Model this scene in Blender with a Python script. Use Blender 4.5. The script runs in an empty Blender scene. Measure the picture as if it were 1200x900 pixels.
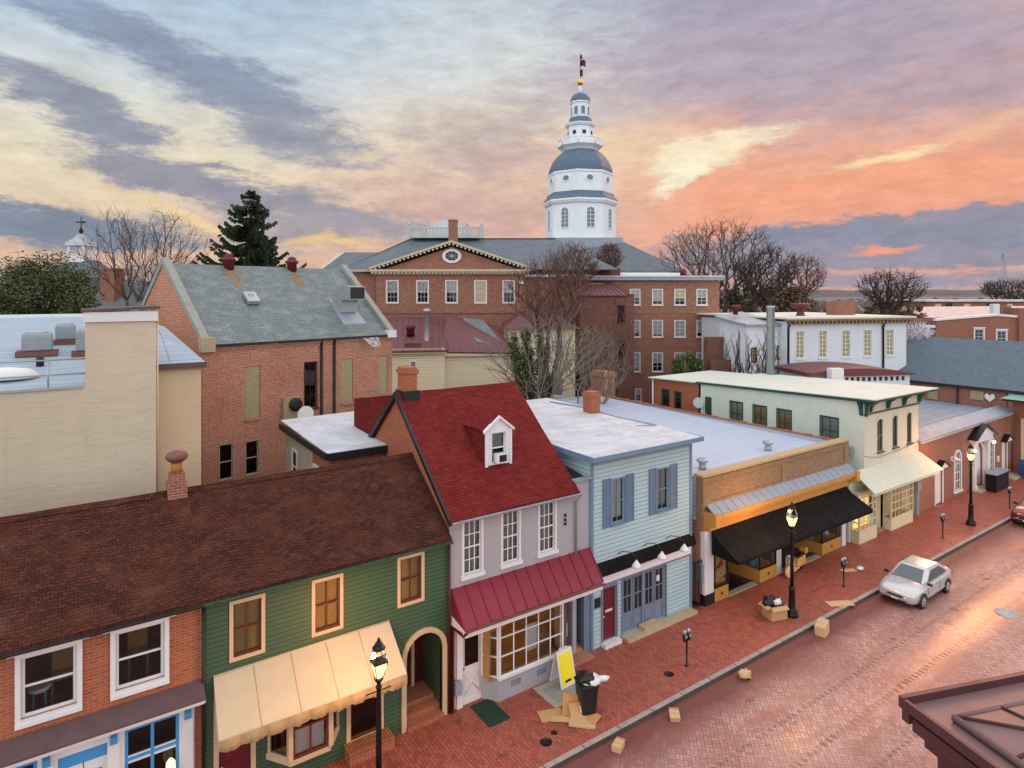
import bpy, math, random
from mathutils import Vector, Matrix, noise

R = math.radians
random.seed(7)
scene = bpy.context.scene
COL = scene.collection

# ------------------------------------------------------------------ camera
# world frame: X runs along the street, Y away from the camera, street level Z=0
FOC, CAMZ, HOR = 735.0, 13.0, 345.0          # calibration of the view (photo is 1200x900)
RT = Vector((.824, -.5665, 0)); FW = Vector((.5665, .824, 0))
cam_d = bpy.data.cameras.new('camera'); cam = bpy.data.objects.new('camera', cam_d); COL.objects.link(cam)
cam.matrix_world = Matrix(((RT.x, 0, -FW.x, 0), (RT.y, 0, -FW.y, 0), (0, 1, 0, CAMZ), (0, 0, 0, 1)))
cam_d.sensor_width = 36; cam_d.lens = FOC / 1200 * 36; cam_d.shift_y = -(450 - HOR) / 1200
cam_d.clip_start = .1; cam_d.clip_end = 12000
scene.camera = cam

# ------------------------------------------------------------------ world
SUN_AZ, SUN_EL = R(36), R(22)                # sun azimuth right of the view axis, elevation
def sky():
    w = bpy.data.worlds.new('World'); scene.world = w; w.use_nodes = True
    nt = w.node_tree; N = nt.nodes; L = nt.links; N.clear()
    def n(t, **k):
        x = N.new(t)
        for a, b in k.items(): setattr(x, a, b)
        return x
    def setv(sock, v):
        if hasattr(v, 'links') or isinstance(v, bpy.types.NodeSocket): L.new(v, sock)
        else: sock.default_value = v
    def M(op, a, b=0.0, c=None, clamp=False):
        x = n('ShaderNodeMath', operation=op, use_clamp=clamp); setv(x.inputs[0], a); setv(x.inputs[1], b)
        if c is not None: setv(x.inputs[2], c)
        return x.outputs[0]
    def mr(v, a, b, c=0.0, d=1.0, smooth=True):
        x = n('ShaderNodeMapRange'); x.interpolation_type = 'SMOOTHSTEP' if smooth else 'LINEAR'
        setv(x.inputs[0], v); x.inputs[1].default_value = a; x.inputs[2].default_value = b
        x.inputs[3].default_value = c; x.inputs[4].default_value = d; return x.outputs[0]
    def lin(c): return tuple((u / 255 / 12.92 if u / 255 <= .04045 else ((u / 255 + .055) / 1.055) ** 2.4) for u in c) + (1,)
    def mix(f, a, b):
        x = n('ShaderNodeMix', data_type='RGBA'); setv(x.inputs[0], f); setv(x.inputs[6], a); setv(x.inputs[7], b); return x.outputs[2]
    tc = n('ShaderNodeTexCoord')
    def dot(v):
        x = n('ShaderNodeVectorMath', operation='DOT_PRODUCT'); L.new(tc.outputs['Generated'], x.inputs[0]); x.inputs[1].default_value = v; return x.outputs['Value']
    xr, yf, zz = dot(RT), dot(FW), dot((0, 0, 1))
    hor = M('SQRT', M('ADD', M('MULTIPLY', xr, xr), M('MULTIPLY', yf, yf)))
    az = M('ARCTAN2', xr, yf); el = M('DIVIDE', zz, M('MAXIMUM', hor, .02))
    cv = n('ShaderNodeCombineXYZ'); L.new(az, cv.inputs[0]); L.new(el, cv.inputs[1])
    def nz(scale, sx, sy, rot, det=6, rough=.55, off=0.0):
        mp = n('ShaderNodeMapping'); L.new(cv.outputs[0], mp.inputs[0]); mp.inputs['Scale'].default_value = (sx, sy, 1); mp.inputs['Rotation'].default_value = (0, 0, rot); mp.inputs['Location'].default_value = (off, off * .7, off)
        x = n('ShaderNodeTexNoise'); L.new(mp.outputs[0], x.inputs['Vector']); x.inputs['Scale'].default_value = scale; x.inputs['Detail'].default_value = det; x.inputs['Roughness'].default_value = rough; return x
    def warped(base, nzn, amp):
        s = n('ShaderNodeVectorMath', operation='SUBTRACT'); L.new(nzn.outputs['Color'], s.inputs[0]); s.inputs[1].default_value = (.5, .5, .5)
        m = n('ShaderNodeVectorMath', operation='MULTIPLY'); L.new(s.outputs[0], m.inputs[0]); m.inputs[1].default_value = (amp, amp * .55, 0)
        a = n('ShaderNodeVectorMath', operation='ADD'); L.new(base, a.inputs[0]); L.new(m.outputs[0], a.inputs[1]); return a.outputs[0]
    nb = nz(2.2, 1, 2.2, 0, 8, .6); nf = nz(9, 1, 3, .3, 10, .72, 3.1); ne = nz(13, 1, 2.8, -.35, 12, .74, 5.7); ner = nz(12, 1, 2.8, .22, 12, .74, 9.7)
    wv = warped(warped(cv.outputs[0], nb, .20), nf, .10)
    sep = n('ShaderNodeSeparateXYZ'); L.new(wv, sep.inputs[0]); wa, we = sep.outputs[0], sep.outputs[1]
    def ae(x, y):
        t = (x - 600) / FOC; a = math.atan(t); return a, (HOR - y) / FOC * math.cos(a)
    def ramp(f, stops):
        x = n('ShaderNodeValToRGB'); L.new(f, x.inputs[0]); e = x.color_ramp.elements
        while len(e) < len(stops): e.new(.5)
        for q, (p, c) in zip(e, stops): q.position = p; q.color = lin(c)
        return x.outputs[0]
    # elevation ramps for the clear sky left and right of the afterglow
    f = mr(M('ADD', we, 0), 0, .5, smooth=False)
    left = ramp(f, [(0, (196, 166, 160)), (.10, (226, 190, 166)), (.34, (236, 221, 192)), (.48, (226, 222, 208)), (.62, (204, 215, 224)), (1, (164, 194, 220))])
    mid = ramp(f, [(0, (214, 160, 146)), (.15, (240, 182, 154)), (.32, (238, 200, 178)), (.5, (244, 220, 190)), (.7, (222, 224, 222)), (1, (196, 210, 222))])
    right = ramp(f, [(0, (214, 168, 160)), (.12, (232, 170, 152)), (.3, (250, 172, 138)), (.45, (232, 180, 162)), (.65, (206, 174, 174)), (1, (172, 172, 192))])
    c = mix(mr(az, -.42, .02), left, mid); c = mix(mr(az, .08, .36), c, right)
    def blob(c, x, y, rx, ry, ang, col, op=1.0, soft=.55, src=None):
        a, e = ae(x, y)
        k = math.cos(a); ang = math.degrees(math.atan(math.tan(R(ang)) / k - (HOR - y) / FOC * math.sin(a)))
        mp = n('ShaderNodeMapping', vector_type='TEXTURE'); L.new(src or wv, mp.inputs[0])
        mp.inputs['Location'].default_value = (a, e, 0); mp.inputs['Rotation'].default_value = (0, 0, R(ang)); mp.inputs['Scale'].default_value = (rx / FOC * k * k ** .5, ry / FOC * k, 1)
        l = n('ShaderNodeVectorMath', operation='LENGTH'); L.new(mp.outputs[0], l.inputs[0])
        wis = M('MULTIPLY', M('SUBTRACT', (ner if x > 640 else ne).outputs['Fac'], .5), 2.3)
        m = mr(M('ADD', l.outputs['Value'], wis), 1 + soft * .45, 1 - soft, 0, op)
        return mix(m, c, lin(col))
    # high veils on the right
    c = blob(c, 900, 40, 330, 95, -8, (168, 166, 188), .7, .8)
    c = blob(c, 780, 95, 190, 60, 10, (186, 172, 186), .7, .8)
    c = blob(c, 1090, 110, 200, 50, 12, (186, 165, 178), .5, .9)
    c = blob(c, 560, 165, 110, 50, 10, (190, 176, 178), .75, .8)
    c = blob(c, 640, 190, 120, 26, 4, (206, 176, 172), .7, .7)
    c = blob(c, 560, 245, 170, 34, -4, (206, 172, 166), .75, .8)
    # long slanting banks on the left
    c = blob(c, 150, 48, 190, 30, -22, (142, 160, 186), .9, .6)
    c = blob(c, 60, 8, 120, 10, -6, (150, 172, 198), .7, .9)
    c = blob(c, 270, 112, 160, 46, -24, (146, 156, 178), .92, .6)
    c = blob(c, 350, 168, 95, 36, -14, (158, 159, 175), .85, .6)
    c = blob(c, 85, 130, 125, 24, -24, (148, 154, 172), .95, .5)
    c = blob(c, 215, 210, 130, 20, -13, (150, 152, 168), .95, .5)
    c = blob(c, 330, 240, 160, 20, -12, (158, 156, 170), .9, .6)
    c = blob(c, 60, 262, 230, 30, -5, (128, 142, 162), .95, .45)
    c = blob(c, 400, 268, 130, 26, 0, (164, 160, 172), .85, .6)
    c = blob(c, 120, 318, 200, 7, 0, (170, 158, 164), .8, .6)
    # bright gaps
    c = blob(c, 720, 175, 100, 32, 12, (250, 216, 176), .7, .9)
    c = blob(c, 835, 180, 72, 24, 17, (255, 240, 205), 1, .6)
    c = blob(c, 800, 208, 42, 12, 32, (255, 246, 214), .95, .6)
    c = blob(c, 1045, 190, 70, 9, 14, (255, 228, 180), .95, .8)
    c = blob(c, 1150, 150, 60, 16, 25, (244, 196, 160), .7, .9)
    c = blob(c, 400, 285, 60, 6, -4, (248, 206, 148), .9, .8)
    c = blob(c, 235, 250, 110, 5, -16, (250, 216, 160), .8, .9)
    # low grey bank on the right
    c = blob(c, 1010, 278, 225, 26, 0, (146, 149, 168), 1, .3)
    c = blob(c, 1000, 312, 300, 22, 0, (166, 160, 174), .85, .5)
    c = blob(c, 1130, 256, 105, 17, 2, (150, 151, 168), .95, .3)
    c = blob(c, 900, 300, 190, 20, 0, (160, 158, 172), .9, .6)
    c = blob(c, 1100, 306, 240, 13, 0, (158, 152, 168), .85, .5)
    c = blob(c, 1030, 290, 46, 4.5, 2, (246, 164, 138), .95, .7)
    c = blob(c, 1080, 320, 200, 5, 0, (228, 172, 158), .8, .8)
    c = blob(c, 1060, 336, 260, 6, 0, (158, 156, 172), .9, .8)
    # mottled fine structure
    nm = nz(16, 1, 2.6, -.25, 10, .7, 8.0)
    tx = mr(nm.outputs['Fac'], .3, .72, .80, 1.12, smooth=False)
    vm = n('ShaderNodeVectorMath', operation='SCALE'); L.new(c, vm.inputs[0]); L.new(tx, vm.inputs['Scale'])
    clouds = vm.outputs[0]
    b1 = n('ShaderNodeBackground'); L.new(clouds, b1.inputs[0]); b1.inputs[1].default_value = SKY_FRONT
    # the rest of the dome: bright broken overcast over a Nishita sky
    st = n('ShaderNodeTexSky', sky_type='NISHITA'); st.sun_disc = False; st.sun_elevation = SUN_EL
    d = RT * math.sin(SUN_AZ) + FW * math.cos(SUN_AZ); st.sun_rotation = math.atan2(d.x, d.y)
    b2 = n('ShaderNodeBackground'); L.new(st.outputs[0], b2.inputs[0]); b2.inputs[1].default_value = .1
    b3 = n('ShaderNodeBackground'); L.new(mix(mr(nb.outputs['Fac'], .35, .65), (.90, .91, .95, 1), (1.0, .93, .84, 1)), b3.inputs[0]); b3.inputs[1].default_value = SKY_BACK
    ad = n('ShaderNodeAddShader'); L.new(b2.outputs[0], ad.inputs[0]); L.new(b3.outputs[0], ad.inputs[1])
    up = mr(el, .62, 1.1); bk = mr(yf, .25, -.15)
    fac = M('MAXIMUM', up, bk)
    ms = n('ShaderNodeMixShader'); L.new(fac, ms.inputs[0]); L.new(b1.outputs[0], ms.inputs[1]); L.new(ad.outputs[0], ms.inputs[2])
    o = n('ShaderNodeOutputWorld'); L.new(ms.outputs[0], o.inputs[0])
SKY_FRONT, SKY_BACK = 1.0, 1.42
sky()
sd = bpy.data.lights.new('sun', 'SUN'); sd.energy = .9; sd.angle = R(20); sd.color = (1, .42, .18)
so = bpy.data.objects.new('sun', sd); COL.objects.link(so)
_d = (RT * math.sin(SUN_AZ) + FW * math.cos(SUN_AZ)) * math.cos(SUN_EL) + Vector((0, 0, math.sin(SUN_EL)))
so.rotation_euler = _d.to_track_quat('Z', 'Y').to_euler()
vs = scene.view_settings; vs.view_transform = 'Standard'; vs.look = 'None'; vs.gamma = 1; vs.use_curve_mapping = False
vs.exposure = 0.0
scene.cycles.max_bounces = 6; scene.cycles.transparent_max_bounces = 8
scene.cycles.sample_clamp_indirect = 4; scene.cycles.use_denoising = True

# ------------------------------------------------------------------ measuring helpers
def ray(x, y):
    r = (x - 600) / FOC
    return Vector((RT.x * r + FW.x, RT.y * r + FW.y, -(y - HOR) / FOC))
C0 = Vector((0, 0, CAMZ))
def atY(x, y, Y): v = ray(x, y); return C0 + v * (Y / v.y)
def atX(x, y, X): v = ray(x, y); return C0 + v * (X / v.x)
def atZ(x, y, Z=0.0): v = ray(x, y); return C0 + v * ((Z - CAMZ) / v.z)
def atD(x, y, d): return C0 + ray(x, y) * d

# ------------------------------------------------------------------ mesh helpers
class MB:
    def __init__(s): s.v = []; s.f = []; s.sm = []
    def add(s, vs, fs, smooth=False):
        b = len(s.v); s.v += [Vector(p) for p in vs]; s.f += [tuple(i + b for i in q) for q in fs]; s.sm += [smooth] * len(fs); return s
    def quad(s, a, b, c, d): return s.add([a, b, c, d], [(0, 1, 2, 3)])
    def poly(s, ps): return s.add(ps, [tuple(range(len(ps)))])
    def hexa(s, p): return s.add(p, [(3, 2, 1, 0), (4, 5, 6, 7), (0, 1, 5, 4), (1, 2, 6, 5), (2, 3, 7, 6), (3, 0, 4, 7)])
    def box(s, x0, x1, y0, y1, z0, z1):
        return s.hexa([(x0, y0, z0), (x1, y0, z0), (x1, y1, z0), (x0, y1, z0), (x0, y0, z1), (x1, y0, z1), (x1, y1, z1), (x0, y1, z1)])
    def rbox(s, c, sx, sy, sz, rz=0, rx=0, ry=0):
        m = Matrix.Translation(c) @ Matrix.Rotation(rz, 4, 'Z') @ Matrix.Rotation(ry, 4, 'Y') @ Matrix.Rotation(rx, 4, 'X')
        P = [(-1, -1, -1), (1, -1, -1), (1, 1, -1), (-1, 1, -1), (-1, -1, 1), (1, -1, 1), (1, 1, 1), (-1, 1, 1)]
        return s.hexa([m @ Vector((a * sx / 2, b * sy / 2, c_ * sz / 2)) for a, b, c_ in P])
    def prism(s, ps, off):
        n = len(ps); off = Vector(off); a = [Vector(p) for p in ps]; b = [p + off for p in a]
        return s.add(a + b, [tuple(range(n - 1, -1, -1)), tuple(range(n, 2 * n))] + [(i, (i + 1) % n, n + (i + 1) % n, n + i) for i in range(n)])
    def slab(s, ps, t):
        a = [Vector(p) for p in ps]; nn = (a[1] - a[0]).cross(a[2] - a[0]).normalized()
        if nn.z < 0: nn = -nn
        return s.prism(a, -nn * t)
    def tube(s, ps, r, n=8, cap=True, smooth=True):
        ps = [Vector(p) for p in ps]; rs = r if isinstance(r, (list, tuple)) else [r] * len(ps)
        b = len(s.v); u = None
        for i, p in enumerate(ps):
            t = (ps[min(i + 1, len(ps) - 1)] - ps[max(i - 1, 0)]).normalized()
            if u is None: u = t.orthogonal().normalized()
            u = (u - t * u.dot(t)).normalized(); w = t.cross(u)
            for k in range(n):
                a = 2 * math.pi * k / n; s.v.append(p + (u * math.cos(a) + w * math.sin(a)) * rs[i])
        for i in range(len(ps) - 1):
            for k in range(n):
                s.f.append((b + i * n + k, b + i * n + (k + 1) % n, b + (i + 1) * n + (k + 1) % n, b + (i + 1) * n + k)); s.sm.append(smooth)
        if cap:
            s.f.append(tuple(b + k for k in range(n - 1, -1, -1))); s.f.append(tuple(b + (len(ps) - 1) * n + k for k in range(n))); s.sm += [False, False]
        return s
    def lathe(s, prof, c, n=16, smooth=True, sc=(1, 1), phase=0.0):
        b = len(s.v); c = Vector(c)
        for r, z in prof:
            for k in range(n):
                a = 2 * math.pi * k / n + phase; s.v.append(c + Vector((r * math.cos(a) * sc[0], r * math.sin(a) * sc[1], z)))
        m = len(prof)
        for i in range(m - 1):
            for k in range(n): s.f.append((b + i * n + k, b + i * n + (k + 1) % n, b + (i + 1) * n + (k + 1) % n, b + (i + 1) * n + k)); s.sm.append(smooth)
        s.f.append(tuple(b + k for k in range(n - 1, -1, -1))); s.f.append(tuple(b + (m - 1) * n + k for k in range(n))); s.sm += [False, False]
        return s
    def ball(s, c, r, n=12, sc=(1, 1, 1)):
        return s.lathe([(max(r * math.sin(math.pi * i / 8), .001), -r * math.cos(math.pi * i / 8) * sc[2]) for i in range(9)], c, n, True, sc[:2])

class PL:   # a wall plane: u along it, z up, n outwards
    def __init__(s, O, U, N=None):
        s.O = Vector(O); s.U = Vector(U).normalized(); s.N = Vector(N).normalized() if N else Vector((s.U.y, -s.U.x, 0))
    def p(s, u, z, n=0.0): return s.O + s.U * u + s.N * n + Vector((0, 0, z))
    def box(s, mb, u0, u1, z0, z1, n0, n1):
        return mb.hexa([s.p(u0, z0, n1), s.p(u1, z0, n1), s.p(u1, z0, n0), s.p(u0, z0, n0), s.p(u0, z1, n1), s.p(u1, z1, n1), s.p(u1, z1, n0), s.p(u0, z1, n0)])

OFF = {}
def tag(o, label=None, cat=None, group=None, kind=None):
    if label: o['label'] = label
    if cat: o['category'] = cat
    if group: o['group'] = group
    if kind: o['kind'] = kind
    return o
def thing(name, label, cat, loc=(0, 0, 0), group=None, rz=0.0, local=False):
    o = bpy.data.objects.new(name, None); COL.objects.link(o); o.location = loc; o.rotation_euler = (0, 0, rz); o.empty_display_size = .2
    OFF[o.name] = Vector((0, 0, 0)) if local else Vector(loc)
    return tag(o, label, cat, group)
def part(name, mb, m, parent=None, loc=None, fix=True, bevel=0.0):
    off = Vector(loc) if loc is not None else Vector((0, 0, 0))
    if parent is not None:
        r = parent
        while r.parent: r = r.parent
        off = OFF.get(r.name, Vector((0, 0, 0)))
    me = bpy.data.meshes.new(name)
    me.from_pydata([tuple(v - off) for v in mb.v], [], mb.f); me.validate(); me.update()
    if len(me.polygons) == len(mb.sm): me.polygons.foreach_set('use_smooth', mb.sm)
    uv = me.uv_layers.new(name='uv'); Z = Vector((0, 0, 1))
    dat = uv.data; co = [v.co for v in me.vertices]
    for pl in me.polygons:
        nn = pl.normal
        if abs(nn.z) > .95: t, b = Vector((1, 0, 0)), Vector((0, 1, 0))
        else:
            t = Z.cross(nn).normalized(); b = nn.cross(t)
            if b.z < 0: b = -b
        for li in pl.loop_indices:
            c = co[me.loops[li].vertex_index]; dat[li].uv = (c.dot(t), c.dot(b))
    o = bpy.data.objects.new(name, me); COL.objects.link(o)
    if m: me.materials.append(m)
    if parent is not None: o.parent = parent
    else: o.location = off; OFF[o.name] = off
    if bevel:
        b = o.modifiers.new('bevel', 'BEVEL'); b.width = bevel; b.segments = 2; b.limit_method = 'ANGLE'
    return o
def single(name, mb, m, label, cat, loc, group=None, bevel=0.0): return tag(part(name, mb, m, None, loc, bevel=bevel), label, cat, group)
def struct(name, mb, m): return tag(part(name, mb, m), kind='structure')
def dup(root, loc, rz=None, label=None):
    r = root.copy(); COL.objects.link(r); r.location = loc
    if rz is not None: r.rotation_euler = (0, 0, rz)
    if label: r['label'] = label
    for ch in list(root.children):
        c = ch.copy(); COL.objects.link(c); c.parent = r
        for g in list(ch.children):
            d = g.copy(); COL.objects.link(d); d.parent = c
    return r

# ------------------------------------------------------------------ materials
def newmat(name):
    m = bpy.data.materials.new(name); m.use_nodes = True; nt = m.node_tree; return m, nt, nt.nodes['Principled BSDF']
def nd(nt, t, **k):
    x = nt.nodes.new(t)
    for a, b in k.items(): setattr(x, a, b)
    return x
def noi(nt, vec, scale, det=4, rough=.6):
    x = nd(nt, 'ShaderNodeTexNoise'); x.inputs['Scale'].default_value = scale; x.inputs['Detail'].default_value = det; x.inputs['Roughness'].default_value = rough
    if vec is not None: nt.links.new(vec, x.inputs['Vector'])
    return x
def rmap(nt, s, a, b, c, d):
    x = nd(nt, 'ShaderNodeMapRange'); nt.links.new(s, x.inputs[0])
    for i, v in enumerate((a, b, c, d)): x.inputs[i + 1].default_value = v
    return x.outputs[0]
def mixc(nt, f, a, b, mode='MIX'):
    x = nd(nt, 'ShaderNodeMix', data_type='RGBA', blend_type=mode)
    for s, v in ((x.inputs[0], f), (x.inputs[6], a), (x.inputs[7], b)):
        if isinstance(v, bpy.types.NodeSocket): nt.links.new(v, s)
        else: s.default_value = v if isinstance(v, float) else (*v, 1)
    return x.outputs[2]
def uvn(nt, sx=1, sy=1, rot=0.0):
    u = nd(nt, 'ShaderNodeUVMap'); mp = nd(nt, 'ShaderNodeMapping'); nt.links.new(u.outputs[0], mp.inputs[0])
    mp.inputs['Scale'].default_value = (sx, sy, 1); mp.inputs['Rotation'].default_value = (0, 0, rot); return mp.outputs[0]
def geo(nt): return nd(nt, 'ShaderNodeTexCoord').outputs['Object']
def bump(nt, bs, h, strength, dist, prev=None):
    b = nd(nt, 'ShaderNodeBump'); b.inputs['Strength'].default_value = strength; b.inputs['Distance'].default_value = dist
    nt.links.new(h, b.inputs['Height'])
    if prev is not None: nt.links.new(prev, b.inputs['Normal'])
    nt.links.new(b.outputs[0], bs.inputs['Normal']); return b.outputs[0]
def paint(name, col, rough=.55, var=.18, scale=1.5, metal=0.0, dirt=None, bmp=.15, spec=.4):
    m, nt, bs = newmat(name); o = geo(nt)
    n1 = noi(nt, o, scale, 6, .65); n2 = noi(nt, o, scale * 14, 3)
    d = dirt or tuple(c * (1 - var * 2.2) for c in col)
    c = mixc(nt, rmap(nt, n1.outputs['Fac'], .35, .75, 0, 1), col, tuple(c * .55 + e * .45 for c, e in zip(col, d)))
    c = mixc(nt, rmap(nt, n2.outputs['Fac'], .3, .8, 0, var), c, d)
    nt.links.new(c, bs.inputs['Base Color'])
    nt.links.new(rmap(nt, n1.outputs['Fac'], .3, .7, rough * .85, min(1, rough * 1.15)), bs.inputs['Roughness'])
    bs.inputs['Metallic'].default_value = metal; bs.inputs['Specular IOR Level'].default_value = spec
    if bmp: bump(nt, bs, n2.outputs['Fac'], bmp, .01)
    return m
def bricks(name, c1, c2, mortar, bw=.22, bh=.075, mort=.012, rough=.85, bias=0.0, stain=.35, stain_c=None, bmp=.5, rot=0.0, msmooth=.1, dark=.15, off=.5, streak=None, sc_noise=.7, mottle=0.0, mottle_c=(1, 1, 1), spec=.3, speck=0.0, speck_s=7.0):
    m, nt, bs = newmat(name); v = uvn(nt, 1, 1, rot)
    wob = noi(nt, v, 3.0, 2)
    b = nd(nt, 'ShaderNodeTexBrick'); nt.links.new(v, b.inputs['Vector']); b.offset = off; b.squash = 1
    b.inputs['Scale'].default_value = 1; b.inputs['Brick Width'].default_value = bw; b.inputs['Row Height'].default_value = bh
    b.inputs['Mortar Size'].default_value = mort; b.inputs['Mortar Smooth'].default_value = msmooth; b.inputs['Bias'].default_value = bias
    b.inputs['Color1'].default_value = (*c1, 1); b.inputs['Color2'].default_value = (*c2, 1); b.inputs['Mortar'].default_value = (*mortar, 1)
    n1 = noi(nt, v, sc_noise, 6, .65)
    sc = stain_c or tuple(a * .45 for a in c1)
    c = mixc(nt, rmap(nt, n1.outputs['Fac'], .45, .75, 0, stain), b.outputs['Color'], sc)
    if mottle:
        v2 = uvn(nt, 1, 1.6); n3 = noi(nt, v2, 1.1, 9, .75)
        c = mixc(nt, rmap(nt, n3.outputs['Fac'], .5, .62, 0, mottle), c, mottle_c)
    if streak:
        v3 = uvn(nt, 3.0, .35); n4 = noi(nt, v3, 1.0, 5, .7)
        c = mixc(nt, rmap(nt, n4.outputs['Fac'], .52, .7, 0, streak[0]), c, streak[1])
    if speck:
        n5 = noi(nt, v, speck_s, 5, .85); c = mixc(nt, rmap(nt, n5.outputs['Fac'], .5, .68, 0, speck), c, mortar); c = mixc(nt, rmap(nt, n5.outputs['Fac'], .5, .34, 0, speck), c, tuple(a * .35 for a in c1))
    n2 = noi(nt, v, 38, 2); c = mixc(nt, rmap(nt, n2.outputs['Fac'], .3, .8, 0, dark), c, tuple(a * .3 for a in c1))
    nt.links.new(c, bs.inputs['Base Color']); bs.inputs['Roughness'].default_value = rough; bs.inputs['Specular IOR Level'].default_value = spec
    inv = rmap(nt, b.outputs['Fac'], 0, 1, 1, 0)
    pb = bump(nt, bs, inv, bmp, .012); bump(nt, bs, n2.outputs['Fac'], .2, .006, pb)
    return m
def siding(name, col, pitch=.13, rough=.55, var=.2, dirt=None):
    m, nt, bs = newmat(name); v = uvn(nt); sp = nd(nt, 'ShaderNodeSeparateXYZ'); nt.links.new(v, sp.inputs[0])
    md = nd(nt, 'ShaderNodeMath', operation='FLOORED_MODULO'); nt.links.new(sp.outputs[1], md.inputs[0]); md.inputs[1].default_value = pitch
    h = rmap(nt, md.outputs[0], 0, pitch, 1, 0)          # thick lower edge, thin upper edge
    lap_shadow = nd(nt, 'ShaderNodeMath', operation='LESS_THAN'); nt.links.new(md.outputs[0], lap_shadow.inputs[0]); lap_shadow.inputs[1].default_value = .019
    v2 = uvn(nt, .6, 6); n1 = noi(nt, v2, 1.4, 6, .7); o = geo(nt); n2 = noi(nt, o, .8, 5)
    d = dirt or tuple(a * .6 for a in col)
    c = mixc(nt, rmap(nt, n1.outputs['Fac'], .4, .75, 0, var * 2), col, d)
    c = mixc(nt, rmap(nt, n2.outputs['Fac'], .4, .8, 0, var * 1.5), c, d)
    mu = nd(nt, 'ShaderNodeMath', operation='MULTIPLY'); nt.links.new(lap_shadow.outputs[0], mu.inputs[0]); mu.inputs[1].default_value = .8
    c = mixc(nt, mu.outputs[0], c, tuple(a * .25 for a in col))    # shadow line under each board, put into the colour
    nt.links.new(c, bs.inputs['Base Color']); bs.inputs['Roughness'].default_value = rough
    bump(nt, bs, h, .9, .018); return m
def glass(name='window_glass', tint=(.85, .88, .88), ior=1.55):
    m, nt, bs = newmat(name); nt.nodes.remove(bs)
    tr = nd(nt, 'ShaderNodeBsdfTransparent'); tr.inputs[0].default_value = (*tint, 1)
    g = nd(nt, 'ShaderNodeBsdfGlossy'); g.inputs['Roughness'].default_value = .03
    fr = nd(nt, 'ShaderNodeFresnel'); fr.inputs[0].default_value = ior
    nz_ = noi(nt, geo(nt), 2.5, 2); b = nd(nt, 'ShaderNodeBump'); b.inputs['Strength'].default_value = .12; b.inputs['Distance'].default_value = .01; nt.links.new(nz_.outputs['Fac'], b.inputs['Height'])
    nt.links.new(b.outputs[0], g.inputs['Normal']); nt.links.new(b.outputs[0], fr.inputs['Normal'])
    ms = nd(nt, 'ShaderNodeMixShader'); nt.links.new(fr.outputs[0], ms.inputs[0]); nt.links.new(tr.outputs[0], ms.inputs[1]); nt.links.new(g.outputs[0], ms.inputs[2])
    nt.links.new(ms.outputs[0], nt.nodes['Material Output'].inputs[0]); return m
def emit(name, col, s, var=0.0):
    m, nt, bs = newmat(name); bs.inputs['Base Color'].default_value = (*[min(1, c) for c in col], 1); bs.inputs['Emission Strength'].default_value = s
    if var:
        n1 = noi(nt, geo(nt), 3.5, 3); c = mixc(nt, rmap(nt, n1.outputs['Fac'], .4, .62, 0, 1), col, tuple(a * (1 - var) for a in col)); nt.links.new(c, bs.inputs['Emission Color'])
    else: bs.inputs['Emission Color'].default_value = (*col, 1)
    return m

def stucco(name, a, b):
    m, nt, bs = newmat(name); v = uvn(nt, .8, 3.2); n1 = noi(nt, v, 1.4, 8, .75); n2 = noi(nt, uvn(nt, .4, .3), 1, 5, .6); n3 = noi(nt, uvn(nt, 2.5, .25), 1, 4, .6)
    c = mixc(nt, rmap(nt, n1.outputs['Fac'], .5, .75, 0, .5), a, b); c = mixc(nt, rmap(nt, n2.outputs['Fac'], .4, .7, 0, .35), c, b); c = mixc(nt, rmap(nt, n3.outputs['Fac'], .55, .75, 0, .3), c, b)
    nt.links.new(c, bs.inputs['Base Color']); bs.inputs['Roughness'].default_value = .85; bump(nt, bs, n1.outputs['Fac'], .6, .05); return m
M = {}
M['brick_red'] = bricks('red_brick', (.46, .10, .035), (.30, .06, .028), (.33, .20, .13), stain=.3, stain_c=(.5, .17, .06), bmp=.5, speck=.3, speck_s=14)
M['brick_grey'] = bricks('weathered_red_brick', (.52, .145, .065), (.33, .080, .05), (.60, .46, .34), mort=.010, stain=.6, stain_c=(.24, .09, .065), bmp=.6, speck=.55, speck_s=9, bias=-.15, sc_noise=.35)
M['brick_far'] = bricks('distant_red_brick', (.34, .10, .058), (.20, .055, .038), (.38, .24, .17), bw=.3, bh=.11, mort=.02, stain=.45, stain_c=(.22, .08, .06), bmp=.3, sc_noise=.3, mottle=.3, mottle_c=(.42, .16, .09), speck=.6, speck_s=4)
M['brick_church'] = bricks('deep_red_brick', (.34, .08, .045), (.20, .05, .034), (.36, .22, .16), mort=.015, stain=.4, stain_c=(.24, .06, .04), bmp=.4, sc_noise=.4, mottle=.25, mottle_c=(.42, .15, .09), speck=.45, speck_s=6)
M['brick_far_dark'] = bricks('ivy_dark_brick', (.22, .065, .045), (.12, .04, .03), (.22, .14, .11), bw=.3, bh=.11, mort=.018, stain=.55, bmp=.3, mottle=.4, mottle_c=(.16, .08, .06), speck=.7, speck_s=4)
M['brick_tan'] = bricks('tan_brick', (.40, .25, .12), (.27, .16, .08), (.22, .15, .10), bh=.07, stain=.2, bmp=.5, speck=.3, speck_s=12)
M['brick_paint'] = bricks('painted_mint_brick', (.68, .73, .62), (.64, .69, .58), (.54, .59, .49), stain=.35, stain_c=(.50, .52, .42), bmp=.5, dark=.06, streak=(.3, (.48, .5, .42)))
M['brick_cream'] = bricks('painted_cream_brick', (.70, .66, .52), (.64, .60, .48), (.55, .50, .40), stain=.25, stain_c=(.5, .45, .34), bmp=.4, dark=.06)
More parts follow.
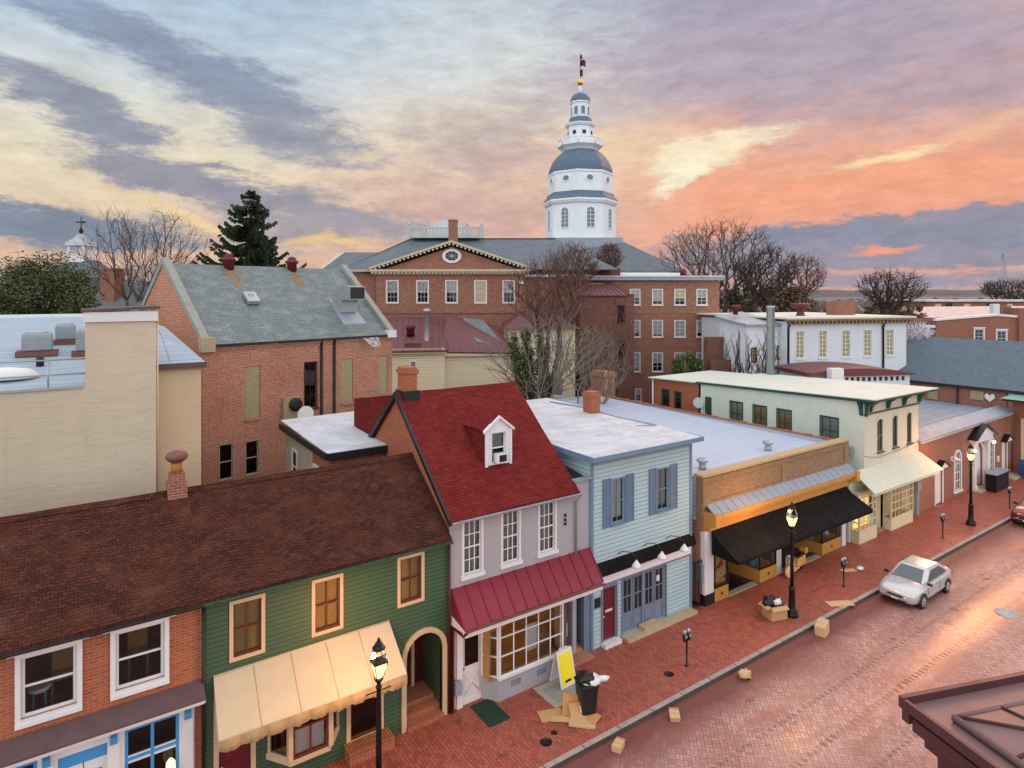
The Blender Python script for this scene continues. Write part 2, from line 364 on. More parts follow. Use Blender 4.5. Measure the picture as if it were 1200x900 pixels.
M['shingle_brown'] = bricks('brown_shingle', (.098, .033, .023), (.050, .021, .017), (.014, .007, .006), bw=.15, bh=.09, mort=.006, rough=1.0, spec=.05, stain=.45, stain_c=(.15, .05, .028), bmp=.8, dark=.3, sc_noise=.9, mottle=.12, mottle_c=(.30, .15, .12))
M['shingle_red'] = bricks('red_shingle', (.21, .026, .022), (.135, .017, .016), (.06, .006, .008), bw=.24, bh=.105, mort=.006, rough=.9, spec=.1, stain=.55, stain_c=(.13, .010, .014), bmp=.7, dark=.2, sc_noise=.8, streak=(.3, (.10, .010, .012)))
M['slate_green'] = bricks('weathered_green_slate', (.165, .20, .20), (.115, .15, .15), (.07, .10, .10), bw=.24, bh=.16, mort=.012, rough=.55, stain=.3, stain_c=(.22, .27, .26), bmp=.8, dark=.15, mottle=.28, mottle_c=(.42, .46, .46), spec=.5, speck=.3, speck_s=7)
M['slate_blue'] = bricks('blue_grey_slate', (.125, .165, .21), (.085, .12, .155), (.05, .07, .09), bw=.24, bh=.14, mort=.01, rough=.7, stain=.2, stain_c=(.16, .2, .24), bmp=.7)
M['slate_grey'] = bricks('grey_slate', (.14, .165, .195), (.10, .125, .15), (.07, .08, .10), bw=.3, bh=.18, mort=.01, rough=.7, stain=.4, stain_c=(.2, .22, .24), bmp=.5)
M['siding_green'] = siding('green_clapboard', (.032, .092, .040), .125, var=.25, dirt=(.06, .08, .045))
M['siding_blue'] = siding('pale_blue_clapboard', (.38, .54, .60), .16, var=.28, dirt=(.36, .42, .42))
M['siding_cream'] = siding('cream_clapboard', (.74, .63, .42), .17, var=.15, dirt=(.60, .51, .35))
M['stucco_grey'] = paint('lavender_grey_stucco', (.39, .372, .405), .8, .12, .9)
M['stucco_tan'] = stucco('tan_stucco', (.61, .505, .38), (.44, .355, .26))
M['stucco_ochre'] = stucco('ochre_stucco', (.66, .49, .31), (.52, .38, .235))
M['white'] = paint('white_paint', (.72, .72, .73), .5, .08)
M['white_wall'] = paint('white_washed_wall', (.66, .68, .72), .7, .1, .6)
M['white_pink'] = paint('warm_white_paint', (.78, .72, .72), .5, .1)
M['cream'] = paint('cream_paint', (.70, .60, .40), .55, .12)
M['trim_tan'] = paint('tan_trim_paint', (.62, .44, .27), .5, .12)
M['mint'] = paint('mint_paint', (.62, .72, .60), .6, .1)
M['green_dk'] = paint('dark_green_trim', (.020, .085, .060), .45, .15)
M['green_door'] = paint('grey_green_door', (.07, .14, .12), .5, .15)
M['blue_trim'] = paint('slate_blue_trim', (.15, .24, .35), .5, .15)
M['blue_bright'] = paint('bright_blue_paint', (.05, .30, .62), .45, .1)
M['blue_grey'] = paint('blue_grey_paint', (.17, .21, .29), .5, .12)
M['black'] = paint('black_paint', (.015, .014, .016), .45, .2)
M['iron'] = paint('black_iron', (.012, .012, .013), .4, .3, metal=.3)
M['maroon'] = paint('maroon_paint', (.14, .012, .022), .45, .15)
M['maroon_dk'] = paint('dark_maroon_paint', (.07, .008, .008), .5, .2)
M['metal_red'] = paint('red_seamed_metal', (.25, .016, .035), .42, .2, 1.1, dirt=(.14, .02, .035), metal=.1)
M['metal_maroon'] = paint('maroon_metal_roof', (.125, .026, .034), .5, .2, .5, dirt=(.17, .08, .085), metal=.1)
M['metal_brown'] = paint('plum_brown_metal', (.20, .115, .115), .5, .12, 1.2, dirt=(.12, .065, .065), metal=.1, bmp=.08)
M['metal_dkbrown'] = paint('dark_plum_metal', (.09, .03, .035), .5, .15, 1.2)
M['purple_lead'] = paint('purple_brown_flashing', (.13, .075, .08), .6, .25, 3)
M['roof_white'] = bricks('white_membrane_roof', (.60, .62, .67), (.55, .575, .62), (.38, .40, .43), bw=9, bh=1.0, mort=.02, rough=.65, stain=.85, stain_c=(.36, .35, .34), bmp=.25, dark=.15, sc_noise=.8, mottle=.7, mottle_c=(.44, .44, .46), msmooth=.5)
M['roof_bluewhite'] = bricks('pale_blue_coated_roof', (.45, .51, .62), (.42, .48, .59), (.30, .35, .44), bw=30, bh=.45, mort=.02, rough=.6, stain=.3, stain_c=(.44, .48, .56), bmp=.3, dark=.04, off=0.0)
M['roof_grey'] = bricks('grey_seamed_roof', (.34, .42, .50), (.30, .38, .46), (.20, .25, .31), bw=30, bh=.5, mort=.025, rough=.5, stain=.5, stain_c=(.42, .46, .50), bmp=.5, dark=.04, off=0.0)
M['roof_dull'] = bricks('dull_blue_seamed_roof', (.22, .28, .35), (.19, .24, .31), (.12, .15, .19), bw=30, bh=.5, mort=.025, rough=.6, stain=.6, stain_c=(.30, .34, .37), bmp=.5, dark=.1, off=0.0, mottle=.3, mottle_c=(.36, .40, .43))
M['roof_cream'] = paint('pale_cream_roof', (.62, .64, .56), .7, .12, .5)
M['metal_cream'] = paint('cream_ribbed_metal', (.70, .68, .56), .45, .1, 1.2, metal=.1)
M['galv'] = paint('galvanised_metal', (.42, .44, .46), .4, .2, 3, metal=.5)
M['galv_dull'] = paint('dull_grey_metal', (.32, .36, .42), .55, .2, 2, metal=.2)
M['rust'] = paint('rusty_metal', (.45, .20, .06), .7, .3, 8, dirt=(.22, .07, .03))
M['rust_top'] = paint('rusty_cowl', (.20, .08, .06), .6, .3, 8)
M['awning_cream'] = paint('cream_canvas', (.58, .45, .30), .85, .1, 2.5, bmp=.3)
M['awning_fold'] = paint('tan_canvas_valance', (.42, .28, .14), .85, .15, 5, bmp=.4)
M['awning_black'] = paint('black_canvas', (.012, .010, .011), .9, .3, 1.5, spec=.12)
M['yellow'] = paint('orange_yellow_paint', (.56, .27, .055), .5, .12)
M['concrete'] = paint('pale_concrete', (.42, .38, .32), .85, .2, 3, bmp=.5)
M['concrete_grey'] = paint('grey_concrete', (.30, .31, .28), .85, .2, 3, bmp=.5)
M['stone'] = paint('tan_stone', (.48, .38, .25), .85, .2, 3, bmp=.4)
M['kerb'] = bricks('granite_kerb', (.40, .36, .32), (.34, .30, .27), (.10, .07, .06), bw=1.4, bh=3, mort=.02, rough=.8, stain=.6, stain_c=(.14, .10, .08), bmp=.3, dark=.3, sc_noise=4)
M['plywood'] = paint('weathered_plywood', (.40, .32, .19), .8, .25, 5)
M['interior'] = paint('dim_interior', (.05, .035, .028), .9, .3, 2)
M['shop_wood'] = paint('warm_shop_wood', (.42, .20, .07), .6, .2, 3)
M['shop_wall'] = paint('ochre_shop_wall', (.50, .26, .09), .8, .15, 2)
M['blind'] = paint('tan_woven_blind', (.50, .32, .11), .9, .25, 9)
M['blind_white'] = paint('white_blind', (.62, .62, .60), .8, .1, 5)
M['shutter_blue'] = paint('blue_shutter_paint', (.13, .21, .31), .55, .15)
M['curtain'] = paint('grey_curtain', (.42, .40, .37), .9, .2, 7)
M['red_frame'] = paint('oxblood_sash', (.16, .03, .02), .5, .2)
M['glass'] = glass(); M['glass_dark'] = glass('dim_glass', (.45, .48, .5), 1.6)
M['warm_lit'] = emit('lit_window_interior', (1.0, .72, .24), 1.1, .65)
M['warm_dim'] = emit('dim_lit_window', (.62, .47, .24), .22, .4)
M['ceil'] = emit('shop_ceiling_lamp', (1.0, .60, .26), 7)
M['flame'] = emit('lantern_glow', (1.0, .62, .22), 9)
M['bulb'] = emit('white_bulb', (1.0, .85, .6), 4)
M['bark'] = paint('grey_brown_bark', (.13, .095, .075), .9, .3, 6, bmp=.5)
M['bark_pale'] = paint('pale_bark', (.26, .215, .17), .9, .3, 6, bmp=.4)
M['bark_red'] = paint('reddish_twigs', (.165, .085, .065), .9, .3, 5)
M['bark_dark'] = paint('dark_twigs', (.07, .05, .045), .9, .3, 5)
def foliage(name, a, b, dead=None):
    m, nt, bs = newmat(name); o = geo(nt); n1 = noi(nt, o, 1.3, 4); n2 = noi(nt, o, 9, 3)
    c = mixc(nt, rmap(nt, n1.outputs['Fac'], .35, .65, 0, 1), a, b); c = mixc(nt, rmap(nt, n2.outputs['Fac'], .5, .75, 0, .6), c, dead or tuple(x * 1.7 for x in b))
    nt.links.new(c, bs.inputs['Base Color']); bs.inputs['Roughness'].default_value = .5; return m
M['leaf_magnolia'] = foliage('glossy_dark_leaves', (.035, .060, .018), (.075, .10, .028), (.17, .14, .04))
M['leaf_spruce'] = foliage('dark_needles', (.018, .032, .016), (.035, .052, .022))
M['leaf_ivy'] = foliage('ivy_leaves', (.045, .065, .022), (.075, .09, .03), (.16, .12, .05))
M['leaf_shrub'] = foliage('bright_green_leaves', (.04, .085, .02), (.07, .12, .03), (.22, .16, .03))
M['leaf_russet'] = foliage('russet_leaves', (.10, .05, .03), (.12, .085, .03), (.22, .11, .04))


# ------------------------------------------------------------------ ground materials
def road_mat():
    m, nt, bs = newmat('wet_red_brick_paving'); g = geo(nt); v = uvn(nt, 1, 1, R(45)); vr = uvn(nt, 1, 1, R(135))
    cols = []
    for vv in (v, vr):
        b = nd(nt, 'ShaderNodeTexBrick'); nt.links.new(vv, b.inputs['Vector']); b.offset = 0
        for k, x in (('Scale', 1), ('Brick Width', .22), ('Row Height', .11), ('Mortar Size', .009), ('Mortar Smooth', .2), ('Bias', -.1)): b.inputs[k].default_value = x
        b.inputs['Color1'].default_value = (.57, .32, .27, 1); b.inputs['Color2'].default_value = (.35, .165, .135, 1); b.inputs['Mortar'].default_value = (.12, .062, .056, 1); cols.append(b)
    ck = nd(nt, 'ShaderNodeTexChecker'); nt.links.new(v, ck.inputs['Vector']); ck.inputs['Scale'].default_value = 1 / .22
    c = mixc(nt, ck.outputs['Fac'], cols[0].outputs['Color'], cols[1].outputs['Color'])
    h = nd(nt, 'ShaderNodeMix'); nt.links.new(ck.outputs['Fac'], h.inputs[0]); nt.links.new(cols[0].outputs['Fac'], h.inputs[2]); nt.links.new(cols[1].outputs['Fac'], h.inputs[3])
    vs_ = uvn(nt, .16, .8); n1 = noi(nt, vs_, 1.0, 6, .62); n2 = noi(nt, g, .55, 7, .7); n3 = noi(nt, g, 20, 2)
    c = mixc(nt, rmap(nt, n1.outputs['Fac'], .50, .62, 0, .65), c, (.30, .10, .075))
    c = mixc(nt, rmap(nt, n2.outputs['Fac'], .44, .7, 0, .5), c, (.50, .33, .30))
    c = mixc(nt, rmap(nt, n3.outputs['Fac'], .3, .8, 0, .3), c, (.12, .05, .045))
    sp_ = noi(nt, g, 1.15, 4, .55); c = mixc(nt, rmap(nt, sp_.outputs['Fac'], .64, .70, 0, .75), c, (.14, .045, .036))
    lg = noi(nt, g, .22, 3, .5); c = mixc(nt, rmap(nt, lg.outputs['Fac'], .42, .62, 0, .4), c, (.22, .085, .07))
    # rows of upright bricks along the lanes, and the damp red gutter
    sp = nd(nt, 'ShaderNodeSeparateXYZ'); nt.links.new(g, sp.inputs[0]); X, Y = sp.outputs[0], sp.outputs[1]
    def op(o, a, b=0.0):
        x = nd(nt, 'ShaderNodeMath', operation=o)
        for s, q in zip(x.inputs, (a, b)):
            if isinstance(q, (int, float)): s.default_value = q
            else: nt.links.new(q, s)
        return x.outputs[0]
    nw = noi(nt, g, .8, 3)
    for y0, st, w in ((9.93, 1.0, .10), (11.15, .5, .07), (8.6, .5, .06), (7.2, .6, .08)):
        dy = op('ABSOLUTE', op('SUBTRACT', op('ADD', Y, op('MULTIPLY', op('SUBTRACT', nw.outputs['Fac'], .5), .16)), y0))
        band = op('LESS_THAN', dy, w); teeth = op('GREATER_THAN', op('SINE', op('MULTIPLY', op('ADD', X, op('MULTIPLY', nw.outputs['Fac'], .5)), 24)), .1)
        br = rmap(nt, noi(nt, g, .35, 3).outputs['Fac'], .42, .55, .35, st)
        c = mixc(nt, op('MULTIPLY', op('MULTIPLY', band, teeth), br), c, (.05, .03, .03))
    gut = rmap(nt, op('ADD', Y, op('MULTIPLY', op('SUBTRACT', n2.outputs['Fac'], .5), 1.8)), 12.0, 13.1, 0, .95)
    c = mixc(nt, gut, c, (.15, .040, .034))
    nt.links.new(c, bs.inputs['Base Color']); bs.inputs['Specular IOR Level'].default_value = .5
    trk = rmap(nt, op('ADD', op('ABSOLUTE', op('SUBTRACT', Y, 10.2)), op('MULTIPLY', n2.outputs['Fac'], 1.3)), .9, 1.7, 1, 0)   # the polished wet wheel track
    rr = rmap(nt, op('MAXIMUM', rmap(nt, n1.outputs['Fac'], .5, .66, 0, .7), trk), 0, 1, .62, .29); nt.links.new(rr, bs.inputs['Roughness'])
    pb = bump(nt, bs, rmap(nt, h.outputs[0], 0, 1, 1, 0), .35, .008); bump(nt, bs, n3.outputs['Fac'], .12, .006, pb); return m
def walk_mat():
    m, nt, bs = newmat('red_brick_sidewalk'); g = geo(nt); v = uvn(nt, 1, 1, R(90))
    b = nd(nt, 'ShaderNodeTexBrick'); nt.links.new(v, b.inputs['Vector'])
    for k, x in (('Scale', 1), ('Brick Width', .22), ('Row Height', .11), ('Mortar Size', .008), ('Mortar Smooth', .2), ('Bias', -.25)): b.inputs[k].default_value = x
    b.inputs['Color1'].default_value = (.42, .095, .052, 1); b.inputs['Color2'].default_value = (.23, .055, .042, 1); b.inputs['Mortar'].default_value = (.10, .04, .035, 1)
    n1 = noi(nt, g, .9, 6, .65); n2 = noi(nt, g, 18, 2); n4 = noi(nt, g, 2.6, 3, .6)
    c = mixc(nt, rmap(nt, n1.outputs['Fac'], .5, .7, 0, .4), b.outputs['Color'], (.40, .15, .10))
    c = mixc(nt, rmap(nt, n4.outputs['Fac'], .6, .72, 0, .75), c, (.13, .035, .028))
    c = mixc(nt, rmap(nt, n2.outputs['Fac'], .4, .8, 0, .35), c, (.10, .035, .03))
    nt.links.new(c, bs.inputs['Base Color']); nt.links.new(rmap(nt, n1.outputs['Fac'], .4, .65, .62, .42), bs.inputs['Roughness'])
    pb = bump(nt, bs, rmap(nt, b.outputs['Fac'], 0, 1, 1, 0), .4, .006); bump(nt, bs, n2.outputs['Fac'], .12, .006, pb); return m
M['kerb_face'] = paint('dark_kerb_face', (.10, .075, .065), .8, .3, 2)  # shade and dirt of the kerb front, both put into the colour
M['road'] = road_mat(); M['walk'] = walk_mat()
M['soil'] = paint('dull_town_ground', (.085, .075, .065), .95, .3, .05, dirt=(.05, .05, .04))
M['hill'] = paint('hazed_wooded_ridge', (.075, .085, .095), .95, .3, .004)  # bluish haze of distance put into the ridge colour
M['water'] = paint('river_water', (.10, .13, .17), .75, .05, .01, bmp=0, spec=.1)

# ------------------------------------------------------------------ ground
HC = atD(640, 345, 112)                       # the hill under the domed building
def terr(x, y):
    d = math.hypot(x - HC.x, y - HC.y); return -.45 + 7.5 * math.exp(-(d / 42) ** 2) if d < 90 else -.45
mb = MB(); xs = [-5000, -2500, -1200, -600, -300, -150] + list(range(-100, 241, 10)) + [300, 450, 700, 1200, 2500, 5000, 9000]
ys = [-600, -200, -60] + list(range(-20, 241, 10)) + [300, 450, 700, 1200, 2500, 5000, 9000]
mb.add([(x, y, terr(x, y)) for y in ys for x in xs], [(j * len(xs) + i, j * len(xs) + i + 1, (j + 1) * len(xs) + i + 1, (j + 1) * len(xs) + i) for j in range(len(ys) - 1) for i in range(len(xs) - 1)], True)
struct('ground', mb, M['soil'])
struct('road', MB().box(-60, 150, 1.5, 13.593, -.150, -.13), M['road'])
struct('sidewalk', MB().box(-60, 150, 13.78, 17.32, -.3, 0), M['walk'])
struct('sidewalk', MB().box(-60, 150, -6, 1.3, -.3, 0), M['walk'])
struct('kerb', MB().box(-60, 150, 13.60, 13.775, -.3, .012), M['kerb'])
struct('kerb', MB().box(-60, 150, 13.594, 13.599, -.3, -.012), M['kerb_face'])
# river and far wooded shore seen over the roofs on the right
def arc(d0, d1, x0, x1, z0, z1, n=24, jit=0.0, sd=1):
    rnd = random.Random(sd); m = MB(); vs = []
    for i in range(n + 1):
        x = x0 + (x1 - x0) * i / n; v = ray(x, HOR); a = v * d0; b = v * d1; k = 1 + jit * (rnd.random() - .5)
        vs += [(a.x, a.y, z0), (b.x, b.y, z1 * k), (b.x * 1.3, b.y * 1.3, z0)]
    fs = []
    for i in range(n): fs += [(3 * i, 3 * i + 3, 3 * i + 4, 3 * i + 1), (3 * i + 1, 3 * i + 4, 3 * i + 5, 3 * i + 2)]
    return m.add(vs, fs)
w = MB()
for i in range(16):
    a, b = 850 + i * 50, 900 + i * 50; p, q = ray(a, HOR), ray(b, HOR)
    w.quad((p.x * 700, p.y * 700, -.1), (q.x * 700, q.y * 700, -.1), (q.x * 3500, q.y * 3500, -.1), (p.x * 3500, p.y * 3500, -.1))
struct('river', w, M['water'])
struct('hills', arc(3400, 4200, -500, 2200, -1, 42, 90, .35), M['hill'])
struct('hills', arc(2200, 2500, -300, 960, -1, 24, 60, .5, 5), M['hill'])

# ------------------------------------------------------------------ building elements
def wall(mb, pl, u0, u1, z0, z1, holes=(), depth=.16):
    us = sorted({u0, u1, *[h[0] for h in holes], *[h[1] for h in holes]}); zs = sorted({z0, z1, *[h[2] for h in holes], *[h[3] for h in holes]})
    for a, b in zip(us, us[1:]):
        for c, d in zip(zs, zs[1:]):
            cu, cz = (a + b) / 2, (c + d) / 2
            if any(h[0] < cu < h[1] and h[2] < cz < h[3] for h in holes): continue
            mb.quad(pl.p(a, c), pl.p(b, c), pl.p(b, d), pl.p(a, d))
    for h in holes:
        a, b, c, d = h[:4]; rise = h[4] if len(h) > 4 else 0
        ring = [(a, c), (b, c)] + arch_pts(a, b, d, rise)
        for p, q in zip(ring, ring[1:] + ring[:1]): mb.quad(pl.p(*p), pl.p(*q), pl.p(*q, -depth), pl.p(*p, -depth))
        if rise:
            ap = arch_pts(a, b, d, rise)
            for p, q in zip(ap, ap[1:]):
                mb.quad(pl.p(p[0], p[1]), pl.p(q[0], q[1]), pl.p(q[0], d + .001), pl.p(p[0], d + .001))
def arch_pts(a, b, top, rise, n=10):
    """points from (b, spring) over the crown to (a, spring)"""
    if not rise: return [(b, top), (a, top)]
    m, hw = (a + b) / 2, (b - a) / 2
    return [(m + hw * math.cos(math.pi * i / n), top - rise + rise * math.sin(math.pi * i / n)) for i in range(n + 1)]
def ring(mb, pl, a, b, c, d, w, n0, n1, rise=0, bottom=True):
    """a frame of width w OUTSIDE the rectangle a..b, c..d (arched head when rise)"""
    if not rise:
        pl.box(mb, a - w, a, c - (w if bottom else 0), d + w, n0, n1); pl.box(mb, b, b + w, c - (w if bottom else 0), d + w, n0, n1)
        pl.box(mb, a, b, d, d + w, n0, n1)
        if bottom: pl.box(mb, a, b, c - w, c, n0, n1)
        return
    pl.box(mb, a - w, a, c, d - rise, n0, n1); pl.box(mb, b, b + w, c, d - rise, n0, n1)
    if bottom: pl.box(mb, a - w, b + w, c - w, c - .002, n0, n1)
    i = arch_pts(a, b, d, rise); o = arch_pts(a - w, b + w, d + w, rise + w)
    for k in range(len(i) - 1):
        P = [i[k], i[k + 1], o[k + 1], o[k]]
        mb.hexa([pl.p(*q, n1) for q in P] + [pl.p(*q, n0) for q in P])
def window(par, pl, a, b, c, d, mat, cols=2, rows=2, cas=.1, sash=None, blind=None, bfrac=1.0, sill=0.0, head=0.0, rise=0, proud=.035, sw=.05, mw=.022, mid=True, gl='glass', name='window', rec=.06, bdepth=.09, label=None):
    mb = MB()
    if cas: ring(mb, pl, a, b, c, d, cas, -.01, proud, rise, bottom=not sill)
    if sill: pl.box(mb, a - cas - .04, b + cas + .04, c - sill, c - .002, -.01, proud + .06)
    if head: pl.box(mb, a - cas - .06, b + cas + .06, d + (cas if not rise else .02), d + cas + head, -.01, proud + .05)
    sm = mb if sash is None else MB(); i = sw
    n0, n1 = -rec - .04, -rec
    ring(sm, pl, a + i, b - i, c + i, d - i, i, n0, n1, rise)
    for k in range(1, cols): u = a + i + (b - a - 2 * i) * k / cols; pl.box(sm, u - mw / 2, u + mw / 2, c + i, d - i - rise * .25, n0 + .004, n1 - .004)
    R_ = rows * 2 if mid else rows
    for k in range(1, R_):
        z = c + i + (d - c - 2 * i - (rise * .4)) * k / R_; w_ = .045 if mid and k == rows else mw
        pl.box(sm, a + i, b - i, z - w_ / 2, z + w_ / 2, n0 + .002, n1 - .002 + (.01 if w_ > .03 else 0))
    if len(mb.v): w = part(name, mb, mat, par)
    else: w = part(name, sm, mat if sash is None else sash, par); sash = None; sm = mb
    if label: w['label'] = label
    if sash is not None and len(sm.v): part('sash', sm, sash, w)
    top = arch_pts(a, b, d, rise)
    part('pane', MB().poly([pl.p(a, c, -rec - .02), pl.p(b, c, -rec - .02)] + [pl.p(u, z, -rec - .02) for u, z in top]), M[gl], w)
    if blind is not None:
        bd = rec + bdepth; zc = d - (d - c) * bfrac
        part('blind', MB().quad(pl.p(a - .02, zc, -bd), pl.p(b + .02, zc, -bd), pl.p(b + .02, d + .02, -bd), pl.p(a - .02, d + .02, -bd)), blind, w)
    return w
def door(par, pl, a, b, c, d, mat, cas=.1, cmat=None, glassy=None, handle=True, rec=.08, panels=((.12, .88, .08, .45), (.12, .88, .52, .92)), label=None, hm='galv', transom=0.0, rise=0):
    w = b - a; h = d - c - transom; mb = MB(); g = []
    pl.box(mb, a, b, c, c + h, -rec - .05, -rec)
    for (x0, x1, y0, y1) in panels:
        X0, X1, Y0, Y1 = a + w * x0, a + w * x1, c + h * y0, c + h * y1
        ring(mb, pl, X0 + .03, X1 - .03, Y0 + .03, Y1 - .03, .03, -rec, -rec + .014)
    o = part('door', mb, mat, par)
    if label: o['label'] = label
    if glassy: X0, X1, Y0, Y1 = a + w * glassy[0], a + w * glassy[1], c + h * glassy[2], c + h * glassy[3]; part('pane', pl.box(MB(), X0, X1, Y0, Y1, -rec + .001, -rec + .006), M['glass_dark'] if len(glassy) < 5 else glassy[4], o)
    if handle: z = c + h * .46; part('handle', MB().ball(pl.p(a + w * .1, z, -rec + .05), .035, 8), M[hm], o)
    if cmat: fr = MB(); ring(fr, pl, a, b, c, d, cas, -.01, .04, rise, bottom=False); part('door_frame', fr, cmat, par)
    if transom: part('transom_pane', pl.box(MB(), a, b, c + h + .04, d, -rec - .03, -rec - .01), M['glass_dark'], par)
    return o
def seams(mb, a, b, c, d, n, h=.04, w=.03, t=.05):
    """seamed sheet roof: a,b along the lower edge, c,d along the upper (b below c)"""
    a, b, c, d = map(Vector, (a, b, c, d)); mb.slab([a, b, c, d], t); nn = (b - a).cross(d - a).normalized()
    if nn.z < 0: nn = -nn
    for i in range(n + 1):
        p = a.lerp(b, i / n); q = d.lerp(c, i / n); u = (b - a).normalized() * w / 2
        mb.hexa([p - u, p + u, q + u, q - u, p - u + nn * h, p + u + nn * h, q + u + nn * h, q - u + nn * h])
def gutter(par, x0, x1, y, z, mat, r=.06, name='gutter'):
    mb = MB(); n = 6
    for i in range(n):
        a0, a1 = math.pi + math.pi * i / n, math.pi + math.pi * (i + 1) / n
        f = lambda a, rr: (y + rr * math.cos(a), z + rr * math.sin(a))
        (p, q), (s, t), (p2, q2), (s2, t2) = f(a0, r), f(a1, r), f(a0, r * .8), f(a1, r * .8)
        mb.hexa([(x0, p, q), (x1, p, q), (x1, s, t), (x0, s, t), (x0, p2, q2), (x1, p2, q2), (x1, s2, t2), (x0, s2, t2)])
    k = x0 + .3
    while k < x1: mb.box(k - .012, k + .012, y - r, y + r + .02, z - .002, z + .012); k += .9
    return part(name, mb, mat, par)
def pipe(par, pts, mat, r=.045, name='downpipe'): return part(name, MB().tube(pts, r, 8), mat, par)
def chimney(par, x0, x1, y0, y1, z0, z1, mat, cap=True, name='chimney', pots=0):
    mb = MB().box(x0, x1, y0, y1, z0, z1)
    if cap: mb.box(x0 - .05, x1 + .05, y0 - .05, y1 + .05, z1 - .22, z1 - .08)
    o = part(name, mb, mat, par)
    if pots: part('chimney_pot', MB().lathe([(.13, z1 - .01), (.15, z1 + .04), (.11, z1 + .3), (.14, z1 + .34), (.12, z1 + .36)], ((x0 + x1) / 2, (y0 + y1) / 2, 0), 10), M['rust'], o)
    return o
FY = 17.2
FR = PL((0, FY, 0), (1, 0, 0), (0, -1, 0))     # the street front plane, u = X
def fr(y): return PL((0, y, 0), (1, 0, 0), (0, -1, 0))
def shell(mb, x0, x1, y0, y1, z0, zt, front=False):
    """left, right and rear walls of a flat-topped building"""
    mb.box(x0, x0 + .18, y0 + .002, y1, z0, zt); mb.box(x1 - .18, x1, y0 + .002, y1, z0, zt); mb.box(x0 + .18, x1 - .18, y1 - .18, y1, z0, zt)

def grid_roof(mb, a, b, c, d, nx, ny, amp=.03, t=.12):
    a, b, c, d = map(Vector, (a, b, c, d)); base = len(mb.v); vs = []
    def P(i, j, dz):
        p = a.lerp(b, i / nx).lerp(d.lerp(c, i / nx), j / ny); return p + Vector((0, 0, dz + amp * noise.noise(Vector((p.x * .55, p.y * .6, 1.3)))))
    for dz in (0, -t): vs += [P(i, j, dz) for j in range(ny + 1) for i in range(nx + 1)]
    W = nx + 1; K = W * (ny + 1); fs = []
    for j in range(ny):
        for i in range(nx):
            q = (j * W + i, j * W + i + 1, (j + 1) * W + i + 1, (j + 1) * W + i); fs += [q, tuple(k + K for k in reversed(q))]
    for i in range(nx): fs += [(i, i + K, i + 1 + K, i + 1), (ny * W + i, ny * W + i + 1, ny * W + i + 1 + K, ny * W + i + K)]
    for j in range(ny): fs += [(j * W, (j + 1) * W, (j + 1) * W + K, j * W + K), (j * W + nx, j * W + nx + K, (j + 1) * W + nx + K, (j + 1) * W + nx)]
    mb.add(vs, fs)
def room(par, x0, x1, y0, y1, z0, z1, mat, lamp=True, name='room', lmat='ceil', lw=.5):
    mb = MB(); mb.quad((x0, y0, z0), (x1, y0, z0), (x1, y1, z0), (x0, y1, z0)); mb.quad((x0, y1, z0), (x1, y1, z0), (x1, y1, z1), (x0, y1, z1))
    mb.quad((x0, y0, z0), (x0, y1, z0), (x0, y1, z1), (x0, y0, z1)); mb.quad((x1, y0, z0), (x1, y1, z0), (x1, y1, z1), (x1, y0, z1)); mb.quad((x0, y0, z1), (x1, y0, z1), (x1, y1, z1), (x0, y1, z1))
    o = part(name, mb, mat, par)
    if lamp:
        cx, cy = (x0 + x1) / 2, y0 + (y1 - y0) * .55
        part('ceiling_lamp', MB().box(cx - lw, cx + lw, cy - .12, cy + .12, z1 - .06, z1 - .02), M[lmat], o)
    return o

# ================================================================== 1 brick shop (far left of the street front)
T = thing('brick_shop', 'orange brick shop with white upper windows above a blue and white shopfront', 'building', (-8, FY, 0))
wb = MB(); ups = [(-5.1, -4.05, 3.80, 5.14), (-2.95, -1.95, 3.8, 5.14), (-1.07, -.07, 3.80, 5.14), (.66, 1.66, 3.80, 5.14)]
wall(wb, FR, -8, 2.47, 3.05, 5.58, ups); wall(wb, FR, 2.31, 2.47, 0, 3.05); shell(wb, -8, 2.47, FY, 22.4, 0, 5.5)
part('wall', wb, M['brick_red'], T)
for a, b, c, d in ups:
    w = window(T, FR, a, b, c, d, M['white'], cols=1, rows=1, cas=.10, sill=.0, proud=.05, sw=.07, mid=True, rec=.05)
    lm = MB(); FR.box(lm, a - .24, b + .24, d + .105, d + .27, -.01, .12); part('lintel', lm, M['white'], w)
    part('sill', FR.box(MB(), a - .10, b + .10, c - .16, c - .101, -.01, .09), M['white'], w)
co = MB().hexa([(-8, 16.72, 3.17), (2.5, 16.72, 3.17), (2.5, 17.21, 3.20), (-8, 17.21, 3.20), (-8, 16.72, 3.22), (2.5, 16.72, 3.22), (2.5, 17.21, 3.47), (-8, 17.21, 3.47)])
part('shop_cornice', co, M['purple_lead'], T)
cw = MB(); cw.box(-8, 2.5, 16.78, 17.2, 3.08, 3.168); cw.box(-8, 2.48, 16.88, 17.2, 3.0, 3.078); cw.box(-8, 2.46, 17.0, 17.2, 2.93, 2.998)
part('moulding', cw, M['white'], T)
sf = MB(); P1 = fr(17.12); holes = [(.84, 1.97, .75, 2.85), (-.42, .52, 0, 2.72), (-1.95, -.78, .75, 2.85)]
wall(sf, P1, -8, 2.30, 0, 2.93, holes, .14)
for x in (.62, -.62, 2.14, -2.1): P1.box(sf, x - .12, x + .12, 0, 2.93, 0, .07)
part('shopfront', sf, M['white'], T)
for x in (.62, -.62, 2.14, -2.1):
    k = MB(); k.prism([(x - .07, 17.05, 2.92), (x - .07, 16.86, 2.92), (x - .07, 16.92, 2.74), (x - .07, 17.05, 2.66)], (.14, 0, 0)); part('bracket', k, M['blue_bright'], T)
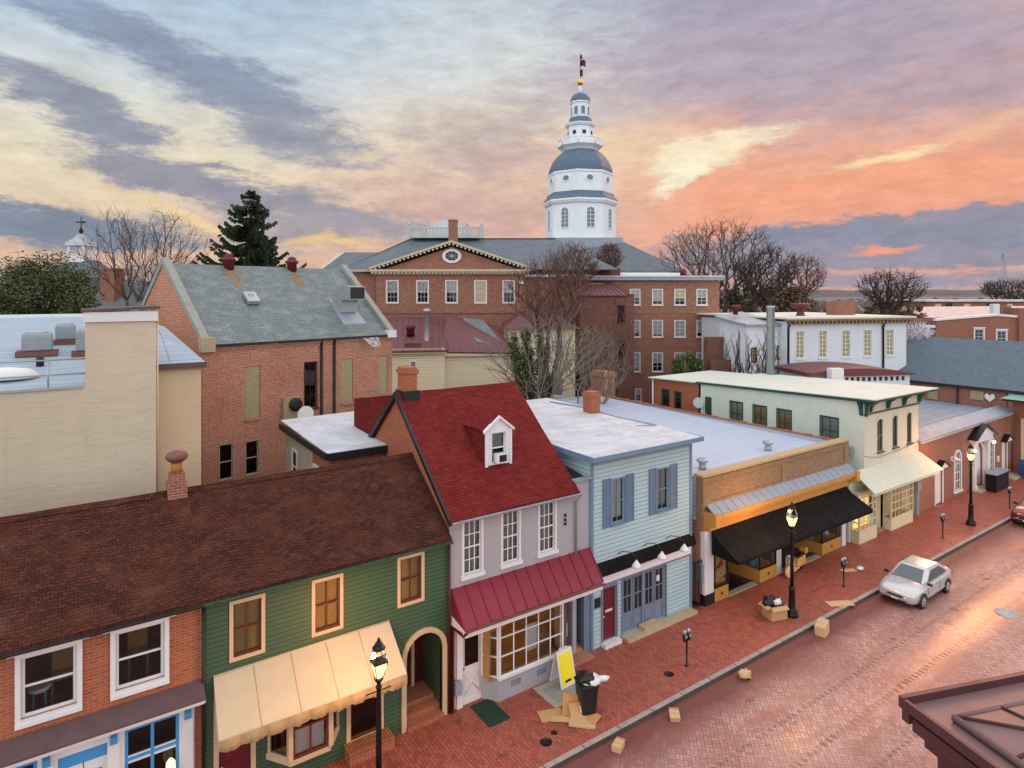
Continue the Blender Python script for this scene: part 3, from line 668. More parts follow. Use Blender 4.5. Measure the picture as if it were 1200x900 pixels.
for a, b, c, d in (holes[0], holes[2]): window(T, P1, a, b, c, d, M['blue_bright'], cols=2, rows=3, cas=0, sw=.07, mw=.07, mid=False, rec=.04)
wh = MB(); P1.box(wh, .9, 1.92, 2.02, 2.2, -.085, -.05); part('signboard', wh, M['white'], T)
dm = MB(); P1.box(dm, -.42, .52, 2.44, 2.72, -.1, -.03); part('door_header', dm, M['blue_bright'], T)
for a, b in ((-.42, .04), (.06, .52)): door(T, P1, a, b, 0, 2.42, M['white'], glassy=(.24, .76, .35, .9), rec=.05, panels=((.2, .8, .32, .93), (.2, .8, .06, .26)), handle=a > 0)
room(T, -2.3, 2.25, 17.3, 20, 0, 2.95, M['interior'], True, 'room', 'ceil', .25)
room(T, -7.8, 2.25, 17.45, 21, 3.1, 5.4, M['interior'], False)
rf = MB(); grid_roof(rf, (-9, 16.92, 5.50), (2.48, 16.92, 5.50), (2.48, 19.8, 7.5), (-9, 19.8, 7.5), 46, 10); grid_roof(rf, (-9, 19.8, 7.5), (2.48, 19.8, 7.5), (2.48, 22.7, 5.5), (-9, 22.7, 5.5), 12, 4)
ro = part('roof', rf, M['shingle_brown'], T)
rc = MB(); rc.add([(x, y, z + .03 * noise.noise(Vector((x * .55, 11.88, 1.3)))) for x in [-9 + i * .25 for i in range(46)] + [2.48] for y, z in ((19.66, 7.43), (19.8, 7.55), (19.94, 7.43))], [(3 * i + k, 3 * i + 3 + k, 3 * i + 4 + k, 3 * i + 1 + k) for i in range(46) for k in (0, 1)])
part('ridge_cap', rc, M['shingle_brown'], ro)
gutter(T, -9, 2.48, 16.86, 5.42, M['black'], .055)
pipe(T, [(2.5, 17.1, 5.4), (2.5, 17.1, 0)], M['black'])
q = atY(207, 572, 19.8); cx = q.x
k = single('roof_vent_stack', MB().box(cx - .24, cx + .24, 19.55, 20.05, 7.2, 7.78).box(cx - .19, cx + .19, 19.6, 20.0, 7.78, 8.02), M['brick_church'], 'small brick flue with rusty mushroom cowl on the brown roof ridge', 'roof vent', (cx, 19.8, 7.3))
part('cowl_pipe', MB().lathe([(.14, 8.02), (.14, 8.32)], (cx, 19.8, 0), 12), M['rust'], k); part('cowl_cap', MB().lathe([(.12, 8.28), (.27, 8.4), (.30, 8.47), (.24, 8.56), (.08, 8.62)], (cx, 19.8, 0), 14), M['rust_top'], k)
# a few things seen in the dark upper room
for x, y, lab, c_ in ((-.78, 18.0, 'blue stool with a white top seen through the left upper window', 'stool'),):
    st_ = thing('stool', lab, c_, (x, y, 3.1)); part('seat', MB().lathe([(.22, 3.95), (.24, 4.0), (.2, 4.03)], (x, y, 0), 14), M['white'], st_)
    for k in range(4): a = R(45 + 90 * k); part('leg', MB().tube([(x + .2 * math.cos(a), y + .2 * math.sin(a), 3.1), (x + .14 * math.cos(a), y + .14 * math.sin(a), 3.95)], .02, 5), M['blue_bright'], st_)
for x, y, lab in ((-.35, 18.4, 'tan chair standing inside the left upper window of the brick shop'), (1.2, 18.5, 'dim chair standing inside the right upper window of the brick shop')):
    ch = thing('chair', lab, 'chair', (x, y, 3.1)); part('seat', MB().box(x - .22, x + .22, y - .22, y + .22, 3.93, 3.98), M['shop_wood'], ch); part('backrest', MB().box(x - .22, x + .22, y + .2, y + .24, 3.98, 4.5), M['shop_wood'], ch)
    for sx in (-.2, .2):
        for sy in (-.2, .2): part('leg', MB().box(x + sx - .02, x + sx + .02, y + sy - .02, y + sy + .02, 3.1, 3.93), M['shop_wood'], ch)
# ceramic lantern at the bottom of the picture, in front of the blue window
q = atY(200, 893, 16.9)
LN = thing('wall_lantern', 'cream glowing lantern in front of the blue framed shop window', 'lantern', (q.x, 17.0, q.z - .3))
part('globe', MB().lathe([(.08, q.z - .3), (.11, q.z - .2), (.10, q.z + .0), (.04, q.z + .08)], (q.x, 16.9, 0), 12), emit('cream_globe', (1, .75, .42), 1.2), LN)
part('bracket', MB().box(q.x - .02, q.x + .02, 16.9, 17.12, q.z - .34, q.z - .3), M['black'], LN)

# ================================================================== 2 green clapboard shop
T = thing('green_shop', 'dark green clapboard shop with tan trimmed windows and an arched passage at its right end', 'building', (2.5, FY, 0))
wins = [(3.2, 3.88, 3.74, 5.10), (5.28, 5.97, 3.74, 5.10), (7.80, 8.49, 3.82, 5.13)]
gd = (2.86, 3.62, 0, 2.25); g2 = (6.28, 7.15, .38, 2.2); ga = (7.98, 9.20, 0, 2.74, .60); bay = (4.1, 5.85, .95, 2.3)
wb = MB(); wall(wb, FR, 2.5, 9.44, 0, 5.6, wins + [gd, g2, ga, bay], .12)
wb.box(2.5, 2.62, 17.21, 22.4, 0, 5.4); wb.box(2.62, 9.3, 22.25, 22.4, 0, 5.4)
part('wall', wb, M['siding_green'], T)
for i, (a, b, c, d) in enumerate(wins): window(T, FR, a, b, c, d, M['trim_tan'], cols=2, rows=1, cas=.095, sash=M['red_frame'], blind=M['blind'], sw=.045, mw=.03, rec=.04)
# arched passage
tr = MB(); ring(tr, FR, 7.98, 9.20, 0, 2.74, .15, -.02, .07, .60, bottom=False); part('arch_surround', tr, M['trim_tan'], T)
ps = MB(); ps.quad((7.98, 17.2, 0), (7.98, 19.6, 0), (7.98, 19.6, 2.74), (7.98, 17.2, 2.74)); ps.quad((9.2, 17.2, 0), (9.2, 19.6, 0), (9.2, 19.6, 2.74), (9.2, 17.2, 2.74)); ps.quad((7.98, 17.2, 2.75), (9.2, 17.2, 2.75), (9.2, 19.6, 2.75), (7.98, 19.6, 2.75))
part('passage_wall', ps, M['siding_green'], T)
for k in range(3): part('step', MB().box(7.985, 9.195, 17.05 + .34 * k, 19.6, .14 * k, .14 * k + .14), M['brick_red'], T)
door(T, fr(18.5), 8.0, 8.72, .42, 2.6, M['maroon_dk'], rec=0); part('passage_post', MB().box(8.74, 8.84, 18.4, 18.5, .42, 2.74), M['trim_tan'], T)
part('passage_wall', MB().quad((8.84, 18.5, .4), (9.2, 18.5, .4), (9.2, 18.5, 2.75), (8.84, 18.5, 2.75)), M['maroon_dk'], T)
# left door, right door with brick step
door(T, FR, *gd, M['maroon'], cas=.12, cmat=M['trim_tan'], rec=.06, panels=((.15, .85, .08, .4), (.15, .85, .48, .80)), label='oxblood door at the left end of the green shop')
window(T, FR, *g2, M['trim_tan'], cols=1, rows=1, cas=.12, sash=M['red_frame'], blind=M['blind'], bfrac=.28, mid=False, rec=.06, name='window', label='tall oxblood framed window right of the bay')
st = MB().box(6.1, 7.42, 16.72, 17.19, 0, .30); part('brick_step', st, M['brick_red'], T)
cap = MB(); [cap.box(6.08 + .078 * k, 6.08 + .078 * k + .066, 16.69, 17.19, .30, .37) for k in range(17)]; part('step_nosing', cap, bricks('rowlock_brick', (.5, .19, .08), (.36, .11, .05), (.2, .1, .06)), T)
# bay window
BY = thing_bay = T
pts = [(4.0, 17.2), (4.45, 16.55), (5.5, 16.55), (5.97, 17.2)]
bb = MB(); [bb.prism([(x, y, z0) for x, y in pts], (0, 0, z1 - z0)) for z0, z1 in ((.82, .97), (2.28, 2.42))]
bb.add([(4.0, 17.2, .82), (4.45, 16.55, .82), (5.5, 16.55, .82), (5.97, 17.2, .82), (4.7, 17.2, .5), (5.3, 17.2, .5)], [(0, 1, 4), (1, 2, 5, 4), (2, 3, 5)])
for x, y in pts[1:3]: bb.box(x - .06, x + .06, y - .05, y + .07, .97, 2.28)
bw_ = part('bay_window', bb, M['trim_tan'], T)
for (x0, y0), (x1, y1), n in ((pts[0], pts[1], 1), (pts[1], pts[2], 2), (pts[2], pts[3], 1)):
    L_ = math.hypot(x1 - x0, y1 - y0); pp = PL((x0, y0, 0), (x1 - x0, y1 - y0, 0)); fm = MB(); ring(fm, pp, .12, L_ - .12, 1.03, 2.22, .07, -.06, -.0)
    if n == 2: pp.box(fm, L_ / 2 - .02, L_ / 2 + .02, 1.03, 1.72, -.05, -.01); pp.box(fm, .12, L_ - .12, 1.70, 1.75, -.05, -.01)
    part('sash', fm, M['red_frame'] if n == 2 else M['trim_tan'], bw_)
    part('pane', MB().quad(pp.p(.1, .98, -.04), pp.p(L_ - .1, .98, -.04), pp.p(L_ - .1, 2.26, -.04), pp.p(.1, 2.26, -.04)), M['glass'], bw_)
    if n == 2: part('curtain', MB().quad(pp.p(.14, 1.0, -.12), pp.p(L_ - .14, 1.0, -.12), pp.p(L_ - .14, 1.70, -.12), pp.p(.14, 1.70, -.12)), paint('pink_white_curtain', (.80, .62, .58), .8, .1), bw_)
room(T, 3.95, 6.05, 17.22, 18.8, .9, 2.5, M['maroon_dk'], True, 'room', 'ceil', .15)
room(T, 6.15, 7.3, 17.32, 18.6, .3, 2.4, M['maroon_dk'], True, 'room', 'ceil', .08)
# canvas awning
a0, a1, l0, l1 = Vector((2.74, 17.18, 3.42)), Vector((7.44, 17.18, 3.44)), Vector((2.66, 15.98, 2.52)), Vector((7.46, 15.98, 2.45))
aw = MB(); nx, ny = 40, 8; vs = []
for j in range(ny + 1):
    for i in range(nx + 1):
        p = a0.lerp(a1, i / nx).lerp(l0.lerp(l1, i / nx), j / ny); sg = -.018 * math.sin(math.pi * j / ny) * abs(math.sin(math.pi * i / nx * 5)) ** .6; vs.append(p + Vector((0, 0, sg)))
aw.add(vs, [(j * (nx + 1) + i, j * (nx + 1) + i + 1, (j + 1) * (nx + 1) + i + 1, (j + 1) * (nx + 1) + i) for j in range(ny) for i in range(nx)], True)
aw.poly([a0, l0, l0 + Vector((0, 0, -.22)), a0 + Vector((0, 0, -1.0))]); aw.poly([a1, l1, l1 + Vector((0, 0, -.2)), a1 + Vector((0, 0, -.95))])
AW = part('awning', aw, M['awning_cream'], T)
se = MB()
for k in range(1, 5):
    p, q = a0.lerp(a1, k / 5), l0.lerp(l1, k / 5); se.tube([p + Vector((0, 0, .01)), p.lerp(q, .5) + Vector((0, 0, .004)), q + Vector((0, 0, .01))], .007, 4)
tag(part('seams', se, M['awning_fold'], AW), kind='stuff')
va = MB(); n = 160; vs = []
for i in range(n + 1):
    p = l0.lerp(l1, i / n); ph = i / n * 9; sc_ = abs(math.sin(ph * math.pi)); f = .014 * math.sin(i * .9) + .016 * math.sin(i * .37 + 1) + .008 * math.sin(i * 1.7)
    for j in range(5):
        t = j / 4; vs.append(p + Vector((0, -.01 + f * t * (1.0 + .3 * math.sin(j * 2 + i * .21)) - .05 * math.sin(t * math.pi) * sc_, -t * (.25 + .05 * sc_))))
va.add(vs, [(5 * i + j, 5 * i + 5 + j, 5 * i + 6 + j, 5 * i + 1 + j) for i in range(n) for j in range(4)], True)
part('valance', va, M['awning_fold'], AW)
ar = MB().tube([a0, a1], .03, 6).tube([l0 + Vector((0, .02, 0)), l1 + Vector((0, .02, 0))], .025, 6); part('awning_bar', ar, M['trim_tan'], AW)
rf = MB(); grid_roof(rf, (2.48, 16.92, 5.50), (9.40, 16.92, 5.50), (9.40, 19.8, 7.5), (2.48, 19.8, 7.5), 28, 10); grid_roof(rf, (2.48, 19.8, 7.5), (9.4, 19.8, 7.5), (9.4, 22.7, 5.5), (2.48, 22.7, 5.5), 10, 4)
ro = part('roof', rf, M['shingle_brown'], T)
rc = MB(); rc.add([(x, y, z + .03 * noise.noise(Vector((x * .55, 11.88, 1.3)))) for x in [2.48 + i * .25 for i in range(28)] + [9.4] for y, z in ((19.66, 7.43), (19.8, 7.55), (19.94, 7.43))], [(3 * i + k, 3 * i + 3 + k, 3 * i + 4 + k, 3 * i + 1 + k) for i in range(28) for k in (0, 1)])
part('ridge_cap', rc, M['shingle_brown'], ro)
gutter(T, 2.48, 9.42, 16.86, 5.42, M['green_dk'], .055)
pipe(T, [(9.40, 17.1, 5.4), (9.40, 17.1, .05)], M['maroon_dk'])

# ================================================================== 3 lavender grey house with the red roof
T = thing('grey_house', 'lavender grey stucco house with a bright red shingle roof and a lit bay shopfront', 'building', (9.5, FY, 0))
wins = [(9.97, 10.62, 4.12, 5.80), (11.45, 12.10, 4.12, 5.80), (12.97, 13.63, 4.12, 5.80)]
P3 = fr(17.2)
wb = MB(); wall(wb, FR, 9.46, 14.52, 2.6, 6.2, wins, .12); wall(wb, fr(17.26), 14.52, 15.27, 2.6, 6.3)
wb.box(14.5, 14.68, 17.27, 24.8, 0, 6.0); wb.box(9.65, 14.5, 24.65, 24.8, 0, 6.0); wb.box(14.68, 15.27, 21.8, 22, 0, 6.3)
wb.prism([(14.52, 17.21, 5.98), (14.52, 24.8, 5.98), (14.52, 21, 9.3)], (.14, 0, 0))
part('wall', wb, M['stucco_grey'], T)
part('gable_wall', MB().prism([(9.45, 17.21, 0), (9.45, 24.8, 0), (9.45, 24.8, 5.98), (9.45, 21, 9.33), (9.45, 17.21, 5.98)], (.2, 0, 0)), M['brick_red'], T)
for a, b, c, d in wins: window(T, P3, a, b, c, d, M['white'], cols=3, rows=2, cas=.07, sill=.13, blind=M['curtain'], sw=.045, mw=.028, rec=.03, bdepth=.14)
rf = MB(); E0, RZ = 6.10, 9.45
grid_roof(rf, (9.36, 16.92, E0 - .07), (14.56, 16.92, E0 - .07), (14.56, 21, RZ), (9.36, 21, RZ), 20, 12, .045); grid_roof(rf, (9.36, 21, RZ), (14.56, 21, RZ), (14.56, 25.1, E0 - .07), (9.36, 25.1, E0 - .07), 8, 4, .02)
ro = part('roof', rf, M['shingle_red'], T)
vb = MB(); vb.prism([(9.28, 16.92, E0 - .22), (9.28, 16.92, E0 - .02), (9.28, 21, RZ + .05), (9.28, 25.1, E0 - .02), (9.28, 25.1, E0 - .22), (9.28, 21, RZ - .15)], (.08, 0, 0)); part('rake_board', vb, M['black'], ro)
gutter(T, 9.4, 14.6, 16.84, 5.98, M['galv_dull'], .06)
pipe(T, [(14.55, 16.85, 5.9), (14.55, 17.14, 5.6), (14.55, 17.14, 3.75)], M['galv_dull'])
chimney(T, 9.56, 10.06, 20.72, 21.3, 8.7, 10.36, M['brick_red']); part('flashing', MB().box(9.5, 10.12, 20.62, 21.38, 9.1, 9.52), M['black'], ro)
# side bay with low parapet and black metal valley behind
part('bay_roof', MB().hexa([(14.66, 17.3, 6.2), (15.3, 17.3, 6.2), (15.3, 22, 6.9), (14.66, 22, 6.9), (14.66, 17.3, 6.26), (15.3, 17.3, 6.26), (15.3, 22, 6.96), (14.66, 22, 6.96)]), M['black'], T)
part('coping', MB().box(14.5, 15.3, 17.12, 17.34, 6.3, 6.37), M['galv_dull'], T)
for z in (5.2, 5.05, 4.9): pass
an = MB(); [part('wall_socket', FR.box(MB(), 14.05, 14.12, z, z + .09, 0, .06), M['black'], T) for z in (5.16, 5.0, 4.86)]
# dormer
D = dict(x0=11.42, x1=12.46, y=18.2, z0=7.02, ze=8.30, zp=8.72)
xm = (D['x0'] + D['x1']) / 2; ry = lambda z: 16.92 + (z - 6.03) / (RZ - 6.03) * (21 - 16.92)
db = MB(); db.poly([(D['x0'], D['y'], D['z0']), (D['x0'], D['y'], D['ze']), (D['x0'], ry(D['ze']), D['ze'])]); db.poly([(D['x1'], D['y'], D['z0']), (D['x1'], D['y'], D['ze']), (D['x1'], ry(D['ze']), D['ze'])])
dorm = part('dormer', db, M['shingle_red'], T)
PD = fr(D['y']); fm = MB(); wall(fm, PD, D['x0'], D['x1'], D['z0'] - .02, D['ze'], [(11.66, 12.22, 7.16, 8.22)], .08); fm.prism([(D['x0'], D['y'] - .001, D['ze']), (D['x1'], D['y'] - .001, D['ze']), (xm, D['y'] - .001, D['zp'])], (0, .08, 0))
PD.box(fm, D['x0'] - .03, D['x0'] + .07, D['z0'] - .05, D['ze'], .0, .04); PD.box(fm, D['x1'] - .07, D['x1'] + .03, D['z0'] - .05, D['ze'], .0, .04)
for s in (-1, 1):
    e = D['x0'] - .1 if s < 0 else D['x1'] + .1; fm.prism([(e, D['y'] - .1, D['ze'] - .06), (xm, D['y'] - .1, D['zp'] + .0), (xm, D['y'] - .1, D['zp'] + .09), (e, D['y'] - .1, D['ze'] + .03)], (0, .12, 0))
part('dormer_front', fm, M['white'], dorm)
dr = MB()
for s in (-1, 1):
    e = D['x0'] - .09 if s < 0 else D['x1'] + .09; dr.slab([(e, D['y'] - .02, D['ze'] + .03), (e, ry(D['ze'] + .03) + .1, D['ze'] + .03), (xm, ry(D['zp'] + .1) + .1, D['zp'] + .1), (xm, D['y'] - .02, D['zp'] + .1)], .05)
part('dormer_roof', dr, M['shingle_red'], dorm)
window(T, PD, 11.66, 12.22, 7.16, 8.22, M['white'], cols=1, rows=1, cas=.03, sw=.04, blind=M['curtain'], bfrac=.55, rec=.03)
ac = thing('air_conditioner', 'small white air conditioner in the dormer window on the red roof', 'air conditioner', (11.94, 18.1, 7.2))
part('case', MB().box(11.76, 12.16, 17.98, 18.25, 7.2, 7.5), M['white'], ac, bevel=.01); part('grille', MB().box(11.84, 12.13, 17.965, 17.98, 7.24, 7.47), M['black'], ac)
# seamed canopy
sm_ = MB(); seams(sm_, (9.36, 16.05, 3.05), (14.86, 16.05, 3.08), (15.22, 17.19, 3.80), (9.52, 17.19, 3.80), 12, .035, .025)
sm_.poly([(9.36, 16.05, 3.02), (9.52, 17.19, 3.78), (9.52, 17.19, 3.0)])
cn = part('canopy', sm_, M['metal_red'], T)
part('fascia', MB().box(9.5, 14.95, 16.3, 17.18, 2.68, 3.0).box(9.42, 14.9, 16.12, 16.3, 2.78, 3.02), M['white_pink'], cn)
gutter(T, 9.34, 14.9, 15.98, 3.05, M['rust_top'], .055)
pipe(T, [(9.40, 16.0, 3.0), (9.46, 16.3, 2.75), (9.48, 17.06, 2.7), (9.48, 17.06, .05)], M['maroon_dk'], .05)
# white shopfront: door left, box bay in the middle
wd = MB(); wall(wd, fr(17.22), 9.52, 10.95, 0, 2.7, [(9.92, 10.68, .12, 2.3)], .12)
fr(17.22).box(wd, 9.7, 9.9, 0, 2.68, 0, .08); fr(17.22).box(wd, 10.7, 10.95, 0, 2.68, 0, .08); part('shopfront', wd, M['white_pink'], T); part('pilaster', MB().box(13.62, 13.84, 16.9, 17.2, 0, 2.68), M['white_pink'], T); wd = MB()
wall(wd, fr(17.24), 13.84, 14.12, 0, 2.7); part('shopfront', wd, M['white_pink'], T)
dd = door(T, fr(17.22), 9.92, 10.68, .12, 2.3, M['white_pink'], glassy=(.14, .86, .48, .94), rec=.06, panels=((.12, .88, .46, .95), (.12, .88, .06, .4)))
xb = MB(); xb.tube([(10.04, 17.27, .3), (10.56, 17.27, .9)], .02, 4).tube([(10.56, 17.27, .3), (10.04, 17.27, .9)], .02, 4); part('cross_brace', xb, M['white_pink'], dd)
bs_ = MB(); PB = fr(16.72); wall(bs_, PB, 10.98, 13.62, 0, .76, [(11.45, 11.85, .3, .5), (12.5, 12.9, .3, .5)], .05); bs_.quad((10.98, 16.72, 0), (10.62, 17.2, 0), (10.62, 17.2, .76), (10.98, 16.72, .76)); bs_.quad((13.62, 16.72, 0), (13.62, 17.2, 0), (13.62, 17.2, .76), (13.62, 16.72, .76))
part('shop_base', bs_, M['stucco_grey'], T)
for a in (11.45, 12.5):
    vg = MB(); PB.box(vg, a, a + .4, .3, .5, -.06, -.03); [PB.box(vg, a, a + .4, .32 + k * .045, .34 + k * .045, -.03, -.005) for k in range(4)]; part('vent_grille', vg, M['galv_dull'], T)
window(T, PB, 10.98, 13.62, .76, 2.70, M['white'], cols=5, rows=3, cas=.0, sw=.07, mw=.04, mid=False, rec=-.03, name='shop_window')
PS = PL((10.62, 17.2, 0), (.36, -.48, 0)); window(T, PS, 0, .6, .76, 2.70, M['white'], cols=1, rows=3, cas=0, sw=.06, mw=.04, mid=False, rec=-.03, name='shop_window')
part('window_sill', MB().box(10.94, 13.66, 16.64, 16.9, .70, .765), M['white'], T)
part('notice_board', PB.box(MB(), 12.02, 12.52, 1.24, 2.1, -.05, -.03), M['white_pink'], T)
rm = room(T, 10.65, 13.8, 16.76, 20.4, .72, 2.68, M['shop_wall'], True, 'room', 'ceil', .9)
rm2 = room(T, 9.85, 10.62, 17.36, 19, .1, 2.6, M['shop_wall'], True, 'room', 'ceil', .12)
sh = MB(); [sh.box(10.8, 13.6, 19.9, 20.3, z, z + .05) for z in (1.2, 1.65, 2.1)]; sh.box(12.9, 13.7, 17.4, 18.0, .75, 1.2); sh.box(11.2, 12.2, 18.2, 18.8, .75, 1.35); part('shelf', sh, M['shop_wood'], rm)
# recessed green door
rc_ = MB(); rc_.quad((14.12, 17.25, 0), (14.12, 18.0, 0), (14.12, 18.0, 2.7), (14.12, 17.25, 2.7)); rc_.quad((15.1, 17.25, 0), (15.1, 18.0, 0), (15.1, 18.0, 2.7), (15.1, 17.25, 2.7)); rc_.quad((14.12, 18.0, 0), (15.1, 18.0, 0), (15.1, 18.0, 2.7), (14.12, 18.0, 2.7)); rc_.box(15.0, 15.28, 17.22, 17.4, 0, 2.7)
part('entry_recess', rc_, M['blue_grey'], T)
door(T, fr(17.9), 14.18, 14.98, .25, 2.45, M['green_door'], rec=0, glassy=(.2, .8, .68, .9), panels=((.12, .88, .06, .35), (.12, .88, .4, .62)))
part('entry_step', MB().box(14.13, 15.05, 17.3, 17.9, 0, .22), M['brick_grey'], T); part('entry_step', MB().box(14.0, 15.1, 16.8, 17.3, 0, .12), M['brick_grey'], T)
part('electric_box', MB().box(13.88, 14.1, 17.05, 17.23, 1.0, 1.45), M['galv_dull'], T)
part('meter_box', MB().box(9.56, 9.78, 16.95, 17.12, .55, .95), M['galv_dull'], T)

# ================================================================== 4 pale blue clapboard house
T = thing('blue_house', 'pale blue clapboard house with dark blue shutters and a flat white roof', 'building', (15.3, FY, 0))
wins = [(16.36, 17.0, 4.42, 6.05), (18.80, 19.46, 4.42, 6.05)]
dr_, fd = (15.88, 16.56, .16, 2.12), (16.90, 19.26, .12, 2.22)
wb = MB(); wall(wb, FR, 15.3, 20.85, 0, 7.05, wins + [dr_, fd], .12); wb.box(20.68, 20.84, 17.21, 27, 0, 7.0); wb.box(15.3, 15.46, 17.21, 27, 0, 7.0); wb.box(15.46, 20.68, 26.8, 27, 0, 7.0)
part('wall', wb, M['siding_blue'], T)
for a, b, c, d in wins:
    w = window(T, FR, a, b, c, d, M['blue_trim'], cols=2, rows=1, cas=.05, sill=.08, sash=M['blue_trim'], blind=M['blind_white'] if a < 17 else M['curtain'], bfrac=.9, sw=.04, mw=.022, rec=.06)
    for x0, x1 in ((a - .48, a - .06), (b + .06, b + .48)):
        s = MB(); FR.box(s, x0, x1, c - .08, d + .1, .0, .035); ring(s, FR, x0 + .06, x1 - .06, c, d + .04, .055, .035, .055); FR.box(s, x0 + .06, x1 - .06, (c + d) / 2 - .03, (c + d) / 2 + .03, .035, .055)
        k = c + .03
        while k < d: FR.box(s, x0 + .062, x1 - .062, k, k + .02, .034, .048); k += .06
        part('shutter', s, M['shutter_blue'], w)
cb = MB(); FR.box(cb, 15.3, 15.42, 0, 6.95, 0, .03); FR.box(cb, 20.73, 20.86, 0, 6.95, 0, .03); FR.box(cb, 15.42, 20.73, 6.78, 7.0, 0, .05); part('corner_board', cb, M['blue_trim'], T)
rf = MB().hexa([(15.05, 16.75, 7.12), (20.98, 16.75, 7.12), (20.98, 27.1, 7.3), (15.05, 27.1, 7.3), (15.05, 16.75, 7.16), (20.98, 16.75, 7.16), (20.98, 27.1, 7.36), (15.05, 27.1, 7.36)])
ro = part('roof', rf, M['roof_white'], T)
part('roof_edge', MB().box(15.02, 21.02, 16.70, 16.75, 7.0, 7.17).box(20.98, 21.02, 16.751, 27, 7.02, 7.18).box(15.02, 15.05, 16.75, 24, 6.98, 7.18), M['blue_trim'], ro)
part('eave_soffit', MB().box(15.1, 20.95, 16.76, 17.2, 7.01, 7.04), M['blue_trim'], ro)
ln = MB(); ln.tube([(20.9, 19.2, 7.24), (20.7, 21.5, 7.27), (20.8, 24, 7.33), (20.3, 26, 7.37)], .04, 5).tube([(20.1, 19.6, 7.22), (20.9, 19.25, 7.23)], .035, 5); part('roof_joint', ln, M['galv_dull'], ro)
chimney(T, 20.15, 20.7, 22.6, 23.2, 7.2, 8.3, M['brick_red'])
chimney(T, 15.2, 15.75, 17.6, 18.3, 6.2, 6.22, M['brick_red'], False) if False else None
pt = MB().hexa([(15.36, 17.0, 2.66), (20.98, 17.06, 2.66), (20.98, 17.2, 2.66), (15.36, 17.2, 2.66), (15.36, 17.06, 2.72), (20.98, 17.06, 2.72), (20.98, 17.2, 3.12), (15.36, 17.2, 3.12)])
part('pent_roof', pt, M['awning_black'], T); part('signboard', FR.box(MB(), 15.36, 20.74, 2.32, 2.62, 0, .06), M['white_pink'], T); part('board_rail', FR.box(MB(), 15.34, 20.76, 2.25, 2.318, 0, .075), M['blue_grey'], T)
door(T, FR, *dr_, M['maroon'], cas=.07, cmat=M['blue_grey'], rec=.05, hm='cream'); part('mail_slot', FR.box(MB(), 16.05, 16.4, 1.18, 1.26, -.05, -.025), M['cream'], T)
part('threshold', MB().box(15.8, 16.64, 16.95, 17.19, 0, .15), M['white'], T)
part('house_plaque', FR.box(MB(), 15.48, 15.76, 1.5, 1.86, 0, .03), M['black'], T)
fm = MB(); ring(fm, FR, *fd, .07, -.02, .04, bottom=False); FR.box(fm, 17.98, 18.10, .12, 2.22, -.1, -.02); part('door_frame', fm, M['blue_grey'], T)
for i in range(4):
    a = 16.92 + i * .585; dd = MB(); FR.box(dd, a, a + .57, .12, 2.2, -.12, -.08); ring(dd, FR, a + .09, a + .48, .86, 2.09, .05, -.08, -.055); FR.box(dd, a + .27, a + .30, .86, 2.09, -.08, -.055); ring(dd, FR, a + .11, a + .46, .24, .68, .03, -.08, -.065)
    FR.box(dd, a + .09, a + .48, 1.44, 1.48, -.08, -.06)
    dd = part('folding_door', dd, M['blue_grey'], T); part('pane', FR.box(MB(), a + .09, a + .48, .86, 2.09, -.079, -.072), M['black'], dd)
part('notice', FR.box(MB(), 18.82, 18.98, 1.62, 1.85, -.055, -.05), M['white'], T)
for x in (16.95, 18.32, 19.6):
    g = thing('gooseneck_lamp', {16.95: 'white shaded gooseneck lamp on the blue house nearest the maroon door', 18.32: 'middle white gooseneck lamp above the folding doors of the blue house', 19.6: 'white gooseneck lamp nearest the right corner of the blue house'}[x], 'wall lamp', (x, 17.1, 3.1), 'gooseneck lamps over the blue shopfront')
    part('arm', MB().tube([(x - .3, 17.18, 3.25), (x - .3, 16.95, 3.42), (x - .12, 16.7, 3.42), (x, 16.55, 3.26), (x, 16.52, 3.15)], .016, 6), M['black'], g)
    part('shade', MB().lathe([(.18, 2.90), (.165, 2.97), (.10, 3.06), (.05, 3.12), (.03, 3.17)], (x, 16.52, 0), 16), M['white'], g)
part('stone_step', MB().box(16.8, 20.7, 16.76, 17.19, 0, .12), M['stone'], T); part('stone_step', MB().box(17.75, 18.6, 16.86, 17.19, .12, .26), M['stone'], T)

# ================================================================== 5 tan brick shop with orange trim and black awning
T = thing('tan_brick_shop', 'one storey tan brick shop with orange trim, black awning and a long pale flat roof', 'building', (21.4, FY, 0))
PY = 17.05
wb = MB(); wb.box(21.42, 21.6, 17.2, 36, 3.55, 5.3); wb.box(32.9, 33.08, 17.4, 36, 0, 5.22); wb.box(21.6, 32.9, 35.8, 36, 0, 5.3)
part('wall', wb, M['roof_bluewhite'], T)
part('wall', MB().box(21.44, 21.6, 17.2, 36, 0, 3.5), M['brick_grey'], T); part('side_band', MB().box(21.40, 21.6, 17.3, 36, 3.48, 3.58), M['white'], T)
pb = MB(); pb.box(21.35, 33.02, PY, PY + .32, 3.1, 5.36)
for a, b, z0, z1 in ((21.35, 21.748, 4.1, 5.3), (27.0, 27.3, 4.302, 5.098), (32.602, 33.02, 4.1, 5.3)): pb.box(a, b, PY - .05, PY - .001, z0, z1)
pb.box(21.75, 32.6, PY - .05, PY - .001, 5.1, 5.3); pb.box(21.75, 32.6, PY - .05, PY - .001, 4.1, 4.3)
part('parapet', pb, M['brick_tan'], T)
part('coping', MB().box(21.28, 33.08, PY - .1, PY + .38, 5.362, 5.46), paint('tan_coping', (.50, .34, .18), .8, .15, 3), T)
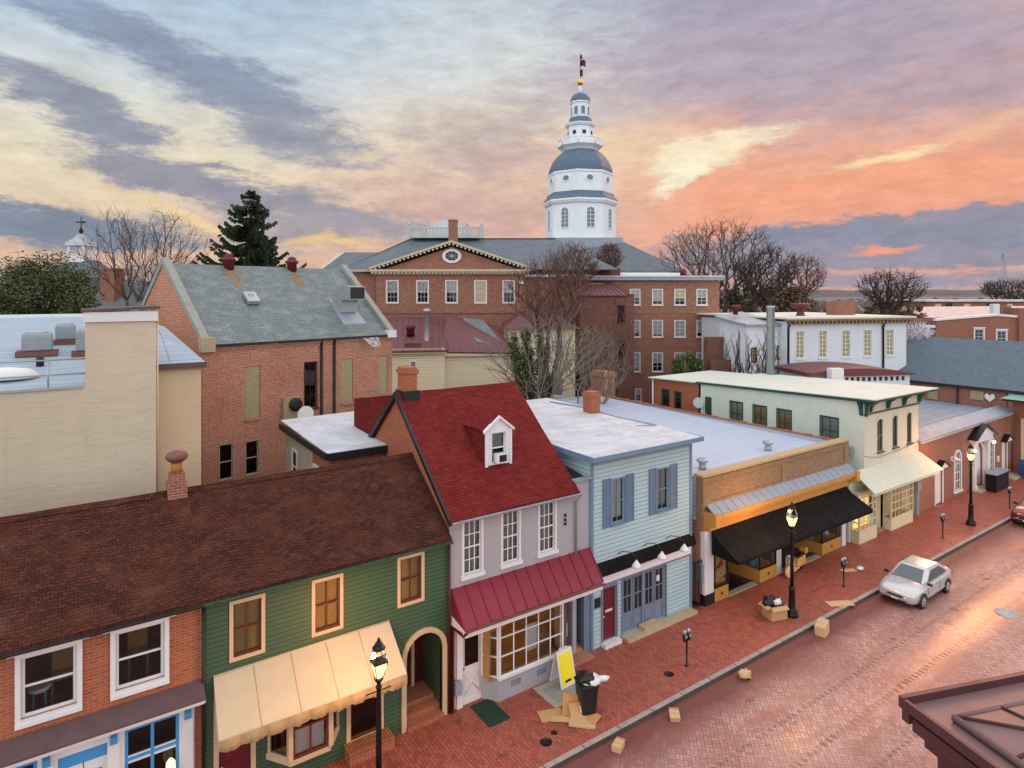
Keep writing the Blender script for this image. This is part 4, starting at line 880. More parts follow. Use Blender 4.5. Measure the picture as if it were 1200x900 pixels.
part('roof', MB().hexa([(21.5, 17.37, 4.95), (32.95, 17.37, 4.95), (32.95, 35.9, 5.15), (21.5, 35.9, 5.15), (21.5, 17.37, 5.0), (32.95, 17.37, 5.0), (32.95, 35.9, 5.2), (21.5, 35.9, 5.2)]), M['roof_bluewhite'], T)
tc = MB(); k = 17.45
while k < 36: tc.box(32.86, 33.16, k, k + .38, 5.22, 5.29 + .02 * math.sin(k * 9)); k += .41
part('tile_coping', tc, M['brick_red'], T)
sk = MB(); seams(sk, (21.55, 16.55, 3.86), (32.95, 16.55, 3.86), (32.95, PY - .04, 4.2), (21.55, PY - .04, 4.2), 22, .02, .02, .04); part('metal_skirt', sk, M['galv_dull'], T)
yc = MB(); yc.box(21.5, 33.0, 16.52, PY - .002, 3.68, 3.85); yc.box(21.55, 32.95, 16.66, PY - .002, 3.5, 3.678); yc.box(21.6, 32.9, 16.88, PY - .002, 3.1, 3.498)
for x in (21.45, 32.75): yc.box(x, x + .28, 16.44, PY - .001, 3.42, 3.92); yc.prism([(x, 16.5, 3.42), (x, PY, 3.42), (x, PY, 3.1)], (.28, 0, 0))
part('cornice', yc, M['yellow'], T)
aw = MB(); A = [(21.72, 16.86, 3.12), (32.5, 16.86, 3.12)]; Bq = [(21.72, 16.5, 2.78), (32.5, 16.5, 2.78)]; Cq = [(21.72, 15.55, 2.28), (32.5, 15.55, 2.28)]; Dq = [(21.72, 15.55, 2.14), (32.5, 15.55, 2.14)]
for p, q in ((A, Bq), (Bq, Cq), (Cq, Dq)):
    n = 26
    aw.add([tuple(Vector(e[0]).lerp(Vector(e[1]), i / n) + Vector((0, 0, -.012 * (i % 2) if e is not A else 0))) for i in range(n + 1) for e in (p, q)], [(2 * i, 2 * i + 2, 2 * i + 3, 2 * i + 1) for i in range(n)])
for x in (21.72, 32.5): aw.poly([(x, 16.86, 3.12), (x, 16.5, 2.78), (x, 15.55, 2.28), (x, 15.55, 2.14), (x, 16.86, 2.14)])
AW = part('awning', aw, M['awning_black'], T)
rb = MB(); [rb.tube([(21.72 + i * .829, 16.5, 2.79), (21.72 + i * .829, 15.55, 2.29)], .012, 4) for i in range(14)]; part('seam', rb, M['black'], AW)
pw = MB(); pw.box(21.42, 22.0, 16.98, 17.2, .45, 3.1); pw.box(26.5, 26.95, 17.0, 17.2, 0, 3.1); pw.box(32.35, 32.7, 17.0, 17.2, 0, 3.1)
part('pilaster', MB().box(21.42, 22.0, 16.98, 17.2, .45, 3.1), M['white_pink'], T); part('pilaster', MB().box(26.5, 26.95, 17.0, 17.2, 0, 3.1), M['white_pink'], T); part('pilaster', MB().box(32.35, 32.7, 17.0, 17.2, 0, 3.1), M['white_pink'], T); part('pilaster_base', MB().box(21.4, 22.02, 16.95, 17.2, 0, .45), M['black'], T)
part('meter_box', MB().box(21.30, 21.42, 17.0, 17.3, 1.0, 1.7), M['galv_dull'], T)
# entries and show windows
rm = room(T, 22.0, 32.4, 17.25, 21.5, -.0, 3.08, paint('dark_shop_interior', (.10, .06, .045), .9, .2), True, 'room', 'ceil', .6)
for (x0, x1, y0, lx) in ((22.04, 22.95, 16.95, 22.04), (25.2, 26.48, 16.95, 25.0), (30.45, 32.2, 17.0, 30.2)):
    poly = [(x0, y0), (x1, y0), (x1, 18.5), (lx, 18.5)]
    part('window_base', MB().prism([(x, y, 0) for x, y in poly], (0, 0, .56)), M['yellow'], T)
    fm = MB()
    for (x, y) in poly[:2]: fm.box(x - (.05 if x == x1 else 0), x + (.05 if x != x1 else 0), y, y + .05, .56, 2.9)
    fm.box(x0, x1, y0, y0 + .05, .56, .62); fm.box(x0, x1, y0, y0 + .05, 2.6, 3.0)
    w = part('show_window', fm, M['black'], T)
    part('pane', MB().quad((x0, y0 + .02, .6), (x1, y0 + .02, .6), (x1, y0 + .02, 2.7), (x0, y0 + .02, 2.7)), M['glass'], w)
    part('pane', MB().quad((x0 + .01, y0 + .02, .6), (lx + .01, 18.5, .6), (lx + .01, 18.5, 2.7), (x0 + .01, y0 + .02, 2.7)), M['glass'], w)
    bolt = MB().lathe([(.055, 0), (.055, .02)], (0, 0, 0), 6); bolt.v = [Vector(((x0 + x1) / 2 + v.x, y0 - .012 + v.z * -1, .28 + v.y)) for v in bolt.v]; part('rosette', bolt, M['black'], w)
part('poster', MB().box(22.12, 22.9, 17.06, 17.08, .68, 2.3), None, T)
pm, nt, bs = newmat('colourful_poster'); g = geo(nt); n1 = noi(nt, g, 3.2, 2, .5); cr = nd(nt, 'ShaderNodeValToRGB'); nt.links.new(n1.outputs['Fac'], cr.inputs[0]); cr.color_ramp.interpolation = 'CONSTANT'
for i, (p, c) in enumerate(((0, (.40, .02, .03)), (.42, (.70, .42, .06)), (.5, (.55, .22, .10)), (.56, (.75, .62, .35)), (.62, (.10, .25, .40)))):
    e = cr.color_ramp.elements[i] if i < 2 else cr.color_ramp.elements.new(p); e.position = p; e.color = (*c, 1)
nt.links.new(cr.outputs[0], bs.inputs['Base Color']); T.children[-1].data.materials.append(pm) if T.children[-1].name.startswith('poster') else [c.data.materials.append(pm) for c in T.children if c.name.startswith('poster')]
for x0, x1 in ((22.98, 24.98), (26.97, 30.2)):
    f = MB(); P_ = fr(18.5); wall(f, P_, x0, x1, 0, 3.05, [(x0 + .15, x0 + .95, 0, 2.2)], .05); part('entry_wall', f, M['maroon_dk'], T); door(T, P_, x0 + .15, x0 + .95, 0, 2.2, M['black'], glassy=(.12, .88, .12, .92), rec=.02, panels=((.1, .9, .1, .93),))
    part('entry_sill', MB().box(x0, x1, 16.92, 17.2, 0, .05), M['stone'], T)
single('doormat', MB().box(23.3, 24.7, 17.3, 18.3, .0, .025), M['black'], 'black mat lying in the first entry of the tan brick shop', 'doormat', (24, 17.8, 0))
rg = random.Random(3); pal = [(.6, .3, .08), (.5, .05, .05), (.7, .6, .4), (.1, .2, .35), (.12, .3, .15), (.75, .72, .7), (.3, .12, .3)]; pmats = [paint('goods_colour', c, .6, .1) for c in pal]
for (x0, x1, y) in ((25.35, 26.35, 17.35), (30.7, 32.0, 17.4)):
    for k in range(11 if x0 < 28 else 5):
        x = x0 + (x1 - x0) * rg.random(); h = .2 + rg.random() * .7; yy = y + rg.random() * .8; s_ = .09 + rg.random() * .09
        single('shop_goods', MB().lathe([(s_, .56), (s_ * 1.1, .56 + h * .4), (s_ * .5, .56 + h * .7), (s_ * .75, .56 + h * .85), (.02, .56 + h)], (x, yy, 0), 8), pmats[rg.randrange(7)], 'small colourful item on show behind the orange based shop windows', 'goods', (x, yy, .56), 'goods on show in the tan brick shop')
for px, py in ((823, 549), (900, 527)):
    q = atZ(px, py, 5.05)
    single('roof_turbine', MB().lathe([(.17, 5.0), (.16, 5.22), (.15, 5.22), (.15, 5.30), (.25, 5.36), (.27, 5.46), (.24, 5.49), (.05, 5.47)], (q.x, q.y, 0), 14), M['galv'], 'galvanised roof vent near the %s of the tan brick parapet' % ('left end' if px < 850 else 'middle'), 'roof vent', (q.x, q.y, 5.0), 'vents on the pale flat roof')
# iron gate in the alley
G = thing('alley_gate', 'black iron gate in the narrow alley beside the blue house', 'gate', (21.1, 17.1, 0)); g = MB()
for i in range(6): g.box(20.9 + i * .09, 20.918 + i * .09, 17.09, 17.108, 0, 1.95)
g.box(20.88, 21.4, 17.085, 17.113, .12, .16); g.box(20.88, 21.4, 17.085, 17.113, 1.85, 1.89); part('bars', g, M['iron'], G)

# ================================================================== 6 mint painted brick building with the green cornice
T = thing('mint_building', 'mint and cream painted brick building with dark green cornice and arched front windows', 'building', (34.7, FY, 0))
SX = 34.7; PX = PL((SX, 0, 0), (0, -1, 0), (-1, 0, 0))     # side wall: u = -Y
sw_ = []
for (x0, y0), (x1, y1) in (((856, 472), (870, 499)), ((883, 476), (898, 506)), ((911, 480), (927, 511)), ((962, 489), (982, 520))):
    p, q = atX(x0, y0, SX), atX(x1, y1, SX); sw_.append((-p.y, -q.y, 4.58, 6.08))
p, q = atX(826, 466, SX), atX(834, 492, SX); gdoor = (-p.y, -q.y, 4.5, 6.12)
wb = MB(); wall(wb, PX, -28.0, -17.05, 0, 7.0, sw_ + [gdoor], .12); wb.box(40.85, 41.05, 17.3, 28, 0, 7.0); wb.box(SX, 41, 27.85, 28, 0, 7.0)
# raking top of the side wall
wb.add([(SX, 17.05, 7.0), (SX, 28, 7.0), (SX, 28, 7.02), (SX, 17.05, 7.36)], [(0, 1, 2, 3)])
part('wall', wb, M['brick_paint'], T)
wb = MB(); P6 = fr(17.05); fw = [(36.10, 36.75, 4.32, 6.12, .2), (37.85, 38.48, 4.32, 6.12, .2), (39.60, 40.2, 4.32, 6.12, .2)]
wall(wb, P6, SX, 41.05, 2.9, 7.2, fw, .12); part('front_wall', wb, M['brick_cream'], T)
for a, b, c, d in sw_: window(T, PX, a, b, c, d, M['green_dk'], cols=2, rows=1, cas=.06, sill=.07, blind=M['curtain'] if a > -22 or a < -24 else M['blind'], bfrac=.95, rec=.04)
door(T, PX, *gdoor, M['green_dk'], rec=.03, handle=False)
for i, (a, b, c, d, r) in enumerate(fw): window(T, P6, a, b, c, d, M['green_dk'], cols=1 + (i != 1), rows=1, cas=.0, sill=.08, rise=r, sw=.07, mw=.03, blind=M['blue_grey'] if i == 1 else M['curtain'], bfrac=1, rec=.05)
ar = MB(); 
for a, b, c, d, r in fw:
    i_, o_ = arch_pts(a, b, d, r), arch_pts(a - .06, b + .06, d + .14, r + .1)
    for k in range(len(i_) - 1): ar.hexa([P6.p(*q, .03) for q in (i_[k], i_[k + 1], o_[k + 1], o_[k])] + [P6.p(*q, 0) for q in (i_[k], i_[k + 1], o_[k + 1], o_[k])])
part('window_hood', ar, M['brick_cream'], T)
rf = MB().hexa([(34.35, 16.3, 7.42), (41.9, 16.3, 7.42), (41.9, 28.1, 7.06), (34.5, 28.1, 7.06), (34.35, 16.3, 7.47), (41.9, 16.3, 7.47), (41.9, 28.1, 7.11), (34.5, 28.1, 7.11)])
part('roof', rf, M['roof_cream'], T)
cn = MB(); cn.box(34.4, 41.85, 16.36, 17.04, 7.28, 7.415); cn.box(34.6, 41.2, 16.9, 17.04, 7.1, 7.278); cn.box(34.62, 41.15, 16.97, 17.04, 6.5, 6.58)
cn.hexa([(34.52, 17.05, 7.22), (34.68, 17.05, 7.22), (34.68, 28.1, 6.92), (34.52, 28.1, 6.92), (34.52, 17.05, 7.415), (34.68, 17.05, 7.415), (34.68, 28.1, 7.055), (34.52, 28.1, 7.055)])
CN = part('cornice', cn, M['green_dk'], T)
for x in (34.72, 35.15, 37.1, 39.0, 40.9):
    h = .85 if x in (34.72,) else .66; k = MB().prism([(x, 16.46, 7.27), (x, 17.03, 7.27), (x, 17.03, 7.27 - h), (x, 16.9, 7.3 - h), (x, 16.82, 7.0)], (.17, 0, 0)); part('bracket', k, M['green_dk'], CN)
part('bracket', MB().prism([(34.69, 17.1, 7.25), (34.30, 17.1, 7.25), (34.5, 17.1, 6.9), (34.60, 17.1, 6.5), (34.69, 17.1, 6.45)], (0, .16, 0)), M['green_dk'], CN)
# ribbed cream canopy and lit shopfronts
sm_ = MB(); seams(sm_, (33.35, 15.85, 2.82), (41.35, 15.85, 2.82), (41.1, 17.04, 3.66), (33.5, 17.04, 3.66), 30, .025, .03)
cn2 = part('canopy', sm_, M['metal_cream'], T); part('fascia', MB().box(33.5, 41.2, 15.98, 16.1, 2.62, 2.8), M['mint'], cn2)
ws = MB(); ws.box(33.3, 34.7, 17.06, 17.2, 0, 3.6); ws.box(33.12, 33.3, 17.06, 18.5, 0, 3.6); part('shop_wall', ws, M['mint'], T)
for (x0, x1, y0, cols, lit) in ((33.3, 35.15, 16.62, 4, 'warm_lit'), (36.7, 39.3, 16.6, 6, 'warm_dim')):
    part('window_base', MB().box(x0, x1, y0, 17.04, 0, .62), M['cream'], T); part('window_head', MB().box(x0 + .02, x1 - .02, y0 + .04, 17.04, 2.42, 2.62), M['cream'], T)
    window(T, fr(y0), x0, x1, .62, 2.42, M['cream'], cols=cols, rows=4, cas=0, sw=.07, mw=.045, mid=False, rec=-.02, name='shop_window')
    window(T, PL((x0, y0, 0), (0, -1, 0), (-1, 0, 0)), -.42, 0, .62, 2.42, M['cream'], cols=1, rows=4, cas=0, sw=.05, mw=.045, mid=False, rec=-.02, name='shop_window')
    part('lit_display', MB().quad((x0 + .05, 17.0, .66), (x1 - .05, 17.0, .66), (x1 - .05, 17.0, 2.4), (x0 + .05, 17.0, 2.4)), M[lit], T)
wl = MB(); wall(wl, fr(17.15), 35.15, 36.7, 0, 2.95, [(35.4, 36.4, 0, 2.3)], .3); part('shopfront', wl, M['cream'], T); wl = MB(); wall(wl, fr(17.08), 39.3, 41.05, 0, 2.95, [(39.55, 40.3, 0, 2.25)], .2); part('shopfront', wl, M['cream'], T)
door(T, fr(17.3), 35.4, 36.4, 0, 2.3, M['mint'], rec=.05, glassy=(.15, .85, .4, .92)); door(T, fr(17.1), 39.55, 40.3, 0, 2.25, M['cream'], rec=.1)
part('entry_step', MB().box(35.2, 36.65, 16.85, 17.1, 0, .08), M['brick_grey'], T)
part('electric_box', MB().box(34.42, 34.69, 17.6, 18.1, 4.3, 4.7).box(34.42, 34.69, 18.15, 18.5, 4.35, 4.75), M['galv_dull'], T)
pipe(T, [(34.55, 17.8, 4.3), (34.55, 17.8, 3.4)], M['galv_dull'], .05, 'conduit'); pipe(T, [(34.68, 17.05, 4.3), (36, 17.0, 4.05), (38.5, 17.0, 4.1), (41, 17.0, 4.3)], M['galv_dull'], .02, 'cable')
eb = MB(); eb.box(40.4, 40.85, 16.8, 17.07, 1.45, 2.2); eb.box(40.45, 40.62, 16.85, 17.07, 0, 1.45); eb.box(40.68, 40.8, 16.9, 17.07, 0, 1.45); part('electric_box', eb, M['galv_dull'], T)
q = atX(819, 472, SX - .4); sdish = single('satellite_dish', MB().lathe([(.02, 0), (.2, .03), (.36, .12)], (0, 0, 0), 16), M['galv'], 'grey satellite dish on the mint brick side wall beside the green door', 'satellite dish', (0, 0, 0)); sdish.location = q; sdish.rotation_euler = (R(80), 0, R(-60))
part('dish_arm', MB().tube([(0, 0, 0), (0, -.1, -.35)], .02, 5), M['galv'], sdish)
# brick rear wing
T = thing('brick_rear_wing', 'low red brick wing with two dark windows behind the mint building', 'building', (34.8, 28, 0))
p, q = atX(776, 474, SX), atX(784, 493, SX); r_, s_ = atX(791, 477, SX), atX(798, 497, SX)
rw = [(-p.y, -q.y, 4.95, 6.15), (-r_.y, -s_.y, 4.9, 6.12)]
e = atX(765, 457, SX).y; wb = MB(); wall(wb, PX, -e, -28.0, 0, 6.95, rw, .12); wb.box(SX + .01, 41, e - .2, e, 0, 6.9); part('wall', wb, M['brick_red'], T)
for a, b, c, d in rw: window(T, PX, a, b, c, d, M['green_dk'], cols=1, rows=1, cas=.04, rec=.03)
part('roof', MB().hexa([(34.4, 28.1, 6.98), (41.5, 28.1, 6.98), (41.5, e + .2, 6.85), (34.4, e + .2, 6.85), (34.4, 28.1, 7.05), (41.5, 28.1, 7.05), (41.5, e + .2, 6.92), (34.4, e + .2, 6.92)]), M['roof_cream'], T)
pipe(T, [(34.6, e - .1, 6.8), (34.6, e - .1, 3)], M['white'], .06)
q = atX(697, 470, 33.0)
chm = single('brick_stack', MB().box(33.2, 34.3, q.y - .9, q.y + .6, 0, 7.0).box(33.1, 34.4, q.y - 1, q.y + .7, 6.6, 6.85), M['brick_grey'], 'broad red brick chimney stack rising behind the pale flat roofs', 'chimney', (33.7, q.y, 0))

# ================================================================== 7 one storey red brick building with white doorways
T = thing('red_brick_hall', 'one storey red brick building with a white pedimented doorway and arched white windows', 'building', (41.1, FY, 0))
P7 = fr(17.05); aw_ = [(46.15, 47.05, .35, 2.85, .45), (51.75, 52.55, .45, 2.95, .4)]; d1, d2, d3 = (43.35, 44.3, 0, 2.15), (49.0, 50.6, .1, 3.0, .8), (54.15, 54.95, .15, 2.4)
wb = MB(); wall(wb, P7, 41.06, 55.9, 0, 4.25, aw_ + [d1, d2, d3], .15); part('wall', wb, M['brick_church'], T)
part('wall', MB().box(41.1, 55.9, 32, 32.2, 0, 4.6), M['brick_church'], T)
rf = MB(); rf.hexa([(41.1, 17.6, 4.25), (55.95, 17.6, 4.45), (55.95, 32, 4.6), (41.1, 32, 4.6), (41.1, 17.6, 4.3), (55.95, 17.6, 4.5), (55.95, 32, 4.66), (41.1, 32, 4.66)]); part('roof', rf, M['roof_dull'], T)
fb = MB(); fb.hexa([(41.0, 16.85, 4.22), (56.0, 16.85, 4.42), (56, 17.9, 4.55), (41, 17.9, 4.35), (41.0, 16.85, 4.3), (56.0, 16.85, 4.5), (56, 17.9, 4.8), (41, 17.9, 4.6)]); part('roof_edge', fb, M['galv_dull'], T)
cr_ = MB(); [cr_.box(41.1 + i * .25, 41.22 + i * .25, 16.86, 17.0, 4.12 + .0135 * i * .25, 4.22 + .0135 * i * .25) for i in range(59)]; part('dentil_course', cr_, M['brick_cream'], T)
for a, b, c, d, r in aw_: window(T, P7, a, b, c, d, M['white_pink'], cols=3, rows=2, cas=.14, sill=.1, rise=r, sw=.07, mw=.035, blind=M['blind_white'], rec=.04)
for (a, b, c, d), pw_ in ((d1, 1), (d3, 1)):
    door(T, P7, a, b, c, d, M['white_pink'], cas=.13, cmat=M['white_pink'], rec=.08)
    m_ = (a + b) / 2; g = MB(); g.prism([(a - .25, 16.75, d + .14), (b + .25, 16.75, d + .14), (m_, 16.75, d + .55)], (0, .3, 0)); part('pediment', g, M['white_pink'], T)
    g = MB(); [g.slab([(e_, 16.68, d + .16), (e_, 17.05, d + .16), (m_, 17.05, d + .62), (m_, 16.68, d + .62)], .05) for e_ in (a - .32, b + .32)]; part('pediment_roof', g, M['iron'], T)
sur = MB(); ring(sur, P7, d2[0], d2[1], .1, 3.0, .12, 0, .10, .8, bottom=False)
for x in (48.45, 50.75): sur.box(x, x + .4, 16.7, 17.04, .0, .35); sur.box(x + .05, x + .35, 16.76, 17.04, .35, 3.0); sur.box(x, x + .4, 16.7, 17.04, 3.0, 3.2)
sur.box(48.35, 51.25, 16.66, 17.04, 3.2, 3.5); P7.box(sur, 48.85, 50.75, 3.001, 3.2, 0, .1); part('door_surround', sur, M['white_pink'], T)
door(T, P7, 49.0, 50.6, .1, 2.9, M['white_pink'], rec=.12, panels=((.05, .47, .06, .4), (.53, .95, .06, .4), (.05, .47, .45, .8), (.53, .95, .45, .8)))
part('pediment', MB().prism([(48.2, 16.6, 3.5), (51.4, 16.6, 3.5), (49.8, 16.6, 4.25)], (0, .44, 0)), M['white_pink'], T)
g = MB(); [g.slab([(e_, 16.45, 3.5), (e_, 17.4, 3.5), (49.8, 17.4, 4.36), (49.8, 16.45, 4.36)], .07) for e_ in (48.05, 51.55)]; part('pediment_roof', g, M['iron'], T)
part('entry_step', MB().box(48.3, 51.3, 16.4, 17.0, 0, .1), M['stone'], T); part('entry_step', MB().box(53.7, 55.5, 16.2, 17.0, 0, .15), M['stone'], T)
part('wall_plaque', P7.box(MB(), 53.15, 53.5, 1.2, 1.6, 0, .04), M['white'], T)
for x, z in ((48.3, 2.75), (51.55, 2.9)):
    l = thing('entrance_lantern', 'small lit lantern on the %s of the white doorway of the red brick building' % ('left' if x < 50 else 'right'), 'wall lamp', (x, 17, z), 'lanterns beside the white doorway')
    part('globe', MB().ball((x, 16.7, z), .11, 10), M['flame'], l); part('bracket', MB().tube([(x, 17.05, z + .05), (x, 16.8, z + .15), (x, 16.7, z + .12)], .02, 5), M['iron'], l)
q = atY(1117, 537, 16.9); l = thing('flood_light', 'white double flood light on the red brick wall left of the arched window', 'flood light', (q.x, 17, q.z))
part('head', MB().tube([(q.x + .05, 16.9, q.z), (q.x - .22, 16.65, q.z + .06)], [.05, .10], 10), M['white'], l); part('head', MB().tube([(q.x + .12, 16.9, q.z - .05), (q.x + .32, 16.65, q.z - .12)], [.05, .10], 10), M['white'], l); part('mount', MB().box(q.x - .05, q.x + .25, 16.85, 17.04, q.z - .2, q.z + .05), M['white'], l)

# ================================================================== 8 corner building at the right edge
T = thing('corner_building', 'brick corner building with green copper eave cut by the right edge of the picture', 'building', (56.2, FY, 0))
part('wall', MB().box(56.3, 70, 14.6, 17.1, 0, 5.4), M['brick_church'], T)
part('roof', MB().hexa([(54.5, 13.4, 5.52), (71, 13.4, 5.52), (71, 17.3, 5.52), (54.5, 17.3, 5.52), (56.0, 14.6, 5.8), (69, 14.6, 5.8), (69, 16.9, 5.8), (56.0, 16.9, 5.8)]), paint('copper_green_roof', (.20, .36, .31), .6, .2), T)
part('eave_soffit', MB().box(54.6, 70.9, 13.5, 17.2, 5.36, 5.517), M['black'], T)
part('pilaster', MB().box(56.24, 56.298, 14.9, 16.6, 0, 4.0), M['cream'], T)

# ================================================================== buildings behind, each in its own frame
class Fr:
    """frame of a building: origin below pixel column px at distance d, facade turned by ang from the view plane"""
    def __init__(s, px, d, ang=0.0):
        s.O = atD(px, HOR, d); s.O.z = 0; a = R(ang); s.U = RT * math.cos(a) + FW * math.sin(a); s.V = Vector((-s.U.y, s.U.x, 0)); s.rz = math.atan2(s.U.y, s.U.x)
    def hit(s, x, y, v=0.0):
        r = ray(x, y); o = s.O + s.V * v; t = (o - C0).dot(s.V) / r.dot(s.V); p = C0 + r * t; return (p - s.O).dot(s.U), p.z
    def rect(s, x0, y0, x1, y1, v=0.0): a, b = s.hit(x0, y0, v); c, d = s.hit(x1, y1, v); return (a, c, d, b)
    def thing(s, name, label, cat='building', group=None): return thing(name, label, cat, s.O, group, s.rz, True)
LP = lambda y=0.0: PL((0, y, 0), (1, 0, 0), (0, -1, 0))       # facade plane in a local frame
def body(mb, u0, u1, v1, zt, holes=(), z0=-.3, depth=.14):
    wall(mb, LP(), u0, u1, z0, zt, holes, depth); mb.box(u0, u0 + .2, .002, v1, z0, zt); mb.box(u1 - .2, u1, .002, v1, z0, zt); mb.box(u0 + .2, u1 - .2, v1 - .2, v1, z0, zt)
def flat_roof(mb, u0, u1, v0, v1, z, t=.2, o=.2): mb.box(u0 - o, u1 + o, v0 - o, v1 + o, z, z + t)
def hip(mb, u0, u1, v0, v1, z0, z1, iu, iv=None):
    iv = (v1 - v0) / 2 if iv is None else iv
    mb.hexa([(u0, v0, z0), (u1, v0, z0), (u1, v1, z0), (u0, v1, z0), (u0 + iu, v0 + iv, z1), (u1 - iu, v0 + iv, z1), (u1 - iu, v1 - iv + .01, z1), (u0 + iu, v1 - iv + .01, z1)])

# ---- rear shed roof with white membrane and brick wall, red cheek on the grey house
T = thing('rear_shed', 'small rear building with a white flat roof tucked under the brick gable', 'building', (8.4, 22.6, 0))
sb = MB(); sb.box(7.35, 7.55, 22.2, 28.0, 0, 7.3); sb.box(7.55, 9.42, 22.2, 22.4, 0, 7.2); sb.box(7.55, 10.6, 27.8, 28.0, 0, 7.3); part('wall', sb, M['brick_red'], T)
part('stucco_patch', MB().box(7.33, 7.349, 24.2, 27.9, 4.0, 7.05), M['concrete'], T)
part('roof', MB().prism([(7.2, 22.0, 7.30), (9.43, 22.0, 7.34), (9.43, 25.3, 7.42), (10.8, 25.3, 7.45), (10.8, 28.3, 7.5), (7.2, 28.3, 7.46)], (0, 0, .05)), M['roof_white'], T)
part('roof_edge', MB().box(7.12, 7.2, 22.0, 28.3, 7.12, 7.36).box(7.2, 9.43, 21.92, 22.0, 7.12, 7.36), M['black'], T)
PW = PL((7.33, 0, 0), (0, -1, 0), (-1, 0, 0))
for u in (-26.9, -24.0): window(T, PW, u, u + .6, 5.2, 6.5, M['white'], cols=1, rows=1, cas=.06, rec=-.02, gl='glass_dark')
gh = bpy.data.objects['grey_house']
part('rear_dormer', MB().prism([(9.47, 21.05, 9.36), (9.47, 25.5, 8.62), (9.47, 25.5, 6.0)], (4.9, 0, 0)), M['shingle_red'], gh)

# ---- tan stucco building at the left edge
T = thing('tan_stucco_building', 'large blank tan stucco building at the left edge with a raised end wall', 'building', (-12, 24, 0))
part('wall', MB().prism([(-14, 24, 0), (2.07, 24, 0), (2.07, 24, 12.50), (.12, 24, 12.40), (.12, 24, 10.05), (-14, 24, 10.05)], (0, .3, 0)).box(1.87, 2.07, 24.3, 37, 0, 11.0), M['stucco_tan'], T)
part('tower_wall', MB().box(.12, 1.86, 24.301, 25.6, 9.9, 12.38), M['stucco_tan'], T)
part('tower_coping', MB().box(.06, 2.12, 23.93, 25.66, 12.12, 12.44), M['white'], T); part('tower_cap', MB().hexa([(.0, 23.88, 12.44), (2.18, 23.88, 12.52), (2.18, 25.7, 12.52), (.0, 25.7, 12.44), (.0, 23.88, 12.52), (2.18, 23.88, 12.62), (2.18, 25.7, 12.62), (.0, 25.7, 12.52)]), M['purple_lead'], T)
RS = lambda y: 9.85 + (y - 24.3) * (2.05 / 13)
ro = part('roof', MB().hexa([(-18, 24.3, RS(24.3) - .1), (1.88, 24.3, RS(24.3) - .1), (1.88, 37.3, RS(37.3) - .1), (-18, 37.3, RS(37.3) - .1), (-18, 24.3, RS(24.3)), (1.88, 24.3, RS(24.3)), (1.88, 37.3, RS(37.3)), (-18, 37.3, RS(37.3))]), M['roof_grey'], T)
part('parapet_flashing', MB().box(-14, .05, 23.95, 24.12, 10.05, 10.12), M['galv'], T)
part('back_parapet', MB().box(-18, 1.88, 37.3, 37.5, 8, RS(37.5) + .12), M['white'], T)
def on_roof(x, y):
    v = ray(x, y); k = 2.05 / 13
    t = (9.85 - 24.3 * k - CAMZ) / (v.z - v.y * k); return C0 + v * t
for i, (x, y, s, h) in enumerate(((44, 415, .92, .66), (77, 402, .68, .62), (103, 415, .75, .8))):
    p = on_roof(x, y); lab = ('large grey air conditioning unit on the flat roof left of the others', 'smaller square air conditioning unit in the middle of the flat roof', 'air conditioning unit partly hidden behind the tan end wall')[i]
    A = thing('rooftop_unit', lab, 'air conditioner', p, 'air conditioning units on the tan building')
    part('case', MB().box(p.x - s / 2, p.x + s / 2, p.y - s / 2, p.y + s / 2, p.z + .15, p.z + .15 + h), M['galv_dull'], A, bevel=.05)
    g = MB(); [g.box(p.x - s / 2 - .02, p.x + s / 2 + .02, p.y - s / 2 - .02, p.y + s / 2 + .02, p.z + .22 + k * .07, p.z + .24 + k * .07) for k in range(int((h - .12) / .07))]; part('grille', g, M['galv'], A)
    part('curb', MB().box(p.x - s * .7, p.x + s * .7, p.y - s * .55, p.y + s * .55, p.z - .05, p.z + .14), M['rust_top'], A)
    part('fan_guard', MB().lathe([(s * .38, p.z + .151 + h), (s * .36, p.z + .2 + h), (.05, p.z + .22 + h)], (p.x, p.y, 0), 16), M['galv'], A)
rl = MB(); ra = on_roof(-40, 436); 
for z in (.55, 1.02): rl.tube([(-14, 24.6, RS(24.6) + z), (1.8, 24.6, RS(24.6) + z)], .025, 6)
for x in (-6, -4.2, -2.3, -.85): rl.tube([(x, 24.6, RS(24.6)), (x, 24.6, RS(24.6) + 1.02)], .03, 6)
single('roof_railing', rl, M['galv'], 'thin galvanised pipe railing along the front of the left flat roof', 'railing', (-6, 24.6, 9.9))
p = on_roof(6, 444); single('skylight', MB().lathe([(.75, p.z), (.75, p.z + .12), (.55, p.z + .3), (.1, p.z + .38)], (p.x, p.y, 0), 20, sc=(1.2, .7)), M['white'], 'white domed skylight at the left end of the grey flat roof', 'skylight', p)
p = on_roof(47, 429); single('roof_pipe', MB().lathe([(.12, p.z), (.12, p.z + .35)], (p.x, p.y, 0), 10), M['black'], 'short black vent pipe standing on the flat roof below the units', 'roof vent', p)
pipe(T, [(2.12, 24.1, 12.3), (2.12, 24.1, 6)], M['ochre'] if 'ochre' in M else M['stucco_ochre'], .03)
T = thing('ochre_annex', 'narrow ochre stucco annex with a sloping metal roof right of the tan end wall', 'building', (2.6, 25.2, 0))
part('wall', MB().box(2.10, 3.58, 25.0, 27.4, 0, 10.50), M['stucco_ochre'], T)
part('roof', MB().slab([(2.1, 24.85, 10.55), (3.72, 24.85, 10.55), (3.0, 31, 11.6), (1.5, 31, 12.2)], .1), M['roof_grey'], T); part('eave', MB().box(2.1, 3.74, 24.78, 24.85, 10.38, 10.58), M['purple_lead'], T)

